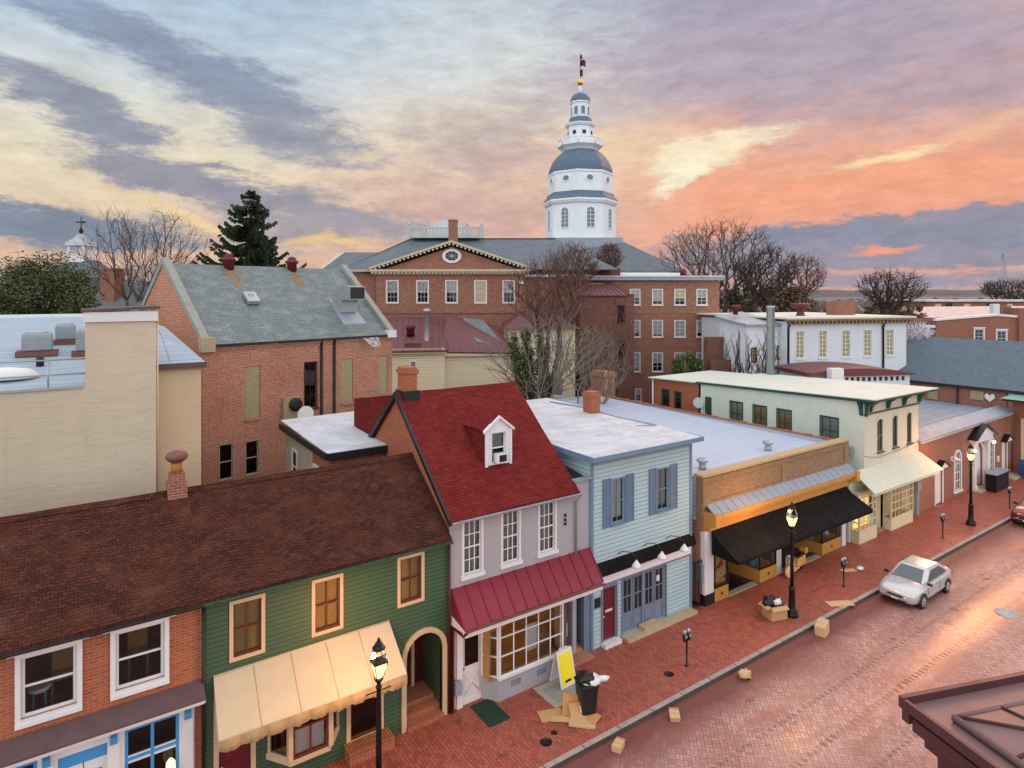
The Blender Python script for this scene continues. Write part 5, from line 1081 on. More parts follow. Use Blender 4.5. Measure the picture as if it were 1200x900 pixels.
# ---- brick hall with green slate roof
F = Fr(237, 28, 48); T = F.thing('slate_roof_hall', 'old brick hall with a patchy green slate roof and boarded windows')
LH = 10.45; ZE, ZR, WD = 10.72, 14.5, 9.4
bw = [F.rect(287, 430, 305, 489), F.rect(399.5, 421, 413.6, 471), F.rect(444, 417.5, 454, 461.5)]; dw = F.rect(357, 425, 371, 477); lw = [F.rect(257, 522, 273, 560), F.rect(288, 518, 303, 554)]
wb = MB(); body(wb, 0, LH, WD, ZE, bw + [dw] + lw)
for u in (0, LH - .3): wb.prism([(u, 0.001, ZE), (u, WD, ZE), (u, WD / 2, ZR)], (.3, 0, 0))
[wb.box(.02, LH - .02, -.05 - .05 * k, -.001, ZE - .3 + .1 * k, ZE - .2 + .1 * k) for k in range(3)]
part('wall', wb, M['brick_grey'], T)
for r_ in bw: window(T, LP(), *r_, M['brick_grey'], cols=1, rows=1, cas=0, sill=.08, blind=None, gl='glass_dark', name='window', rec=.1); part('boarding', LP().box(MB(), r_[0] + .02, r_[1] - .02, r_[2] + .02, r_[3] - .02, -.06, -.03), M['plywood'], T)
window(T, LP(), *dw, M['maroon_dk'], cols=2, rows=2, cas=.03, sill=.08, rec=.06, gl='glass_dark')
for r_ in lw: window(T, LP(), *r_, M['concrete'], cols=1, rows=1, cas=.03, rec=.05, blind=M['interior'], bfrac=.6, gl='glass_dark')
rf = MB(); 
for s in (0, 1):
    e = -.12 if not s else WD + .12; m_ = WD / 2; a, b, c, d = (.28, e, ZE + .02), (LH - .28, e, ZE + .02), (LH - .28, m_, ZR + .05), (.28, m_, ZR + .05); rf.slab([a, b, c, d], .08)
ro = part('roof', rf, M['slate_green'], T)
for u in (-.06, LH - .3): part('gable_coping', MB().prism([(u, -.15, ZE - .05), (u, -.15, ZE + .25), (u, WD / 2, ZR + .35), (u, WD + .15, ZE + .25), (u, WD + .15, ZE - .05), (u, WD / 2, ZR + .0)], (.36, 0, 0)), M['concrete_grey'], T)
part('kneeler', MB().box(-.1, .5, -.22, .2, ZE - .3, ZE + .35), M['stone'], T); part('kneeler', MB().box(LH - .45, LH + .12, -.25, .1, ZE - .15, ZE + .25), M['white'], T)
part('gutter', MB().box(.3, LH - .3, -.2, -.12, ZE - .1, ZE + .0), M['black'], T)
for px in (376, 391): u = F.hit(px, 440)[0]; pipe(T, [(u, -.08, ZE - .1), (u, -.08, 0)], M['iron'], .07)
sl = (ZR - ZE) / (WD / 2)
def hroof(px, py):      # point on the front slope
    v = ray(px, py); n_ = Vector((0, -sl, 1)); O = F.O; wn = F.V * -sl + Vector((0, 0, 1)); t = (O + Vector((0, 0, ZE)) - C0).dot(wn) / v.dot(wn); p = C0 + v * t - O; return p.dot(F.U), p.dot(F.V), p.z
for i, px in enumerate((267, 341)):
    u = F.hit(px, 310, WD / 2)[0]; w = F.O + F.U * u + F.V * (WD / 2 - .1)
    g = single('ridge_ventilator', MB().lathe([(.27, ZR - .35), (.27, ZR + .25), (.36, ZR + .3), (.38, ZR + .4), (.2, ZR + .52), (.26, ZR + .58), (.05, ZR + .68)], (w.x, w.y, 0), 14), M['maroon'], 'maroon round ventilator at the %s of the green slate ridge' % ('left' if i == 0 else 'right'), 'roof vent', (w.x, w.y, ZR), 'ventilators on the slate ridge')
def stain(cu, cv, w_, l_, n=9, seed=1, up=.005):
    rn = random.Random(seed); m = MB(); L_ = []
    for k in range(n):
        t = k / (n - 1); hw = w_ / 2 * (.35 + .65 * math.sin(math.pi * min(1, t * .8 + .2))) * (1 + .3 * (rn.random() - .5)); L_.append((cv - l_ * t, hw))
    pts_ = [(cu - h, v_) for v_, h in L_] + [(cu + h * (.8 + .4 * rn.random()), v_) for v_, h in reversed(L_)]
    return m.poly([(u_, v_, ZE + sl * v_ + .07 + up) for u_, v_ in pts_])
def streak_mat(name, col):
    m, nt, bs = newmat(name); bs.inputs['Base Color'].default_value = (*col, 1); bs.inputs['Roughness'].default_value = .7; n1 = noi(nt, geo(nt), 5, 6, .7)
    tr = nd(nt, 'ShaderNodeBsdfTransparent'); ms = nd(nt, 'ShaderNodeMixShader'); nt.links.new(rmap(nt, n1.outputs['Fac'], .38, .60, 0, .85), ms.inputs[0]); nt.links.new(tr.outputs[0], ms.inputs[1]); nt.links.new(bs.outputs[0], ms.inputs[2]); nt.links.new(ms.outputs[0], nt.nodes['Material Output'].inputs[0]); return m
M['rust_stain'] = streak_mat('rust_stain', (.34, .20, .06)); M['flash_stain'] = streak_mat('grey_flashing', (.45, .48, .50))
for (px, py, w_, l_, mm, sd_) in ((270, 319, .7, 1.3, 'rust_stain', 1), (344, 322, .6, 1.1, 'rust_stain', 2), (296, 360, 1.0, 2.3, 'rust_stain', 3), (410, 362, 1.4, 2.6, 'flash_stain', 4), (383, 388, 1.9, .5, 'flash_stain', 5)):
    u, v, z = hroof(px, py); part('roof_stain' if 'rust' in mm else 'flashing', stain(u, v, w_, l_, seed=sd_), M[mm], ro)
u, v, z = hroof(294, 354); hb = MB().prism([(u - .32, v - .35, z - .1), (u + .32, v - .35, z - .1), (u + .32, v + .3, z + .38), (u - .32, v + .3, z + .38)], (0, -.08, .16)); hb.box(u - .12, u + .12, v - .1, v + .1, z + .1, z + .42)
part('roof_hatch', hb, M['galv'], T)
# curved duct hood on the right of the slope
u, v, z = hroof(405, 366); hd = MB(); Wh = .5
arc_ = [(-.55 + .0 + .95 * (1 - math.cos(R(t))), .55 + .95 * math.sin(R(t))) for t in (0, 18, 36, 54, 72, 90)]
hp = [(-.55, .0)] + arc_ + [(1.15, 1.45), (1.15, .72), (.55, .72), (.35, .55), (.3, 0)]
hd.prism([(u - Wh, v - x, z + zz_) for x, zz_ in hp], (2 * Wh, 0, 0)); dk = part('duct_hood', hd, M['galv'], T)
part('duct_mouth', MB().box(u - Wh + .05, u + Wh - .05, v - 1.18, v - 1.151, z + .77, z + 1.40), M['black'], dk)
part('duct_base', MB().prism([(u - .75, v - .95, z - .74), (u + .75, v - .95, z - .74), (u + .6, v + .7, z + .58), (u - .6, v + .7, z + .58)], (0, 0, .14)), M['galv_dull'], dk)
u, zz = F.hit(339, 478); w = F.O + F.U * u; fx = thing('extractor_fan', 'round black extractor fan in a yellow panel on the brick hall wall', 'fan', F.O, None, F.rz, True)
part('panel', MB().box(u - .4, u + .45, -.2, -.02, zz - .6, zz + .55), M['plywood'], fx); fl = MB().lathe([(.33, 0), (.33, .12), (.2, .16)], (0, 0, 0), 18); fl.v = [Vector((u + .2 + p.x, -.2 - p.z, zz + .18 + p.y)) for p in fl.v]; part('fan', fl, M['black'], fx)
u, zz = F.hit(348, 483); sdish = single('satellite_dish', MB().lathe([(.02, 0), (.22, .03), (.40, .12)], (0, 0, 0), 18), M['white'], 'white satellite dish next to the extractor fan over the white shed roof', 'satellite dish', (0, 0, 0)); sdish.location = F.O + F.U * u + F.V * -.9 + Vector((0, 0, zz)); sdish.rotation_euler = (R(70), 0, R(-35)); part('dish_arm', MB().tube([(0, 0, 0), (0, -.1, -.6)], .025, 5), M['galv'], sdish)

# ---- cream clapboard house with maroon metal roof
F = Fr(452, 47, 8); T = F.thing('maroon_roof_house', 'cream clapboard house with a maroon seamed metal roof and a steel flue')
w1 = F.rect(481, 424, 487, 446); uL = F.hit(521, 430)[0]; uR = F.hit(604, 430)[0]
wb = MB(); body(wb, 0, uL, 9, 8.9, [w1]); wall(wb, LP(1.4), uL, uR, -.3, 8.6); wb.box(uR - .2, uR, 1.4, 9, 0, 8.6); part('wall', wb, M['siding_cream'], T)
window(T, LP(), *w1, M['white'], cols=2, rows=2, cas=.09, blind=M['blind_white'])
r2 = MB(); seams(r2, (-.3, -.4, 8.75), (uL + .2, -.4, 8.75), (uL + .2, 3.6, 9.55), (-.3, 3.6, 9.55), 9, .05, .04, .1); seams(r2, (-.5, 3.0, 9.3), (uL + 1.2, 3.0, 9.3), (uL + 1.2, 9, 11.0), (-.5, 9, 11.0), 12, .05, .04, .1)
seams(r2, (uL - .2, 1.0, 8.55), (uR + .3, 1.0, 8.4), (uR - 1.0, 7.5, 10.3), (uL + .4, 7.5, 11.2), 12, .05, .04, .1); ro = part('roof', r2, M['metal_maroon'], T)
part('eave_board', MB().box(-.25, uL + .15, -.32, -.2, 8.55, 8.72).box(uL, uR + .2, 1.08, 1.2, 8.2, 8.42), M['cream'], T)
u, z = F.hit(500, 400, 2.5); part('flue_pipe', MB().lathe([(.25, z - .1), (.19, z + .1), (.19, z + 2.3), (.3, z + 2.35), (.3, z + 2.5), (.1, z + 2.6)], (u, 2.5, 0), 12), M['galv'], T)
u, z = F.hit(481, 390, 4); part('roof_vent', MB().lathe([(.35, z - .2), (.3, z + .3), (.42, z + .35), (.36, z + .6), (.1, z + .75)], (u, 4, 0), 12), M['maroon'], T); u, z = F.hit(484, 407, 1.2); part('roof_hatch', MB().box(u - .6, u + .6, .8, 1.6, z - .1, z + .35), M['metal_maroon'], T)
part('glazed_roof', MB().slab([(uR - 2.8, 2.6, 9.2), (uR - .4, 2.0, 8.75), (uR - 1.8, 7.6, 10.75), (uR - 3.6, 7.6, 10.95)], .2), M['slate_green'], T)
F = Fr(596, 53, 4); T = F.thing('cream_house', 'pale cream house standing behind the ivy clad bare tree')
ws_ = [F.rect(650, 398, 660, 422), F.rect(651, 441, 660, 464) + (.4,), F.rect(627, 420, 634, 436)]; ue = F.hit(674, 400)[0]
wb = MB(); body(wb, 0, ue, 8, 10.1, ws_); part('wall', wb, M['siding_cream'], T)
for r_ in ws_: window(T, LP(), *r_[:4], M['white'], cols=2, rows=2, cas=.1, blind=M['blind_white'], rise=r_[4] if len(r_) > 4 else 0)
rf = MB(); hip(rf, -.4, ue + .4, -.4, 8.4, 10.1, 11.6, 2.2); part('roof', rf, M['metal_maroon'], T)

# ---- large pedimented brick building
F = Fr(441, 60, 0); T = F.thing('pedimented_building', 'large red brick building with a dentilled pediment and oval window', 'building')
Wd = F.hit(616, 330)[0]; ZC = 15.3; ws_ = [F.rect(a, 329.5, a + 12.5, 354.5) for a in (453.5, 489, 523, 557, 590)]
wb = MB(); body(wb, 0, Wd, 12, ZC - .3, ws_); wall(wb, LP(.6), -3.0, 0, -.3, ZC - .3); wall(wb, LP(.6), Wd, Wd + 7.5, -.3, ZC - 1.2); wb.box(-.5, Wd + .5, -.12, -.001, 11.2, 11.4)
part('wall', wb, M['brick_far'], T)
for i, r_ in enumerate(ws_): window(T, LP(), *r_, M['white'], cols=3, rows=2, cas=.1, blind=M['warm_dim'] if i == 3 else M['blind_white'], bfrac=.55 if i != 3 else 1, rec=.05, label='lit window of the pedimented front' if i == 3 else None)
AX, AZ = F.hit(529, 283, -.4); tb = MB().prism([(.4, .05, ZC), (Wd - .4, .05, ZC), (AX, .05, AZ - .45)], (0, .3, 0)); part('tympanum', tb, M['brick_far'], T)
cn = MB(); cn.box(-.5, Wd + .5, -.55, .1, ZC - .12, ZC + .08); cn.box(-.3, Wd + .3, -.25, .1, ZC - .4, ZC - .121); [cn.box(k * .36 - .4, k * .36 - .2, -.5, -.26, ZC - .3, ZC - .125) for k in range(int((Wd + .9) / .36))]
cn.box(-3.4, -.51, .05, .6, ZC - .12, ZC + .08)
for s in (0, 1):
    e = -.6 if not s else Wd + .6; cn.prism([(e, -.55, ZC + .08), (AX, -.55, AZ - .1), (AX, -.55, AZ + .12), (e, -.55, ZC + .30)], (0, .65, 0))
    for k in range(20): f_ = (k + .5) / 20; x = e + (AX - e) * f_; z = ZC + .08 + (AZ - .1 - ZC - .08) * f_; cn.box(x - .1, x + .1, -.5, -.25, z - .2, z - .005)
part('cornice', cn, paint('cream_stone_trim', (.56, .47, .34), .7, .15, 2), T)
ou, oz = F.hit(529.5, 300); ow = MB(); n = 28
for k in range(n):
    a0, a1 = 2 * math.pi * k / n, 2 * math.pi * (k + 1) / n; f = lambda a, r1, r2: (ou + r1 * math.cos(a), oz + r2 * math.sin(a)); P = [f(a0, .62, .45), f(a1, .62, .45), f(a1, .92, .68), f(a0, .92, .68)]
    ow.hexa([(x, -.08, z) for x, z in P] + [(x, .04, z) for x, z in P])
for k in range(8): a = math.pi * k / 4; ow.tube([(ou, -.04, oz), (ou + .62 * math.cos(a), -.04, oz + .45 * math.sin(a))], .025, 4)
o = part('oval_window', ow, M['white'], T); part('pane', MB().poly([(ou + .64 * math.cos(2 * math.pi * k / n), .03, oz + .47 * math.sin(2 * math.pi * k / n)) for k in range(n)]), M['black'], o)
zr = F.hit(529, 279, 8)[1]; rf = MB(); hip(rf, -3.6, Wd + 9, .5, 16, ZC + .1, zr, (F.hit(482, 279, 8)[0] + 3.6), 7.9)
rf.slab([(-.7, -.5, ZC + .30), (AX, -.5, AZ + .13), (AX, 6, AZ + .13), (-.7, 6, ZC + .30)], .06); rf.slab([(Wd + .7, -.5, ZC + .30), (AX, -.5, AZ + .13), (AX, 6, AZ + .13), (Wd + .7, 6, ZC + .30)], .06); part('roof', rf, M['slate_grey'], T)
b0, b1 = F.hit(481, 279, 8)[0], F.hit(565, 279, 8)[0]; zb = zr; bl = MB(); bl.box(b0, b1, 7.2, 7.35, zb - .05, zb + .25); bl.box(b0, b1, 7.2, 7.35, zb + .95, zb + 1.1)
k = b0
while k < b1: bl.box(k, k + .12, 7.23, 7.32, zb + .2, zb + 1.0); k += .3
for u in (b0, b1, (b0 + b1) / 2 - 2.3, (b0 + b1) / 2 + 2.3): bl.box(u - .2, u + .2, 7.1, 7.45, zb - .05, zb + 1.2); bl.lathe([(.1, zb + 1.2), (.16, zb + 1.35), (.1, zb + 1.5), (.01, zb + 1.9)], (u, 7.25, 0), 8)
bl.box(b0, b0 + .15, 7.3, 9.5, zb + .95, zb + 1.1); bl.box(b1 - .15, b1, 7.3, 9.5, zb + .95, zb + 1.1); part('balustrade', bl, paint('pale_green_grey_paint', (.46, .50, .47), .6, .1), T)
fr_ = MB(); hip(fr_, b0 + .3, b1 - .3, 7.4, 12.5, zb, zb + 2.2, 3.0, 2.4); part('roof_deck', fr_, M['galv'], T)
c0, c1 = F.hit(523, 270, 1)[0], F.hit(533.5, 270, 1)[0]; chimney(T, c0, c1, 3.0, 3.9, AZ - 1, F.hit(528, 257, 3)[1], M['brick_far'])
part('lamp_fixture', MB().box(Wd - .6, Wd - .1, -.3, -.0, 14.0, 14.3), M['white'], T)
F = Fr(376, 82, 0); T = F.thing('grey_roof_annex', 'far brick annex with a plain grey slate roof left of the pediment'); ue = F.hit(450, 315)[0]
wb = MB(); body(wb, 0, ue, 12, 15.9); part('wall', wb, M['brick_far'], T); part('roof', MB().slab([(-.2, -.2, 15.9), (ue, -.2, 15.9), (ue, 6, 18.9), (1.6, 6, 18.9)], .2), M['slate_grey'], T); part('gable_edge', MB().slab([(-.9, -.25, 15.9), (-.2, -.25, 16.0), (1.6, 6, 19.0), (.9, 6, 18.9)], .3), paint('pale_stone_coping', (.5, .45, .36), .8, .1), T)

# ---- domed state building
F = Fr(680, 112, 0); T = F.thing('domed_capitol', 'white octagonal wooden dome with blue grey roofs above the long hipped slate roof', 'building')
S = 112 / FOC
def zz(y): return CAMZ + (HOR - y) * S
uA, uB = F.hit(596, 318, -14)[0], F.hit(803, 318, -14)[0]
wb = MB(); wb.box(uA + 1, uB - 1, -13.3, 14, 0, zz(318) - .2); part('wall', wb, M['brick_far'], T)
part('cornice', MB().box(uA, uB, -14.2, 14.6, CAMZ + 27 * 98 / FOC - .9, CAMZ + 27 * 98 / FOC), M['white'], T)
ze = CAMZ + 27 * 98 / FOC; rf = MB().hexa([(uA - .2, -14.4, ze), (uB + .2, -14.4, ze), (uB + .2, 14.8, ze), (uA - .2, 14.8, ze), (uA + 8, -3.4, ze + 4.0), (6.5, -6.6, zz(287)), (6.5, 6.6, zz(287)), (uA + 8, 3.4, ze + 4.0)]); ro = part('roof', rf, M['slate_grey'], T)
part('roof_platform', MB().box(-6.2, 6.4, -6.9, 6.9, zz(300), zz(282.5)), M['galv_dull'], ro)
part('skylight', MB().slab([(uA + 2.5, -12, zz(302)), (uA + 4.8, -12, zz(302)), (uA + 5.4, -7, zz(284)), (uA + 3.6, -7, zz(284))], .3), M['galv'], ro)
PH = R(-90 - 10.8)     # one corner of the octagon is 10.8 degrees left of the line to the camera
def oct_(name, prof, mat, n=8, smooth=False, ph=PH, par=T):
    return part(name, MB().lathe([(h * S / (1.005 if n == 8 else 1), zz(y)) for h, y in prof], (0, 0, 0), n, smooth, phase=ph), mat, par)
M['dome_white'] = paint('dome_white_paint', (.76, .80, .84), .5, .06, .6); M['dome_blue'] = paint('dome_blue_grey_slate', (.10, .16, .235), .6, .25, 2)
lo = oct_('lower_drum', [(40.4, 290), (40.4, 243), (42.5, 242), (44, 239), (43.6, 237)], M['dome_white'])
oct_('skirt_roof', [(44, 237), (43.8, 236), (40.5, 232.5), (38.6, 228.5)], M['dome_blue'])
up_ = oct_('upper_drum', [(37.8, 229), (37.8, 208), (38.6, 207), (38.6, 205)], M['dome_white'])
oct_('main_dome', [(37.8, 205), (37.2, 200), (35.6, 195.5), (33.2, 190.5), (29.6, 185.5), (25.4, 181), (21, 178)], M['dome_blue'])
ba = oct_('balcony', [(20, 180), (23, 176), (26, 173.5), (27, 173), (27, 172)], M['dome_white'])
blb = MB(); rr = 26.3 * S; zt, z_ = zz(165.5), zz(172.5)
for k in range(8):
    a0, a1 = PH + k * math.pi / 4, PH + (k + 1) * math.pi / 4; p, q = Vector((rr * math.cos(a0), rr * math.sin(a0), 0)), Vector((rr * math.cos(a1), rr * math.sin(a1), 0))
    blb.tube([p + Vector((0, 0, zt)), q + Vector((0, 0, zt))], .09, 5); blb.tube([p + Vector((0, 0, z_)), p + Vector((0, 0, zt + .15))], .11, 5)
    for j in range(1, 9): w = p.lerp(q, j / 9); blb.box(w.x - .05, w.x + .05, w.y - .05, w.y + .05, z_, zt)
part('balcony_rail', blb, M['dome_white'], ba)
ln_ = oct_('lantern', [(15.6, 173), (15.6, 150), (17.5, 149.5), (18.8, 147.5), (18.8, 146.5)], M['dome_white'])
oct_('lantern_skirt', [(18.6, 146.5), (14, 144), (12.6, 139)], M['dome_blue'])
cu = oct_('cupola', [(11.2, 140), (11.2, 122.5), (12.4, 122), (12.4, 120.5)], M['dome_white'])
oct_('cupola_dome', [(12, 120.5), (11.6, 117), (9.8, 113), (6, 110.2), (2.4, 109)], M['dome_blue'])
oct_('spire', [(2.6, 109.5), (1.4, 106), (2.0, 104), (1.0, 100)], M['dome_white'], 10, True)
oct_('acorn', [(.8, 100.5), (3.0, 99), (3.6, 96.5), (3.0, 94), (1.0, 91.5)], paint('gilded_ball', (.75, .48, .08), .3, .1, metal=.8), 12, True)
oct_('flagpole', [(.45, 92), (.35, 62)], M['iron'], 6)
fl = MB()
for (y0, y1, w_) in ((64, 69, 2.6), (70, 77, 6.5), (81, 89, 3.2)):
    nn = 6; vs = []
    for i in range(nn + 1): x = i / nn * w_ * S; vs += [(x, .25 * math.sin(i * 1.3), zz(y0) - .12 * i / nn), (x, .25 * math.sin(i * 1.3 + .4), zz(y1) - .2 * i / nn)]
    part('flag', MB().add(vs, [(2 * i, 2 * i + 1, 2 * i + 3, 2 * i + 2) for i in range(nn)]), paint('flag_cloth', (.10, .03, .03), .8, .3, 6), T)
def face_plane(k, hw): a = PH + math.pi / 8 + k * math.pi / 4; n_ = Vector((math.cos(a), math.sin(a), 0)); return PL(n_ * (hw * S * math.cos(math.pi / 8) / 1.005), (-n_.y, n_.x, 0), n_)
for k in (-3, -2, -1, 0, 1, 2, 3):
    pl = face_plane(k, 40.4)
    a, b, c, d = -4.3 * S, 4.3 * S, zz(269.5), zz(247.5) if k % 2 == 0 or True else 0
    fm = MB(); ring(fm, pl, a, b, c, d, .15, .0, .14, .65); pl.box(fm, -.04, .04, c, d, .01, .07); [pl.box(fm, a, b, c + (d - c) * j / 5, c + (d - c) * j / 5 + .07, .01, .07) for j in range(1, 5)]
    w = part('arched_window', fm, M['dome_white'], lo); part('pane', MB().poly([pl.p(u_, z_, .02) for u_, z_ in [(a, c), (b, c)] + arch_pts(a, b, d, .65)]), M['glass_dark_solid'] if 'glass_dark_solid' in M else M['blue_grey'], w)
    pl = face_plane(k, 37.8); om = MB(); nn = 18
    for j in range(nn):
        a0, a1 = 2 * math.pi * j / nn, 2 * math.pi * (j + 1) / nn; Q = [(r * 1.25 * math.cos(t) * S, zz(214) + r * math.sin(t) * S) for t, r in ((a0, 3), (a1, 3), (a1, 4.2), (a0, 4.2))]; om.hexa([pl.p(*q, .1) for q in Q] + [pl.p(*q, 0) for q in Q])
    w = part('oval_window', om, M['dome_white'], up_); part('pane', MB().poly([pl.p(3 * 1.25 * math.cos(2 * math.pi * j / nn) * S, zz(214) + 3 * math.sin(2 * math.pi * j / nn) * S, .03) for j in range(nn)]), M['blue_grey'], w)
    pl = face_plane(k, 15.6); fm = MB(); ring(fm, pl, -.35, .35, zz(160), zz(155.5), .08, 0, .08); w = part('window', fm, M['dome_white'], ln_); part('pane', MB().quad(pl.p(-.35, zz(160), .02), pl.p(.35, zz(160), .02), pl.p(.35, zz(155.5), .02), pl.p(-.35, zz(155.5), .02)), M['black'], w)
    pl = face_plane(k, 11.2); fm = MB(); ring(fm, pl, -.34, .34, zz(136), zz(126.5), .07, 0, .08, .34); w = part('arched_window', fm, M['dome_white'], cu); part('pane', MB().poly([pl.p(u_, z_, .02) for u_, z_ in [(-.34, zz(136)), (.34, zz(136))] + arch_pts(-.34, .34, zz(126.5), .34)]), M['blue_grey'], w)
    for e in (-1, 1):
        for hw_, y0, y1, dst in ((11.2, 139, 123, .62), (40.4, 285, 243, 2.3)): pl = face_plane(k, hw_); f2 = MB(); pl.box(f2, e * dst - .08, e * dst + .08, zz(y0), zz(y1), 0, .09); part('pilaster', f2, M['dome_white'], lo if hw_ > 20 else cu)

# ---- three storey brick block and the wing before it
F = Fr(662, 62, 0); T = F.thing('three_storey_block', 'square three storey red brick block with rows of white sash windows'); ue = F.hit(843, 330)[0]
cols_ = [(739, 749.5), (765, 776), (791, 802.5), (817, 828)]; ws_ = [F.rect(a, y0, b, y1) for y0, y1 in ((339.5, 357), (376, 394.5), (414, 435)) for a, b in cols_] + [F.rect(745, 456, 751, 470)]
wb = MB(); body(wb, 0, ue, 14, 14.7, ws_); part('wall', wb, M['brick_far'], T)
for i, r_ in enumerate(ws_): window(T, LP(), *r_, M['white'], cols=2, rows=2, cas=.08, sill=.12, blind=M['warm_dim'] if i in (2,) else M['blind_white'], bfrac=.6 if i == 2 else 1 if i in (6,) else (.55, .75, .9)[i % 3], sw=.05, mw=.035, rec=.04, bdepth=.05)
rf = MB().box(-.5, ue + .4, -.5, 14.2, 14.7, 14.85); part('roof', rf, M['roof_white'], T); part('cornice', MB().box(-.4, ue + .35, -.42, 0, 14.4, 14.698), M['galv_dull'], T)
part('brick_band', MB().box(0, ue, -.04, -.001, F.hit(800, 366)[1] - .1, F.hit(800, 366)[1] + .12), M['brick_tan'], T)
a, b = F.hit(697, 318, 3)[0], F.hit(727, 318, 3)[0]; part('roof_hut', MB().box(a, b, 3, 6, 14.85, F.hit(700, 314, 3)[1]), M['maroon'], T); part('roof_kerb', MB().box(b, ue - 2.5, 5, 5.3, 14.85, 15.3), M['white'], T)
u = F.hit(800, 322, 2)[0]; part('roof_vent', MB().lathe([(.3, 14.8), (.26, 15.2), (.4, 15.25), (.3, 15.6)], (u, 2, 0), 10), M['maroon'], T)
F2 = Fr(680, 57, 0); T = F2.thing('dark_brick_wing', 'dark vine covered brick wing with a slanting maroon roof before the brick block'); ue = F2.hit(743, 380)[0]
a = F2.hit(719, 400)[0]; wn = [F2.rect(724, 358, 732, 378), F2.rect(724, 400, 732, 420)]
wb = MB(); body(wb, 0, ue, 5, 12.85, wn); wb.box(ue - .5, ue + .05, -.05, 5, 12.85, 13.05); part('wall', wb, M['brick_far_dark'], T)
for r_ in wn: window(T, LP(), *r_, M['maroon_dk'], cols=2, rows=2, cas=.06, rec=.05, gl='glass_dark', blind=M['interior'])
rf = MB(); seams(rf, (-.2, -.2, 12.9), (ue - .6, -.2, 12.9), (ue - 1.5, 4.8, 14.3), (0.5, 4.8, 14.3), 10, .06, .05); part('roof', rf, M['metal_maroon'], T)

# ---- white building with yellow blinds
F = Fr(922, 50, 16); T = F.thing('white_building', 'long white two storey building with yellow lit tall windows and a dentil cornice'); ue = F.hit(1062, 390)[0]; ZT = 13 - 29 * 50 / FOC
ws_ = [F.rect(a, 388.5 - i * .6, b, 419.5 - i * .9) for i, (a, b) in enumerate(((933, 942), (960, 968.5), (987, 996), (1012.5, 1021), (1038.5, 1047)))]; z0_, z1_ = ws_[0][2], ws_[0][3]; ws_ = [(a, b, z0_, z1_) for a, b, c, d in ws_]
ws_ += [F.rect(*q) for q in ((934, 438, 943, 446),)]
wb = MB(); body(wb, 0, ue, 12, ZT - .2, ws_); part('wall', wb, M['white_wall'], T)
for i, r_ in enumerate(ws_): window(T, LP(), *r_, M['white'], cols=2, rows=3, cas=.06, sill=.12 if i < 5 else 0, blind=M['warm_dim'] if i < 5 else M['interior'], bfrac=1, sw=.04, mw=.05, rec=.03, bdepth=.05)
rf = MB().box(-.4, ue + .5, -.55, 12.3, ZT, ZT + .14); part('roof', rf, M['roof_cream'], T); cn = MB().box(-.3, ue + .45, -.5, 0, ZT - .15, ZT - .002); [cn.box(k * .4, k * .4 + .2, -.4, 0, ZT - .42, ZT - .152) for k in range(int(ue / .4) + 1)]; part('cornice', cn, M['brick_tan'], T)
for px in (923, 1034): u = F.hit(px, 400)[0]; pipe(T, [(u, -.45, ZT - .1), (u, -.1, ZT - .7), (u, -.1, 3)], M['black'], .08)
a, b = F.hit(974, 360, 4)[0], F.hit(996, 360, 4)[0]; chimney(T, a, b, 3.4, 4.6, ZT, ZT + 1.35, M['maroon'] if 0 else M['brick_church'], False)
u = F.hit(938, 360, 3)[0]; part('roof_vent', MB().lathe([(.45, ZT + .1), (.3, ZT + .3), (.3, ZT + .7), (.75, ZT + .9), (.8, ZT + 1.15), (.7, ZT + 1.2)], (u, 3, 0), 12), M['maroon'], T)
F = Fr(875, 50, 16); T = F.thing('white_vine_wing', 'older white wing with bare vines on its wall left of the white building'); ue = F.hit(923, 400)[0]; zt = 13 - 37 * 50 / FOC
ws_ = [F.rect(881, 408, 886, 424), F.rect(911, 406, 917, 421)]; wb = MB(); wall(wb, LP(), 0, ue, 0, zt, ws_); wb.box(0, .2, .01, 3.6, 0, zt + .3); part('wall', wb, M['white_wall'], T)
for r_ in ws_: window(T, LP(), *r_, M['maroon_dk'], cols=2, rows=2, cas=.06, blind=M['warm_dim'])
part('roof', MB().prism([(-.3, -.35, zt + .02), (ue, -.35, zt + .02), (ue, 6, zt + .85), (-.3, 3.9, zt + .55)], (0, 0, .12)), M['galv_dull'], T)
u, z = F.hit(862, 366, 3); part('roof_vent', MB().lathe([(.2, z - .2), (.2, z + .3), (.36, z + .35), (.36, z + .62)], (u, 3, 0), 10), M['maroon'], T)
pipe(T, [(ue - .15, -.1, zt), (ue - .15, -.1, 3)], M['black'], .07); part('rear_shed', MB().box(-1.6, -.05, 3.0, 3.6, 0, 9.4).box(-1.9, .0, 2.0, 2.2, 0, 7.6), M['brick_far_dark'], T)
vn = MB(); rn = random.Random(11)
for k in range(95):
    side = k % 3 == 0; x, z = rn.random() * (3.4 if side else ue), 3.5 + rn.random() * 3.5; pts_ = []
    for j in range(9):
        pts_.append((-.04, x, z) if side else (x, -.04, z)); x = min((3.4 if side else ue) - .05, max(.02, x + (rn.random() - .5) * .7)); z = min(zt - .05, z + rn.random() * .75)
    vn.tube(pts_, [.035 * (1 - j / 12) for j in range(9)], 3)
tag(part('vines', vn, M['bark_dark'], T), label='leafless vine stems climbing the white wall', kind='stuff')
F = Fr(903, 46, 0); st_ = thing('flue_stack', 'tall pale steel flue pipe standing before the white buildings', 'flue', F.O, None, F.rz, True)
part('pipe', MB().lathe([(.29, 3), (.29, 12.0), (.33, 12.02), (.33, 12.15), (.26, 12.16)], (0, 0, 0), 14), M['galv'], st_); [part('clamp', MB().box(-.38, 1.2, .1, .2, z, z + .1), M['galv_dull'], st_) for z in (6.9, 9.8)]
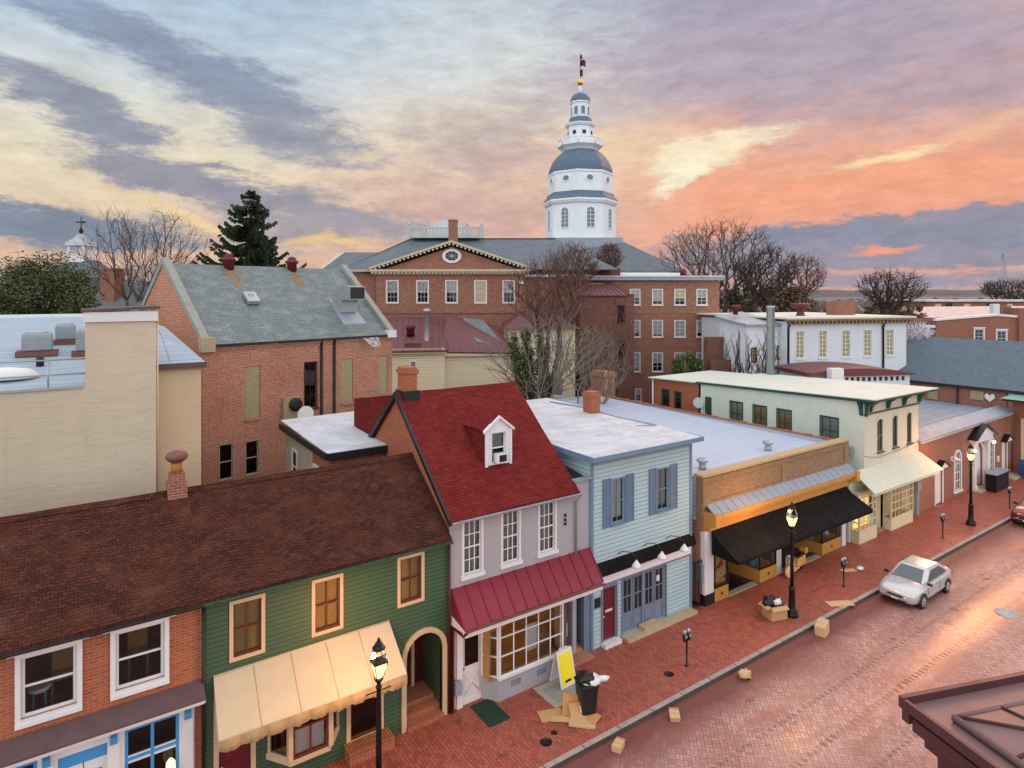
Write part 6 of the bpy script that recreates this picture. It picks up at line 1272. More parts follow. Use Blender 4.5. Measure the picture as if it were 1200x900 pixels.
F = Fr(951, 44, 8); T = F.thing('low_maroon_roof_building', 'low white building with a curved maroon roof and a strip of small windows'); ue = F.hit(1066, 440)[0]; zt = 13 - 96 * 44 / FOC
ws_ = []
for k in range(12): a = F.hit(984 + k * 6.6, 443)[0]; ws_.append((a, a + .25, zt - .42, zt - .12))
wb = MB(); body(wb, 0, ue, 4, zt, ws_); part('wall', wb, M['white_wall'], T)
for r_ in ws_: part('window', MB().quad((r_[0], .08, r_[2]), (r_[1], .08, r_[2]), (r_[1], .08, r_[3]), (r_[0], .08, r_[3])), M['black'], T)
rf = MB(); pts_ = [(-.3, -.35, zt), (ue + .2, -.35, zt)]; n = 12; prof = [(-.3 + (ue + .5) * k / n, .62 * math.sin(math.pi * (k / n * .85 + .12)) ** .8) for k in range(n + 1)]
rf.prism([(-.3, -.35, zt)] + [(x, -.35, zt + .04 + h * .8) for x, h in prof] + [(ue + .2, -.35, zt)], (0, 4.6, 0)); part('roof', rf, M['metal_maroon'], T)
a, b = F.hit(965, 440)[0], F.hit(979, 440)[0]; part('chimney', MB().box(a, b, -.9, -.36, zt - 1.0, zt + .62), M['white'], T)

# ---- slate roofed building behind the red brick hall, buildings on the right
T = thing('blue_slate_building', 'brick building with a broad blue grey slate roof and two boarded openings', 'building', (56, 22, 0)); YS = 14.2
p, q = atX(1080, 449, 56.0), atX(1200, 463, 56.0); Z0 = 6.0
wb = MB(); wb.box(56.0, 56.2, 17.35, 44, 0, Z0); wb.box(56.0, 56.2, YS, 17.35, 5.82, Z0); wb.box(56.2, 68, 43.8, 44, 0, Z0); part('wall', wb, M['brick_church'], T)
rg_ = atX(1098, 405.5, 62.5); part('roof', MB().slab([(55.8, YS, Z0), (55.8, 44, Z0), (62.5, 44, 9.2), (62.5, YS, 9.2)], .15).slab([(62.5, YS, 9.2), (62.5, 44, 9.2), (69, 44, 6), (69, YS, 6)], .15), M['slate_blue'], T)
part('gutter', MB().box(55.72, 55.8, YS, 44, Z0 - .18, Z0 + .02), M['black'], T); pipe(T, [(55.9, atX(1122, 460, 55.9).y, Z0), (55.9, atX(1122, 460, 55.9).y, 3)], M['black'], .07)
for x0, x1 in ((1087, 1099), (1137, 1153)): a, b = atX(x0, 459, 55.98), atX(x1, 464, 55.98); part('boarded_opening', MB().box(55.93, 55.998, b.y, a.y, a.z - .55, a.z + .12), M['plywood'], T)
hp = atX(1160, 466, 55.9); hs = MB(); pts_ = [(0, -.32), (.32, .0), (.30, .22), (.16, .30), (0, .14), (-.16, .30), (-.30, .22), (-.32, 0)]; hs.prism([(0, a, b) for a, b in pts_], (.05, 0, 0)); hs.v = [v + Vector((55.85, hp.y, hp.z)) for v in hs.v]
single('white_roundel', hs, M['white'], 'small white heart shaped ornament on the brick wall under the blue slate roof', 'ornament', (55.85, hp.y, hp.z))
F = Fr(1097, 64, -4); T = F.thing('two_window_brick_building', 'red brick building with white coping and two white windows above the slate roof'); ue = F.hit(1240, 390)[0]
ws_ = [F.rect(1142.5, 386, 1152.5, 403.5), F.rect(1168.5, 388, 1179, 405)]; zt = F.hit(1098, 376)[1]
wb = MB(); body(wb, 0, ue, 9, zt, ws_); wb.prism([(0, .001, zt), (ue, .001, zt), (ue * .5, .001, zt + .5)], (0, .3, 0)); wb.box(-1.3, 0, .3, 6, 0, zt - 1.6); wb.box(F.hit(1192, 380)[0], ue, -.3, 2, 0, zt + 1.3); part('wall', wb, M['brick_church'], T)
for r_ in ws_: window(T, LP(), *r_, M['white'], cols=2, rows=2, cas=.12, head=.1, rec=.04, blind=M['blue_grey'])
part('coping', MB().prism([(-.1, -.1, zt), (ue * .5, -.1, zt + .52), (ue, -.1, zt + .02), (ue, -.1, zt + .25), (ue * .5, -.1, zt + .75), (-.1, -.1, zt + .2)], (0, .5, 0)), M['white'], T); part('scroll_end', MB().box(-1.3, -.1, -.05, .3, zt - .7, zt - .45).box(-1.0, -.7, -.05, .3, zt - 1.6, zt - .7), M['white'], T)
F = Fr(1088, 92, 0); T = F.thing('green_roof_block', 'far low building with a long grey green roof on the right'); ue = F.hit(1290, 390)[0]
wb = MB(); body(wb, 0, ue, 12, 9.6); part('wall', wb, M['brick_far'], T); part('roof', MB().slab([(-.3, -.3, 9.5), (ue, -.3, 9.7), (ue, 8, 11.2), (.4, 8, 11.0)], .2), M['galv_dull'], T)
for i, (px, w_, h, mt) in enumerate(((1162, .9, 1.6, 'white'), (1170, 1.6, 1.3, 'brick_church'))): u = F.hit(px, 370)[0]; part('chimney', MB().box(u, u + w_, -.4, .4, 9.4, 9.4 + h + .6), M[mt], T)
F = Fr(1086, 120, 0); T = F.thing('far_brick_row', 'distant low brick row with pale roof near the horizon on the right'); ue = F.hit(1330, 360)[0]
ws_ = [(F.hit(x, 358)[0], F.hit(x + 8, 358)[0], 10.35, 11.25) for x in (1096, 1108, 1130, 1156, 1180)]; wb = MB(); body(wb, 0, ue, 14, 11.6, ws_); part('wall', wb, M['brick_far'], T); [part('window', MB().quad((a, .12, c), (b, .12, c), (b, .12, d), (a, .12, d)), M['black'] if i % 2 else M['cream'], T) for i, (a, b, c, d) in enumerate(ws_)]
part('roof', MB().box(-.5, ue, -.5, 14, 11.6, 11.9), M['roof_white'], T)
# radio mast
F = Fr(1176, 190, 0); T = thing('radio_mast', 'slender lattice mast on the far right horizon', 'mast', F.O, None, F.rz, True); S2 = 190 / FOC; h0, h1 = 10, CAMZ + 48 * S2; mm = MB()
for sx in (-1, 1):
    for sy in (-1, 1): mm.tube([(sx * 1.3, sy * 1.3, 0), (sx * .25, sy * .25, h1 - 2)], .08, 4)
for k in range(12): z = h0 + (h1 - 2 - h0) * k / 12; w_ = 1.3 - 1.05 * z / (h1 - 2); z2 = z + (h1 - 2 - h0) / 12; w2 = 1.3 - 1.05 * z2 / (h1 - 2); mm.tube([(-w_, -w_, z), (w2, -w2, z2)], .05, 4); mm.tube([(w_, -w_, z), (-w2, -w2, z2)], .05, 4); mm.tube([(-w_, -w_, z), (w_, -w_, z)], .05, 4)
mm.box(-.3, .3, -.3, .3, h1 - 2, h1); part('lattice', mm, M['galv_dull'], T)

# ---- houses at the far left
F = Fr(-30, 75, 0); T = F.thing('far_left_house', 'far brick house with red chimneys at the left edge behind the dark evergreen'); ue = F.hit(60, 340)[0]
wb = MB(); body(wb, 0, ue, 8, 12.2); part('wall', wb, M['brick_far'], T); rf = MB(); hip(rf, -.3, ue + .3, -.3, 8.3, 12.2, 14.6, 3, 4); part('roof', rf, M['slate_grey'], T); a, b = F.hit(3, 320)[0], F.hit(27, 320)[0]; chimney(T, a, b, 1, 2.2, 12, CAMZ + 32 * 75 / FOC, M['brick_far'])
F = Fr(88, 66, -12); T = F.thing('chimney_house', 'dark roofed house with one tall square brick chimney behind the flat roof'); ue = F.hit(170, 350)[0]
wb = MB(); body(wb, 0, ue, 7, 11.6); part('wall', wb, M['brick_far'], T); rf = MB(); hip(rf, -.4, ue + .4, -.4, 7.4, 11.6, 14.4, 2.6, 3.6); part('roof', rf, M['slate_grey'], T); a, b = F.hit(113.5, 330)[0], F.hit(130, 330)[0]; chimney(T, a, b, 0.4, 1.6, 9, F.hit(120, 314)[1], M['brick_church'])
part('eave_board', MB().box(-.4, ue + .4, -.5, -.4, 11.35, 11.62), M['white'], T)
F = Fr(30, 84, 0); T = F.thing('cupola_house', 'house with a white open cupola and weathervane above the evergreen tree'); ue = F.hit(110, 330)[0]; uc = F.hit(68, 300)[0]; S3 = 84 / FOC; z3 = lambda y: CAMZ + (HOR - y) * S3
wb = MB(); body(wb, 0, ue, 9, 13.8); part('wall', wb, M['brick_far'], T); rf = MB(); hip(rf, -.4, ue + .4, -.4, 9.4, 13.8, z3(303), 3.2, 4.2); part('roof', rf, M['slate_grey'], T)
cp = MB(); cp.box(uc - 1.15, uc + 1.15, 3.35, 5.65, z3(306), z3(299)); [cp.box(uc + sx * 1.0 - .13, uc + sx * 1.0 + .13, 4.5 + sy * 1.0 - .13, 4.5 + sy * 1.0 + .13, z3(299), z3(285)) for sx in (-1, 1) for sy in (-1, 1)]; cp.box(uc - 1.35, uc + 1.35, 3.15, 5.85, z3(285), z3(282.5)); cp.box(uc - .35, uc + .35, 4.2, 4.8, z3(299), z3(286))
c_ = part('cupola', cp, M['white'], T); part('cupola_roof', MB().lathe([(2.0, z3(282.5)), (1.0, z3(277)), (.5, z3(272)), (.1, z3(270))], (uc, 4.5, 0), 4, False, phase=R(45)), M['galv'], c_)
wv_ = MB().tube([(uc, 4.5, z3(271)), (uc, 4.5, z3(249))], .07, 5).ball((uc, 4.5, z3(267)), .3, 8).ball((uc, 4.5, z3(264)), .18, 8); wv_.box(uc - .7, uc + .7, 4.46, 4.54, z3(256.5), z3(255)); wv_.prism([(uc + .2, 4.47, z3(257.5)), (uc + .8, 4.47, z3(256)), (uc + .2, 4.47, z3(254))], (0, .06, 0)); part('weathervane', wv_, M['iron'], c_)

# ================================================================== trees
import numpy as np
def bare_tree(name, label, px, d, x0, x1, ytop, seed, mat, ybot=None, stems=1, n=900, tr=.3, bf=.45, twig=.014, mat2=None, base_z=0.0, group=None, fork=None, tw=3, depth=None, asym=0.0, tl=.75):
    """a leafless tree grown towards points scattered through its crown: thick limbs where many twigs join"""
    O = atD(px, HOR, d); O.z = base_z; S_ = d / FOC; zt = CAMZ + (HOR - ytop) * S_ - base_z; zb = CAMZ + (HOR - ybot) * S_ - base_z if ybot else zt * .4
    cx, hw, hz = ((x0 + x1) / 2 - px) * S_, (x1 - x0) / 2 * S_, (zt - zb) / 2; hd = depth or hw * .8; rn = np.random.RandomState(seed); P = []
    while len(P) < n:
        v = rn.uniform(-1, 1, 3); r = np.linalg.norm(v)
        if r > 1 or r < .15 or (r < .6 and rn.rand() < .35): continue
        k = 1.0 - .28 * max(0, -v[2]) ; q = np.array((cx + v[0] * hw * k, v[1] * hd * k, zb + hz + v[2] * hz))
        if noise.noise(Vector(q) * (1.6 / max(1.2, hw)) + Vector((seed, 0, 0))) < -.22 and rn.rand() < .8: continue
        P.append(q)
    fz = (CAMZ + (HOR - fork) * S_ - base_z) if fork else zb * .8
    nodes = [np.array((0., 0., 0.))]; par = [-1]; pl = [0.]
    for s_ in range(stems):
        a = 2 * math.pi * s_ / stems + seed; last = 0; m = 5
        for i in range(1, m + 1):
            t = i / m; off = np.array((math.cos(a), math.sin(a) * .8, 0)) * (hw * .22 * t ** 1.4 if stems > 1 else .08 * t) + np.array((rn.normal(0, .05), rn.normal(0, .05), 0)) * (1 + t); nodes.append(off + np.array((cx * .15 * t, 0, fz * t))); par.append(last); pl.append(pl[last] + fz / m * .25); last = len(nodes) - 1
    tip = [k for k in range(1, len(nodes))]
    P = np.array(P); rootp = np.array((cx * .2, 0, fz)); P = P[np.argsort(np.linalg.norm(P - rootp, axis=1))]; N_ = len(nodes) + len(P); A = np.zeros((N_, 3)); L = np.zeros(N_); A[:len(nodes)] = nodes; L[:len(nodes)] = pl; c = len(nodes); ok = np.zeros(N_, bool); ok[[k for k in range(1, c) if A[k][2] > fz * .55]] = True
    for q in P:
        dd = np.linalg.norm(A[:c] - q, axis=1); cost = dd + bf * L[:c]; cost[~ok[:c]] = 1e9; up_ = q[2] - A[:c, 2]; cost += np.where(up_ < -.1 * dd, dd * .8, 0); j = int(np.argmin(cost)); A[c] = q; L[c] = L[j] + dd[j]; par.append(j); ok[c] = True; c += 1
    kids = [[] for _ in range(c)]
    for i in range(1, c): kids[par[i]].append(i)
    w = np.zeros(c)
    for i in range(c - 1, 0, -1): w[i] += 1 if not kids[i] else 0; w[par[i]] += w[i]
    rad = lambda i: max(twig, tr * (w[i] / max(1, w[0])) ** .5)
    J = [Vector(A[i]) + (Vector((rn.normal(0, .05), rn.normal(0, .05), rn.normal(0, .03))) if i else Vector()) for i in range(c)]
    tb, cb = MB(), MB(); sk = []
    for i in range(1, c):
        p_, q_ = J[par[i]], J[i]; r0, r1 = min(rad(par[i]), rad(i) * 1.5), rad(i); big = w[i] > w[0] * .12; dl = (q_ - p_).length
        pm = p_.lerp(q_, .5) + Vector((rn.normal(0, .05), rn.normal(0, .05), rn.normal(0, .03) - .02)) * min(dl, 1.5)
        (tb if big else cb).tube([p_, pm, q_], [r0, (r0 + r1) / 2, r1], 7 if r1 > .09 else (5 if r1 > .04 else 3), big); sk.append((p_, q_, r1)) if big or w[i] > w[0] * .03 else None
        if w[i] <= 4:
            dr = (q_ - p_).normalized()
            for k in range(tw):
                e = (dr * .9 + Vector((rn.normal(0, .6), rn.normal(0, .6), rn.normal(0, .45) + .2))).normalized(); l = tl * rn.uniform(.4, 1.2); q2 = q_.lerp(p_, rn.rand() * .7); e2 = (e + Vector((rn.normal(0, .3), rn.normal(0, .3), .2 + rn.normal(0, .2)))).normalized(); cb.tube([q2, q2 + e * l * .5, q2 + e * l * .5 + e2 * l * .5], [twig * .9, twig * .8, twig * .5], 3, False)
    T = thing(name, label, 'tree', O, group, math.atan2(RT.y, RT.x), True)
    part('trunk', tb, mat, T); part('crown', cb, mat2 or mat, T); return T, O, sk
def leaves(mb, pts, s, rn, asp=1.6):
    for p in pts:
        a, b = rn.random() * 6.28, rn.gauss(0, .7); u = Vector((math.cos(a), math.sin(a), b * .6)).normalized(); w = u.orthogonal().normalized(); w = (w * math.cos(rn.random() * 3) + u.cross(w) * math.sin(rn.random() * 3)).normalized(); L = s * rn.uniform(.6, 1.3)
        mb.add([p - u * L * asp / 2, p + w * L * .5, p + u * L * asp / 2, p - w * L * .5], [(0, 1, 2, 3)])
def leafy(name, label, px, d, cy, rx, rz, mat, seed, n=7000, s=.2, ry=None, blobs=26, base_z=0, cat='tree', density=.55, top=1.0, trunk_r=.25):
    O = atD(px, HOR, d); O.z = base_z; rn = random.Random(seed); zc = CAMZ + (HOR - cy) * d / FOC - base_z; ry = ry or rx
    T = thing(name, label, cat, O, None, math.atan2(RT.y, RT.x), True); cs = []
    for k in range(blobs):
        while True:
            v = Vector((rn.uniform(-1, 1), rn.uniform(-1, 1), rn.uniform(-1, 1)))
            if .25 < v.length < .92: break
        k_ = 1 - .35 * max(0, v.z) * (1 if top < 1 else .4); cs.append((Vector((v.x * rx * k_, v.y * ry * k_, zc + v.z * rz)), rn.uniform(.2, .40) * min(rx, rz)))
    pts = []
    for k in range(n):
        c, r = cs[rn.randrange(len(cs))]; v = Vector((rn.gauss(0, 1), rn.gauss(0, 1), rn.gauss(0, 1))).normalized() * r * rn.random() ** density; pts.append(c + v)
    mb = MB(); leaves(mb, pts, s, rn); tb = MB().tube([(0, 0, 0), (0, 0, zc * .6), (.1, 0, zc + rz * .3)], [trunk_r, trunk_r * .8, trunk_r * .2], 8)
    for c, r in cs[::2]: tb.tube([(0, 0, max(.2, c.z - rz * .7)), tuple(c)], [trunk_r * .3, .02], 4)
    part('trunk', tb, M['bark'], T); part('crown', mb, mat, T); return T
def spruce(name, label, px, d, ytop, ybase, half, seed, base_z=0):
    O = atD(px, HOR, d); O.z = base_z; rn = random.Random(seed); H = CAMZ + (HOR - ytop) * d / FOC - base_z; zb = CAMZ + (HOR - ybase) * d / FOC - base_z; W = half * d / FOC
    T = thing(name, label, 'tree', O, None, math.atan2(RT.y, RT.x), True); part('trunk', MB().tube([(0, 0, 0), (0, 0, H * .6), (.05, 0, H)], [.45, .25, .03], 8), M['bark_dark'], T)
    mb = MB(); z = H - .3
    while z > max(3, zb - 4):
        f = (H - z) / (H - zb); L0 = min(W * 1.15, W * (f ** .8) * 1.05); nb_ = 5 + int(5 * min(f, 1))
        for k in range(nb_):
            a = rn.random() * 6.28; L = L0 * rn.uniform(.45, 1.15) + .2; dr = Vector((math.cos(a), math.sin(a), 0)); pp = []
            for i in range(7): t = i / 6; pp.append(dr * L * t + Vector((0, 0, z - L * (.42 * t - .50 * t * t * t) + rn.gauss(0, .03))))
            mb.tube(pp, [.05 - .006 * i for i in range(7)], 3, False); nsp = int(6 + L * 6); sd = Vector((-dr.y, dr.x, 0))
            for j in range(nsp):
                t = (.12 + .88 * (j + rn.random()) / nsp); i = min(5, int(t * 6)); p = pp[i].lerp(pp[i + 1], t * 6 - i)
                for sg in (-1, 1):
                    l = (.28 + .34 * (1 - t)) * rn.uniform(.7, 1.3) * min(1, L / 1.6 + .35); q = p + (sd * sg * .75 + dr * .6).normalized() * l + Vector((0, 0, -l * rn.uniform(.05, .5))); w = Vector((0, 0, .085)) + dr * .05
                    mb.add([p - w, p + w, q + w * .3, q - w * 1.0 - Vector((0, 0, .08))], [(0, 1, 2, 3)])
        z -= .30 + .16 * rn.random()
    part('crown', mb, M['leaf_spruce'], T)

leafy('magnolia_tree', 'dense dark glossy evergreen tree behind the left flat roof', 50, 44, 352, 3.7, 3.7, M['leaf_magnolia'], 5, 27000, .115, blobs=64, top=.5, trunk_r=.3)
spruce('spruce_tree', 'dark conifer with drooping boughs rising behind the green slate roof', 293, 58, 221, 330, 58, 4)
leafy('holly_bush', 'round green bush against the wall of the three storey brick block', 807, 52, 436, 1.6, 1.75, M['leaf_shrub'], 8, 5200, .13, blobs=26, cat='bush', top=.4, trunk_r=.1)

bare_tree('bare_tree', 'wide bare tree against the sky left of the conifer', 165, 64, 96, 246, 247, 21, M['bark'], ybot=345, stems=4, n=380, tr=.3, bf=.75, twig=.017, fork=352, tl=1.6, tw=2)
bare_tree('bare_tree', 'thin bare tree with reddish twigs behind the tall square chimney on the left', 128, 84, 98, 170, 318, 5, M['bark_red'], ybot=356, stems=2, n=420, tr=.2, twig=.022, tl=.8)
T1, O1, sk_ = bare_tree('bare_tree', 'spreading bare tree with ivy clad stems behind the red roof', 632, 41, 556, 716, 366, 12, M['bark_pale'], ybot=465, stems=6, n=430, tr=.26, bf=.9, twig=.012, mat2=M['bark_pale'], fork=462, depth=3.0, tl=.9, tw=1)
rn = random.Random(9); iv = MB(); pts_ = []
for k in range(9):
    a = rn.random() * 6.28; bx, by = .9 * math.cos(a) * rn.random() - .2, .7 * math.sin(a) * rn.random(); h0, h1 = 5.5, 9.2 + rn.random() * 1.6
    for j in range(780):
        t = rn.random(); pts_.append(Vector((bx * (1 + .9 * t) + rn.gauss(0, .13), by * (1 + t) + rn.gauss(0, .13), h0 + (h1 - h0) * t + rn.gauss(0, .1))))
leaves(iv, pts_, .12, rn); tag(part('ivy', iv, M['leaf_ivy'], T1), label='green ivy wrapped round the lower stems', kind='stuff')
bare_tree('bare_tree', 'tall dark bare tree rising before the pedimented building', 643, 48, 592, 694, 300, 33, M['bark_dark'], ybot=390, stems=3, n=620, tr=.34, bf=.55, twig=.014, mat2=M['bark_red'], fork=405, tl=.9, tw=2)
bare_tree('bare_tree', 'tangled pale bare tree in front of the dark brick wing', 690, 45, 655, 742, 380, 44, M['bark_pale'], ybot=470, stems=4, n=330, tr=.17, bf=.8, twig=.012, fork=480, tl=.9, tw=1)
bare_tree('red_twig_tree', 'bare tree with dense red twigs below the dome', 668, 56, 634, 702, 285, 51, M['bark_dark'], ybot=345, stems=3, n=620, tr=.26, bf=.5, twig=.015, mat2=M['bark_red'], fork=360, tl=.8)
bare_tree('red_twig_tree', 'small bare red twigged tree right of the dome base', 713, 86, 699, 729, 286, 52, M['bark_dark'], ybot=322, stems=2, n=420, tr=.2, bf=.5, twig=.028, mat2=M['bark_red'], tl=.8, base_z=3)
bare_tree('bare_tree', 'tallest bare tree with a broad rounded crown right of the brick block', 838, 82, 770, 912, 257, 61, M['bark_dark'], ybot=345, stems=3, n=1000, tr=.5, bf=.5, twig=.020, mat2=M['bark'], fork=352, tl=1.3, tw=2)
bare_tree('bare_tree', 'second bare tree, right of the tallest one behind the white building', 893, 78, 856, 936, 284, 62, M['bark_dark'], ybot=350, stems=2, n=600, tr=.4, bf=.5, twig=.024, fork=355, tl=1.0)
bare_tree('bare_tree', 'lower bare tree with reddish twigs at the right of the tree group', 938, 92, 903, 968, 298, 63, M['bark_dark'], ybot=350, stems=2, n=480, tr=.34, bf=.5, twig=.026, mat2=M['bark_red'], tl=1.0)
leafy('scrub_tree', 'dark brown leafed tree mass below the bare crowns', 915, 84, 362, 7.0, 3.3, M['leaf_russet'], 15, 9000, .20, ry=3, blobs=70, top=.4)
leafy('scrub_tree', 'dull evergreen tree right of the brick block, under the tallest bare tree', 868, 90, 350, 4.5, 2.4, M['leaf_magnolia'], 16, 5000, .20, ry=3, blobs=36, top=.4)
bare_tree('bare_tree', 'dark bare tree standing alone above the right end of the white building', 1040, 86, 1003, 1084, 316, 71, M['bark_dark'], ybot=362, stems=3, n=520, tr=.5, bf=.5, twig=.026, fork=362, tl=1.1, tw=2)
leafy('scrub_tree', 'low brown scrubby trees around the lone bare tree on the right', 1045, 95, 370, 7.5, 2.2, M['leaf_russet'], 17, 6000, .20, ry=3, blobs=46, top=.4)
bare_tree('pale_bare_tree', 'small tree with pale branches between the white and brick buildings', 1073, 57, 1058, 1094, 378, 72, M['white_wall'], ybot=418, stems=3, n=260, tr=.15, twig=.022, tl=.5)
bare_tree('bare_tree', 'distant bare tree beside the lattice mast', 1186, 165, 1150, 1222, 329, 73, M['bark_dark'], ybot=352, stems=4, n=420, tr=.5, bf=.7, twig=.05, tl=1.6)
bare_tree('bare_tree', 'leafless climbing tree against the dark brick wing', 716, 52, 692, 748, 350, 75, M['bark_red'], ybot=470, stems=4, n=360, tr=.14, bf=.6, twig=.014, fork=470, depth=1.5, tl=.8, tw=2)
# far woods: one mass
wd = MB(); rn = random.Random(2)
for k in range(2600):
    x = rn.uniform(-300, 1600); d = rn.uniform(230, 640); v = ray(x, HOR) * d; s = rn.uniform(3, 7.5); h = rn.uniform(4, 9.5)
    wd.lathe([(s * .5, 0), (s, h * .4), (s * .8, h * .8), (s * .2, h * rn.uniform(.95, 1.15))], (v.x, v.y, -.4), 6, False)
tag(part('far_woods', wd, foliage('far_wood_leaves', (.05, .045, .04), (.08, .065, .055), (.10, .075, .06))), label='dull brown mass of far trees and roofs along the horizon', cat='woods', kind='stuff')
rn = random.Random(6); town_m = [paint('far_house_wall', c, .8, .1) for c in ((.6, .58, .55), (.3, .12, .08), (.45, .42, .38))]
for k in range(46):
    x = rn.uniform(1075, 1215); d = rn.uniform(150, 520); v = ray(x, HOR) * d; s = rn.uniform(5, 11); h = rn.uniform(6.0, 8.5); mb = MB().box(v.x - s / 2, v.x + s / 2, v.y - 4, v.y + 4, -.3, h)
    o = single('far_house', mb, town_m[k % 3], 'tiny far off house near the horizon at the right', 'house', (v.x, v.y, 0), 'tiny far off houses on the right')
    part('roof', MB().prism([(v.x - s / 2 - .3, v.y - 4.3, h), (v.x - s / 2 - .3, v.y + 4.3, h), (v.x - s / 2 - .3, v.y, h + 2.2)], (s + .6, 0, 0)), M['slate_grey'], o)

# ================================================================== street furniture and vehicles
def glow_mat():
    m, nt, bs = newmat('lit_frosted_glass'); nt.nodes.remove(bs); tr = nd(nt, 'ShaderNodeBsdfTransparent'); tr.inputs[0].default_value = (.75, .65, .5, 1); e = nd(nt, 'ShaderNodeEmission')
    e.inputs[0].default_value = (1, .74, .36, 1); e.inputs[1].default_value = 1.15; ad = nd(nt, 'ShaderNodeAddShader'); nt.links.new(tr.outputs[0], ad.inputs[0]); nt.links.new(e.outputs[0], ad.inputs[1]); nt.links.new(ad.outputs[0], nt.nodes['Material Output'].inputs[0]); return m
M['glow'] = glow_mat(); LAMP_W = 370
lamp0 = None
for x, lab in ((6.01, 'black street lamp with a lit lantern before the cream awning'), (23.72, 'lit black street lamp before the black awning'), (41.4, 'black street lamp with a glowing lantern before the red brick building')):
    if lamp0: dup(lamp0, (x, 14.5, 0), None, lab); continue
    T = lamp0 = thing('street_lamp', lab, 'street lamp', (0, 0, 0), 'street lamps along the kerb', 0, True)
    part('base', MB().lathe([(.24, 0), (.24, .10), (.20, .14), (.21, .2), (.155, .30), (.13, .40), (.115, 1.05), (.135, 1.09), (.135, 1.13), (.085, 1.2)], (0, 0, 0), 16), M['iron'], T)
    part('post', MB().lathe([(.075, 1.15), (.068, 2.4), (.055, 3.35), (.075, 3.38), (.075, 3.42), (.05, 3.45), (.05, 3.5), (.10, 3.56), (.12, 3.62), (.06, 3.64)], (0, 0, 0), 14), M['iron'], T)
    part('ladder_bar', MB().tube([(-.3, 0, 3.3), (.3, 0, 3.3)], .014, 6).ball((-.3, 0, 3.3), .025, 6).ball((.3, 0, 3.3), .025, 6), M['iron'], T)
    fm = MB(); zb, zm, zt, rb, rm, rt = 3.64, 4.02, 4.34, .115, .235, .13
    for k in range(4):
        a = R(45 + 90 * k); c = lambda r, z: (r * math.cos(a), r * math.sin(a), z); fm.tube([c(rb, zb), c(rm, zm)], .012, 4).tube([c(rm, zm), c(rt, zt)], .011, 4); b = R(135 + 90 * k); fm.tube([c(rm, zm), (rm * math.cos(b), rm * math.sin(b), zm)], .014, 4).tube([c(rb, zb), (rb * math.cos(b), rb * math.sin(b), zb)], .012, 4)
    lf = part('lantern_frame', fm, M['iron'], T)
    part('lit_glass', MB().lathe([(rb - .006, zb + .005), (rm - .008, zm - .005)], (0, 0, 0), 4, False, phase=R(45)), M['glow'], lf)
    part('upper_glass', MB().lathe([(rm - .008, zm + .005), (rt - .004, zt - .01)], (0, 0, 0), 4, False, phase=R(45)), M['glass'], lf)
    part('cap', MB().lathe([(rt + .035, zt - .01), (rt + .03, zt + .03), (.09, zt + .09), (.10, zt + .12), (.05, zt + .16), (.045, zt + .2), (.012, zt + .27)], (0, 0, 0), 8, False, phase=R(22)), M['iron'], T)
    ld = bpy.data.lights.new('lamp_light', 'POINT'); ld.energy = LAMP_W; ld.color = (1, .52, .20); ld.shadow_soft_size = .09; lo_ = bpy.data.objects.new('lamp_light', ld); COL.objects.link(lo_); lo_.parent = T; lo_.location = (0, 0, 3.86)
    T.location = (x, 14.5, 0)
labs = ('double headed parking meter before the blue house', 'parking meter left of the silver car', 'parking meter between the silver car and the right street lamp', 'parking meter beside the maroon car')
m0 = None
for (x, y), lab in zip(((17.47, 14.62), (28.0, 14.65), (37.97, 14.58), (46.6, 14.3)), labs):
    if m0: dup(m0, (x, y, 0), None, lab); continue
    T = m0 = thing('parking_meter', lab, 'parking meter', (0, 0, 0), 'parking meters along the kerb', 0, True)
    part('post', MB().lathe([(.07, 0), (.06, .03), (.032, .04), (.03, .82), (.05, .85), (.05, .9)], (0, 0, 0), 10).box(-.15, .15, -.03, .03, .88, .93), M['iron'], T)
    for s in (-1, 1):
        h = part('meter_head', MB().lathe([(.05, .93), (.085, .97), (.095, 1.08), (.09, 1.16)], (s * .105, 0, 0), 12, sc=(1, .75)), M['black'], T)
        part('meter_dome', MB().lathe([(.09, 1.16), (.075, 1.24), (.04, 1.28), (.005, 1.295)], (s * .105, 0, 0), 12, sc=(1, .75)), M['galv'], h); part('meter_face', MB().box(s * .105 - .05, s * .105 + .05, -.075, -.07, 1.02, 1.12), M['galv_dull'], h)
    T.location = (x, y, 0)
# bin with bags
T = thing('rubbish_bin', 'black wheeled bin with an overflowing black bag and a white bag', 'bin', (12.95, 14.75, 0), None, R(-20), True)
part('body', MB().hexa([(-.22, -.24, .05), (.22, -.24, .05), (.22, .24, .05), (-.22, .24, .05), (-.29, -.31, .98), (.29, -.31, .98), (.29, .31, .98), (-.29, .31, .98)]), M['black'], T, bevel=.03)
part('rim', MB().box(-.31, .31, -.33, .33, .93, .99), M['black'], T, bevel=.015)
for s in (-1, 1): wm = MB().lathe([(.1, -.03), (.1, .03)], (0, 0, 0), 14); wm.v = [Vector((s * .2 + p.z, .27 + p.x, .1 + p.y)) for p in wm.v]; part('wheel', wm, M['iron'], T)
def blobm(c, sx, sy, sz, seed, amp=.25, n=14):
    mb = MB().lathe([(max(.001, math.sin(math.pi * i / 10)), -math.cos(math.pi * i / 10)) for i in range(11)], (0, 0, 0), n); mb.v = [Vector((p.x * sx, p.y * sy, p.z * sz)) * (1 + amp * noise.noise(p * 2.1 + Vector((seed, 0, 0)))) + Vector(c) for p in mb.v]; return mb
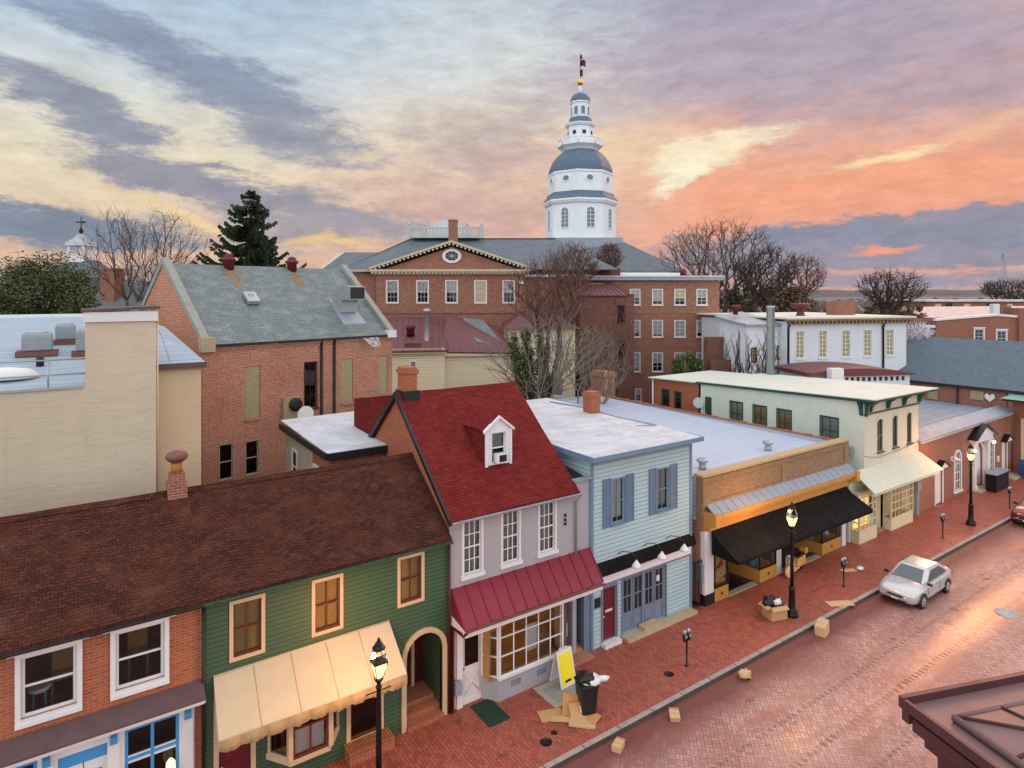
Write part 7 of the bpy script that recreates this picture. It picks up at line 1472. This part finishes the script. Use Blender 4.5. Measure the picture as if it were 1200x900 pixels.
single('white_bag', blobm((13.08, 14.7, 1.0), .34, .3, .12, 3, .4).tube([(13.3, 14.6, 1.0), (13.55, 14.52, .98), (13.72, 14.55, .95)], [.1, .09, .03], 8), M['white'], 'white plastic bag draped over the rim of the black bin', 'bag', (13.1, 14.7, 1.0))
single('black_bag', blobm((12.93, 14.78, 1.09), .3, .27, .13, 8, .6), M['black'], 'shiny black bag stuffed into the top of the wheeled bin', 'bag', (12.93, 14.78, 1.05))
# A-board
T = thing('yellow_a_board', 'yellow folding sign with a white frame on the concrete hatch', 'sign', (13.3, 16.35, .03), None, R(4), True)
def tilt(y0, y1, x0, x1, z0, z1, t): a = lambda z: y0 + (y1 - y0) * z / 1.1; return MB().hexa([(x0, a(z0) - t, z0), (x1, a(z0) - t, z0), (x1, a(z0), z0), (x0, a(z0), z0), (x0, a(z1) - t, z1), (x1, a(z1) - t, z1), (x1, a(z1), z1), (x0, a(z1), z1)])
part('frame', tilt(-.28, -.03, -.34, .34, 0, 1.1, .03), M['white'], T); part('panel', tilt(-.302, -.052, -.29, .29, .08, 1.0, .012), paint('bright_yellow_board', (.90, .72, .02), .4, .04), T); part('mark', tilt(-.312, -.062, -.13, .13, .14, .21, .01), M['black'], T)
part('back_leg', tilt(.28, .03, -.34, .34, 0, 1.08, .03), M['white'], T); part('clip', MB().box(-.16, -.02, -.07, .03, 1.08, 1.14).box(.05, .2, -.07, .03, 1.08, 1.13), M['white'], T)
# pavement features
tag(part('concrete_pad', MB().box(12.28, 13.75, 15.44, 16.66, -.02, .012), M['concrete'], None, (13, 16, 0)), 'square concrete pad with a steel hatch set in the brick sidewalk', 'pad'); o = bpy.data.objects['concrete_pad']; part('hatch', MB().box(12.5, 13.55, 15.62, 16.42, .0, .022), M['concrete_grey'], o)
single('doormat', MB().box(10.1, 10.86, 15.88, 17.05, 0, .018), paint('dark_green_mat', (.012, .045, .03), .95, .2, 8), 'dark green mat before the white shop door of the grey house', 'doormat', (10.5, 16.5, 0))
for x, y, r_, lab in ((11.13, 14.44, .18, 'larger round iron cover near the kerb left of the bin'), (11.57, 14.62, .10, 'smallest round iron cover left of the bin'), (16.59, 14.65, .17, 'round iron cover beside the double headed meter')):
    mc = MB().lathe([(r_, 0), (r_, .008), (r_ * .8, .012), (r_ * .8, .006), (.01, .008)], (x, y, 0), 20); single('drain_cover', mc, M['iron'], lab, 'manhole cover', (x, y, 0))
rl = atZ(1180, 719, -.13); single('manhole_cover', MB().lathe([(.42, -.13), (.42, -.118), (.36, -.116), (.35, -.122), (.02, -.12)], (rl.x, rl.y, 0), 28), M['galv_dull'], 'round manhole cover in the brick roadway at the right', 'manhole cover', (rl.x, rl.y, -.13))
# cardboard
CB = [paint('cardboard_%s' % n_, c, .85, .12, 3, bmp=.05) for n_, c in (('tan', (.52, .31, .14)), ('pale', (.58, .38, .19)), ('orange', (.55, .27, .09)))]
def card(lab, c, sx, sy, sz, rz, rx=0.0, ry=0.0, m=0, cat='cardboard', name='flattened_box', grp='flattened cardboard by the bin'):
    return single(name, MB().rbox(c, sx, sy, sz, R(rz), R(rx), R(ry)), CB[m], lab, cat, c, grp, bevel=.004)
card('flat cardboard sheet lying left of the cardboard pile', (11.95, 15.25, .03), .75, .5, .04, -20, 0, 0, 0)
card('cardboard sheet leaning against the front of the black bin', (12.55, 14.95, .28), .62, .04, .60, -30, -28, 8, 2)
card('cardboard sheet with a white label leaning on the pile', (12.62, 14.72, .22), .62, .035, .45, -15, -35, 0, 0)
card('lowest flattened box of the pile nearest the kerb', (12.5, 14.45, .04), .8, .42, .06, -38, 0, 4, 1)
card('long thin cardboard strip under the cardboard pile', (12.18, 14.82, .05), .9, .22, .05, -40, 0, 0, 1)
card('small cardboard piece at the right of the pile', (12.86, 14.36, .05), .5, .32, .05, 18, 0, -6, 2)
lb = single('shipping_label', MB().rbox((12.70, 14.675, .26), .14, .006, .17, R(-15), R(-35)), M['white'], 'white and red shipping label on the leaning cardboard', 'label', (12.70, 14.675, .26)); part('label_print', MB().rbox((12.70, 14.67, .262), .07, .006, .08, R(-15), R(-35)), paint('label_red', (.6, .05, .04), .6, .05), lb)
def carton(lab, c, sx, sy, sz, rz, m=0, open_=False, name='cardboard_box'):
    T = thing(name, lab, 'box', c, None, R(rz), True); b = MB(); t = .012; rc = random.Random(lab); sq = 0 if open_ else .22; k1, k2, k3 = rc.uniform(-sq, sq), rc.uniform(-sq, sq), rc.uniform(-sq, sq)
    def crush(mb): mb.v = [Vector((v.x + k1 * v.z + .03 * sq * math.sin(v.y * 30), v.y + k2 * v.z, max(.001, v.z * (1 + k3 * v.x / sx * 1.6)))) for v in mb.v]; return mb
    b.box(-sx / 2, sx / 2, -sy / 2, sy / 2, 0, t)
    for a in ((-sx / 2, -sx / 2 + t, -sy / 2, sy / 2), (sx / 2 - t, sx / 2, -sy / 2, sy / 2), (-sx / 2 + t, sx / 2 - t, -sy / 2, -sy / 2 + t), (-sx / 2 + t, sx / 2 - t, sy / 2 - t, sy / 2)): b.box(*a, t + .0005, sz)
    if not open_: b.box(-sx / 2, sx / 2, -sy / 2, sy / 2, sz + .001, sz + .012)
    part('box', crush(b), CB[m], T)
    if not open_:
        part('flap', crush(MB().rbox((sx / 2 + .07, 0, sz * .93), .16, sy * .96, .008, 0, 0, R(28))), CB[m], T)
    if open_:
        part('flap', MB().rbox((-sx / 2 - .09, 0, sz - .04), .2, sy, .01, 0, 0, R(-25)), CB[m], T); part('flap', MB().rbox((0, -sy / 2 - .06, sz - .07), sx, .16, .01, 0, R(40)), CB[m], T)
    else: part('tape', crush(MB().box(-.025, .025, -sy / 2 + .01, sy / 2 - .01, sz + .0125, sz + .017)), M['concrete'], T)
    return T
carton('small cardboard box lying in the gutter in front of the bin', (12.8, 13.2, -.13), .38, .26, .15, 25, 1)
carton('crushed cardboard box in the gutter before the blue house', (15.15, 13.15, -.13), .34, .30, .16, 50, 1)
single('paper_bag', blobm((18.75, 13.2, -.02), .26, .17, .14, 5, .7), CB[1], 'crumpled brown paper bag in the gutter left of the middle lamp', 'bag', (18.75, 13.2, -.13))
carton('cardboard box in the gutter just right of the middle lamp', (23.65, 13.2, -.13), .55, .36, .38, 12, 1)
card('flat cardboard sheet lying across the kerb', (26.25, 13.9, .03), 1.1, .42, .03, -28, 0, 0, 1, grp=None)
card('torn brown cardboard scrap on the sidewalk right of a meter', (29.75, 15.35, .02), .75, .3, .03, -25, 0, 0, 1, grp=None); single('paper_scrap', blobm((30.35, 15.1, .06), .2, .15, .07, 12, .5), M['white'], 'white crumpled paper beside the torn cardboard scrap', 'paper', (30.35, 15.1, 0))
T = carton('open cardboard box full of odds and ends beside the middle lamp', (23.05, 14.85, 0), .75, .6, .55, -18, 0, True)
single('black_clothes', blobm((22.9, 14.98, .6), .33, .22, .2, 21, .6), M['black'], 'black clothes heaped in the open cardboard box', 'clothes', (22.9, 15, .5)); single('white_cloth', blobm((23.15, 14.78, .6), .24, .12, .12, 25, .7), M['white'], 'white cloth hanging over the edge of the open box', 'cloth', (23.1, 14.8, .55)); single('dark_cloth', blobm((23.35, 14.72, .52), .12, .1, .16, 28, .6), M['purple_lead'], 'dark cloth hanging at the right corner of the open box', 'cloth', (23.3, 14.7, .5))
# leaves and bits along the gutter
lt = MB(); rn = random.Random(4)
for k in range(420):
    x = rn.uniform(8, 60); y = 13.42 - abs(rn.gauss(0, .22)) if k % 3 else rn.uniform(13.8, 17); z = -.126 if y < 13.5 else .006; s = rn.uniform(.012, .035); a = rn.random() * 3; lt.quad(*[(x + s * math.cos(a + j * 1.57) * (1 + j % 2), y + s * math.sin(a + j * 1.57), z + .002 * j) for j in range(4)])
tag(part('litter', lt, paint('dead_leaf', (.26, .14, .06), .9, .3, 9)), label='scattered dry leaves and litter along the gutter and sidewalk', cat='litter', kind='stuff')
# planter / utility cabinet, mailbox
T = thing('utility_box', 'dark ridged metal cabinet right of the white doorway', 'cabinet', (50.4, 16.15, 0)); b = MB().box(49.3, 51.5, 15.85, 16.45, .05, 1.15); part('case', b, M['iron'], T); g = MB(); [g.box(49.3 + k * .22, 49.42 + k * .22, 15.82, 15.85, .15, 1.05) for k in range(10)]; part('ribs', g, M['black'], T); part('top', MB().box(49.25, 51.55, 15.8, 16.5, 1.151, 1.2), M['galv_dull'], T)
T = thing('mail_box', 'dark blue street mailbox with rounded top at the right edge', 'mailbox', (55.2, 16.0, 0)); pr = [(-.4, .15), (.4, .15), (.4, .85)] + [(.4 * math.cos(R(a)), .85 + .4 * math.sin(R(a))) for a in range(15, 180, 15)] + [(-.4, .85)]
mbx = paint('mailbox_blue', (.02, .06, .20), .35, .08); part('body', MB().prism([(55.2 + a, 15.7, b) for a, b in pr], (0, .6, 0)), mbx, T); part('label', MB().box(55.05, 55.35, 15.68, 15.699, .75, .98), M['white'], T)
for a in (-.34, .28):
    for y in (15.74, 16.2): part('leg', MB().box(55.2 + a, 55.26 + a, y, y + .06, 0, .15), mbx, T)

def car(name, label, loc, rz, col, boxy=0.0):
    T = thing(name, label, 'car', loc, None, rz, True); pm = paint(name + '_paint', col, .25, .0, .5, metal=.35, bmp=0, dirt=tuple(c * .97 for c in col)); pm.node_tree.nodes['Principled BSDF'].inputs['Coat Weight'].default_value = .6
    # body stations, x forward
    st = [(-2.2, .62, .34, .78, .88), (-2.14, .76, .24, .88, .97), (-1.7, .83, .2, .92, 1.0), (-1.0, .85, .19, .92, .97), (0, .855, .19, .91, .95), (.9, .85, .19, .89, .97), (1.5, .835, .2, .82, .92), (1.95, .79, .24, .74, .82), (2.16, .66, .3, .63, .68)]
    if boxy: st = [(x, w * 1.02, zb, zm + .04, zt + .03) for x, w, zb, zm, zt in st]
    b = MB(); K = 11; vs = []
    for x, w, zb, zm, zt in st:
        prof = [(0, zb), (w * .8, zb), (w * .95, zb + .07), (w, zb + .22), (w * 1.0, zm - .18), (w * .965, zm), (w * .80, zt - .015), (w * .4, zt + .012), (0, zt + .02)]
        vs += [(x, -y, z) for y, z in prof] + [(x, y, z) for y, z in reversed(prof[1:-1])]
    n = 16; fs = [tuple(range(n)), tuple((len(st) - 1) * n + k for k in range(n - 1, -1, -1))]
    for i in range(len(st) - 1): fs += [(i * n + k, (i + 1) * n + k, (i + 1) * n + (k + 1) % n, i * n + (k + 1) % n) for k in range(n)]
    b.add(vs, fs, True); bo = part('body', b, pm, T); s = bo.modifiers.new('s', 'SUBSURF'); s.levels = s.render_levels = 2
    x0, x1, x2, x3, w0, w1, zb, zt = -1.86, -1.10, .22, 1.04, .765, .60, .92, 1.42
    if boxy: x1, x2, w1 = -1.4, .2, .62
    c = MB().hexa([(x0, -w0, zb), (x3, -w0, zb), (x3, w0, zb), (x0, w0, zb), (x1, -w1, zt), (x2, -w1, zt), (x2, w1, zt), (x1, w1, zt)]); cb_ = part('cabin', c, pm, T, bevel=.0); bv = cb_.modifiers.new('b', 'BEVEL'); bv.width = .13; bv.segments = 5; cb_.data.polygons.foreach_set('use_smooth', [True] * 6)
    gm = M['car_glass']
    def on(P, q, name, e=.012):
        a, b_, c_, d = map(Vector, P); nn = (b_ - a).cross(d - a).normalized(); ctr = (a + b_ + c_ + d) / 4
        if nn.dot(ctr - Vector((-.3, 0, 1))) < 0: nn = -nn
        f = lambda u, v: a.lerp(b_, u).lerp(d.lerp(c_, u), v) + nn * e
        return part(name, MB().poly([f(u, v) for u, v in q]), gm if name != 'trim' else M['black'], T)
    A = lambda x, w, z: (x, w, z)
    on([A(x3, -w0, zb), A(x3, w0, zb), A(x2, w1, zt), A(x2, -w1, zt)], [(.09, .06), (.91, .06), (.88, .88), (.12, .88)], 'windscreen')
    on([A(x0, -w0, zb), A(x0, w0, zb), A(x1, w1, zt), A(x1, -w1, zt)], [(.1, .1), (.9, .1), (.86, .85), (.14, .85)], 'rear_window')
    for sg in (-1, 1):
        P = [A(x0, sg * w0, zb), A(x3, sg * w0, zb), A(x2, sg * w1, zt), A(x1, sg * w1, zt)]
        on(P, [(.44, .12), (.88, .12), (.84, .62), (.80, .84), (.44, .84)], 'side_window'); on(P, [(.13, .14), (.415, .12), (.415, .84), (.24, .84), (.16, .5)], 'side_window')
    for x in (-1.32, 1.34):
        for sg in (-1, 1):
            w = MB(); w.lathe([(.20, -.10), (.30, -.095), (.315, -.05), (.315, .05), (.30, .095), (.20, .10)], (0, 0, 0), 24); w.v = [Vector((x + p.x, sg * .76 + p.z, .315 + p.y)) for p in w.v]; wh = part('wheel', w, M['black'], T)
            h = MB(); [h.tube([(x, sg * .862, .315), (x + .18 * math.cos(a), sg * .862, .315 + .18 * math.sin(a))], .028, 4) for a in [k * 2 * math.pi / 7 for k in range(7)]]
            rim = MB().lathe([(.205, 0), (.19, .01), (.17, .0)], (0, 0, 0), 24); h.add([Vector((x + p.x, sg * (.862 + p.z), .315 + p.y)) for p in rim.v], rim.f); part('rim', h, M['galv'], wh)
            a = MB(); n = 16; P0 = [(x + .385 * math.cos(math.pi * k / n), .315 + .385 * math.sin(math.pi * k / n)) for k in range(n + 1)]; a.poly([(px_, sg * .862, pz) for px_, pz in P0]); part('wheel_arch', a, M['black'], T)
    for sg in (-1, 1):
        hl = MB(); hl.hexa([(1.98, sg * .38, .54), (2.165, sg * .36, .50), (2.05, sg * .70, .50), (1.85, sg * .76, .50), (1.93, sg * .38, .63), (2.11, sg * .36, .66), (1.99, sg * .70, .70), (1.80, sg * .77, .74)]); part('headlight', hl, M['headlamp'], T, bevel=.015)
        part('tail_light', MB().box(-2.19, -2.05, sg * .62 - .12, sg * .62 + .12, .62, .78), M['maroon'], T, bevel=.01)
        part('mirror', MB().rbox((.82, sg * .90, .98), .12, .19, .12, 0), M['black'], T, bevel=.02)
        part('door_handle', MB().box(-.25, -.08, sg * .858 - .012, sg * .858 + .012, .78, .81), M['galv_dull'], T)
        part('sill_trim', MB().box(-.95, .95, sg * .855 - .012, sg * .855 + .012, .42, .46), pm, T)
    part('number_plate', MB().box(2.165, 2.18, -.15, .15, .385, .445), M['white'], T)
    gp = MB()
    for sg in (-1, 1):
        for x in (-.42, .86): gp.box(x - .006, x + .006, sg * .862 - .004, sg * .862 + .004, .30, .86)
        gp.box(-.42, .86, sg * .862 - .004, sg * .862 + .004, .295, .307)
    tag(part('panel_gaps', gp, M['black'], T), kind='stuff')
    part('wiper', MB().tube([(1.02, -.1, .925), (.72, .35, 1.08)], .008, 4), M['black'], T)
    part('grille', MB().box(2.12, 2.17, -.32, .32, .50, .58), M['black'], T, bevel=.01); part('air_intake', MB().box(2.10, 2.16, -.45, .45, .30, .38), M['black'], T, bevel=.01)
    part('bumper_line', MB().box(2.02, 2.155, -.6, .6, .44, .47), M['galv_dull'], T, bevel=.01)
    return T
m_, nt_, bs_ = newmat('tinted_car_glass'); bs_.inputs['Base Color'].default_value = (.05, .075, .09, 1); bs_.inputs['Roughness'].default_value = .05; bs_.inputs['Specular IOR Level'].default_value = .9; M['car_glass'] = m_
m_, nt_, bs_ = newmat('headlamp_lens'); bs_.inputs['Base Color'].default_value = (.55, .55, .56, 1); bs_.inputs['Roughness'].default_value = .08; bs_.inputs['Metallic'].default_value = .5; M['headlamp'] = m_
c_ = car('silver_car', 'silver two door car parked alone along the kerb', (30.2, 12.66, -.13), R(181), (.52, .51, .52)); c_.scale = (.92, .95, .92)
car('maroon_car', 'dark maroon car parked at the right edge of the street', (45.75, 12.62, -.13), R(180), (.12, .015, .02), .5)

# scooter
T = thing('motor_scooter', 'cream and orange motor scooter parked before the black awning shop', 'scooter', (27.4, 16.62, 0), None, R(188), True); sc_c = paint('cream_orange_scooter', (.70, .48, .30), .35, .08)
for x in (-.62, .62): w = MB().lathe([(.10, -.05), (.2, -.05), (.22, 0), (.2, .05), (.10, .05)], (0, 0, 0), 18); w.v = [Vector((x + p.x, p.z, .22 + p.y)) for p in w.v]; part('wheel', w, M['black'], T)
part('body', MB().prism([(-.95, -.17, .42), (-.85, -.17, .72), (-.2, -.17, .70), (-.05, -.17, .32), (-.4, -.17, .25), (-.8, -.17, .3)], (0, .34, 0)), paint('orange_scooter_body', (.70, .36, .10), .35, .08), T, bevel=.07)
part('floorboard', MB().box(-.2, .42, -.16, .16, .24, .30), sc_c, T, bevel=.02); part('leg_shield', MB().hexa([(.36, -.24, .28), (.44, -.24, .28), (.44, .24, .28), (.36, .24, .28), (.50, -.18, .92), (.57, -.18, .92), (.57, .18, .92), (.50, .18, .92)]), sc_c, T, bevel=.03)
part('seat', MB().box(-.85, -.15, -.15, .15, .70, .80), M['black'], T, bevel=.04); part('front_fender', MB().lathe([(.25, -.07), (.28, 0), (.25, .07)], (0, 0, 0), 16), sc_c, T); o = T.children[-1]
f_ = [c for c in T.children if c.name.startswith('front_fender')][0]; f_.rotation_euler = (R(90), 0, 0); f_.location = (.62, 0, .26)
part('handlebar', MB().tube([(.5, -.32, 1.02), (.56, -.1, .98), (.56, .1, .98), (.5, .32, 1.02)], .02, 6), M['black'], T); part('headlight', MB().ball((.62, 0, .97), .09, 10), M['headlamp'], T); part('steering_column', MB().tube([(.62, 0, .25), (.52, 0, .95)], .04, 8), M['galv'], T)
part('top_case', MB().box(-1.15, -.85, -.17, .17, .70, .98), paint('orange_case', (.65, .30, .06), .4, .1), T, bevel=.05)
for s in (-1, 1): part('mirror', MB().ball((.48, s * .3, 1.2), .05, 8, (1, 1, .7)).tube([(.5, s * .28, 1.02), (.48, s * .3, 1.18)], .008, 4), M['black'], T)

# ---- metal covered bay roof on the near side, bottom right corner
A_ = atZ(1053, 818, 9.0); e1 = Vector((.938, -.346, 0)).normalized(); T = thing('near_bay_roof', 'plum coloured sheet metal bay roof in the bottom right corner', 'building', (A_.x, A_.y, 0), None, math.atan2(e1.y, e1.x), True)
# local: x along the street edge, -y towards the camera, corner of the rim at the origin
Wn, Dn = 4.5, 4.2
g = MB(); g.box(0, Wn, -.05, 0, 8.92, 9.03); g.box(0, .04, -Dn, -.051, 8.92, 9.02); part('outer_rim', g, M['metal_dkbrown'], T)
g = MB(); g.box(.04, Wn, -.36, -.051, 8.90, 8.955); g.box(.041, .27, -Dn, -.361, 8.90, 8.955); part('box_gutter', g, M['metal_brown'], T)
g = MB(); g.box(.02, Wn, -.1, -.02, 8.80, 8.919); g.box(.05, Wn, -Dn, -.11, 8.74, 8.86); g.box(.12, Wn, -Dn, -.18, 8.62, 8.739); part('cornice', g, M['metal_dkbrown'], T)
zr0, zr1 = 8.99, 9.32; ix, iy = .30, -.36
rf = MB(); rf.slab([(ix, iy, zr0), (Wn, iy, zr0), (Wn, iy - 1.9, zr1), (ix + 1.9, iy - 1.9, zr1)], .06); rf.slab([(ix, iy, zr0), (ix + 1.9, iy - 1.9, zr1), (ix + 1.9, -Dn, zr1), (ix, -Dn, zr0)], .06); ro = part('roof', rf, M['metal_brown'], T)
sm_ = MB(); sl2 = (zr1 - zr0) / 1.9
def seam(p, q): sm_.tube([p, q], .014, 5)
seam((ix, iy, zr0 + .015), (ix + 1.9, iy - 1.9, zr1 + .015))
for k in range(1, 8): x = ix + k * .55; seam((x, iy, zr0 + .01), (x, iy - min(1.9, x - ix), zr0 + .01 + sl2 * min(1.9, x - ix)))
for k in range(1, 8): y = iy - k * .55; seam((ix, y, zr0 + .01), (ix + min(1.9, iy - y), y, zr0 + .01 + sl2 * min(1.9, iy - y)))
part('seam', sm_, M['metal_dkbrown'], ro); g = MB(); g.tube([(ix - .02, iy + .01, zr0 - .0), (ix - .02, -Dn, zr0 - .0)], .035, 8); g.tube([(ix - .02, iy + .01, zr0), (Wn, iy + .01, zr0)], .02, 6); part('edge_roll', g, M['metal_brown'], ro)
wb = MB().box(.2, Wn, -Dn, -.25, -.3, 8.62); part('wall', wb, M['metal_dkbrown'], T)
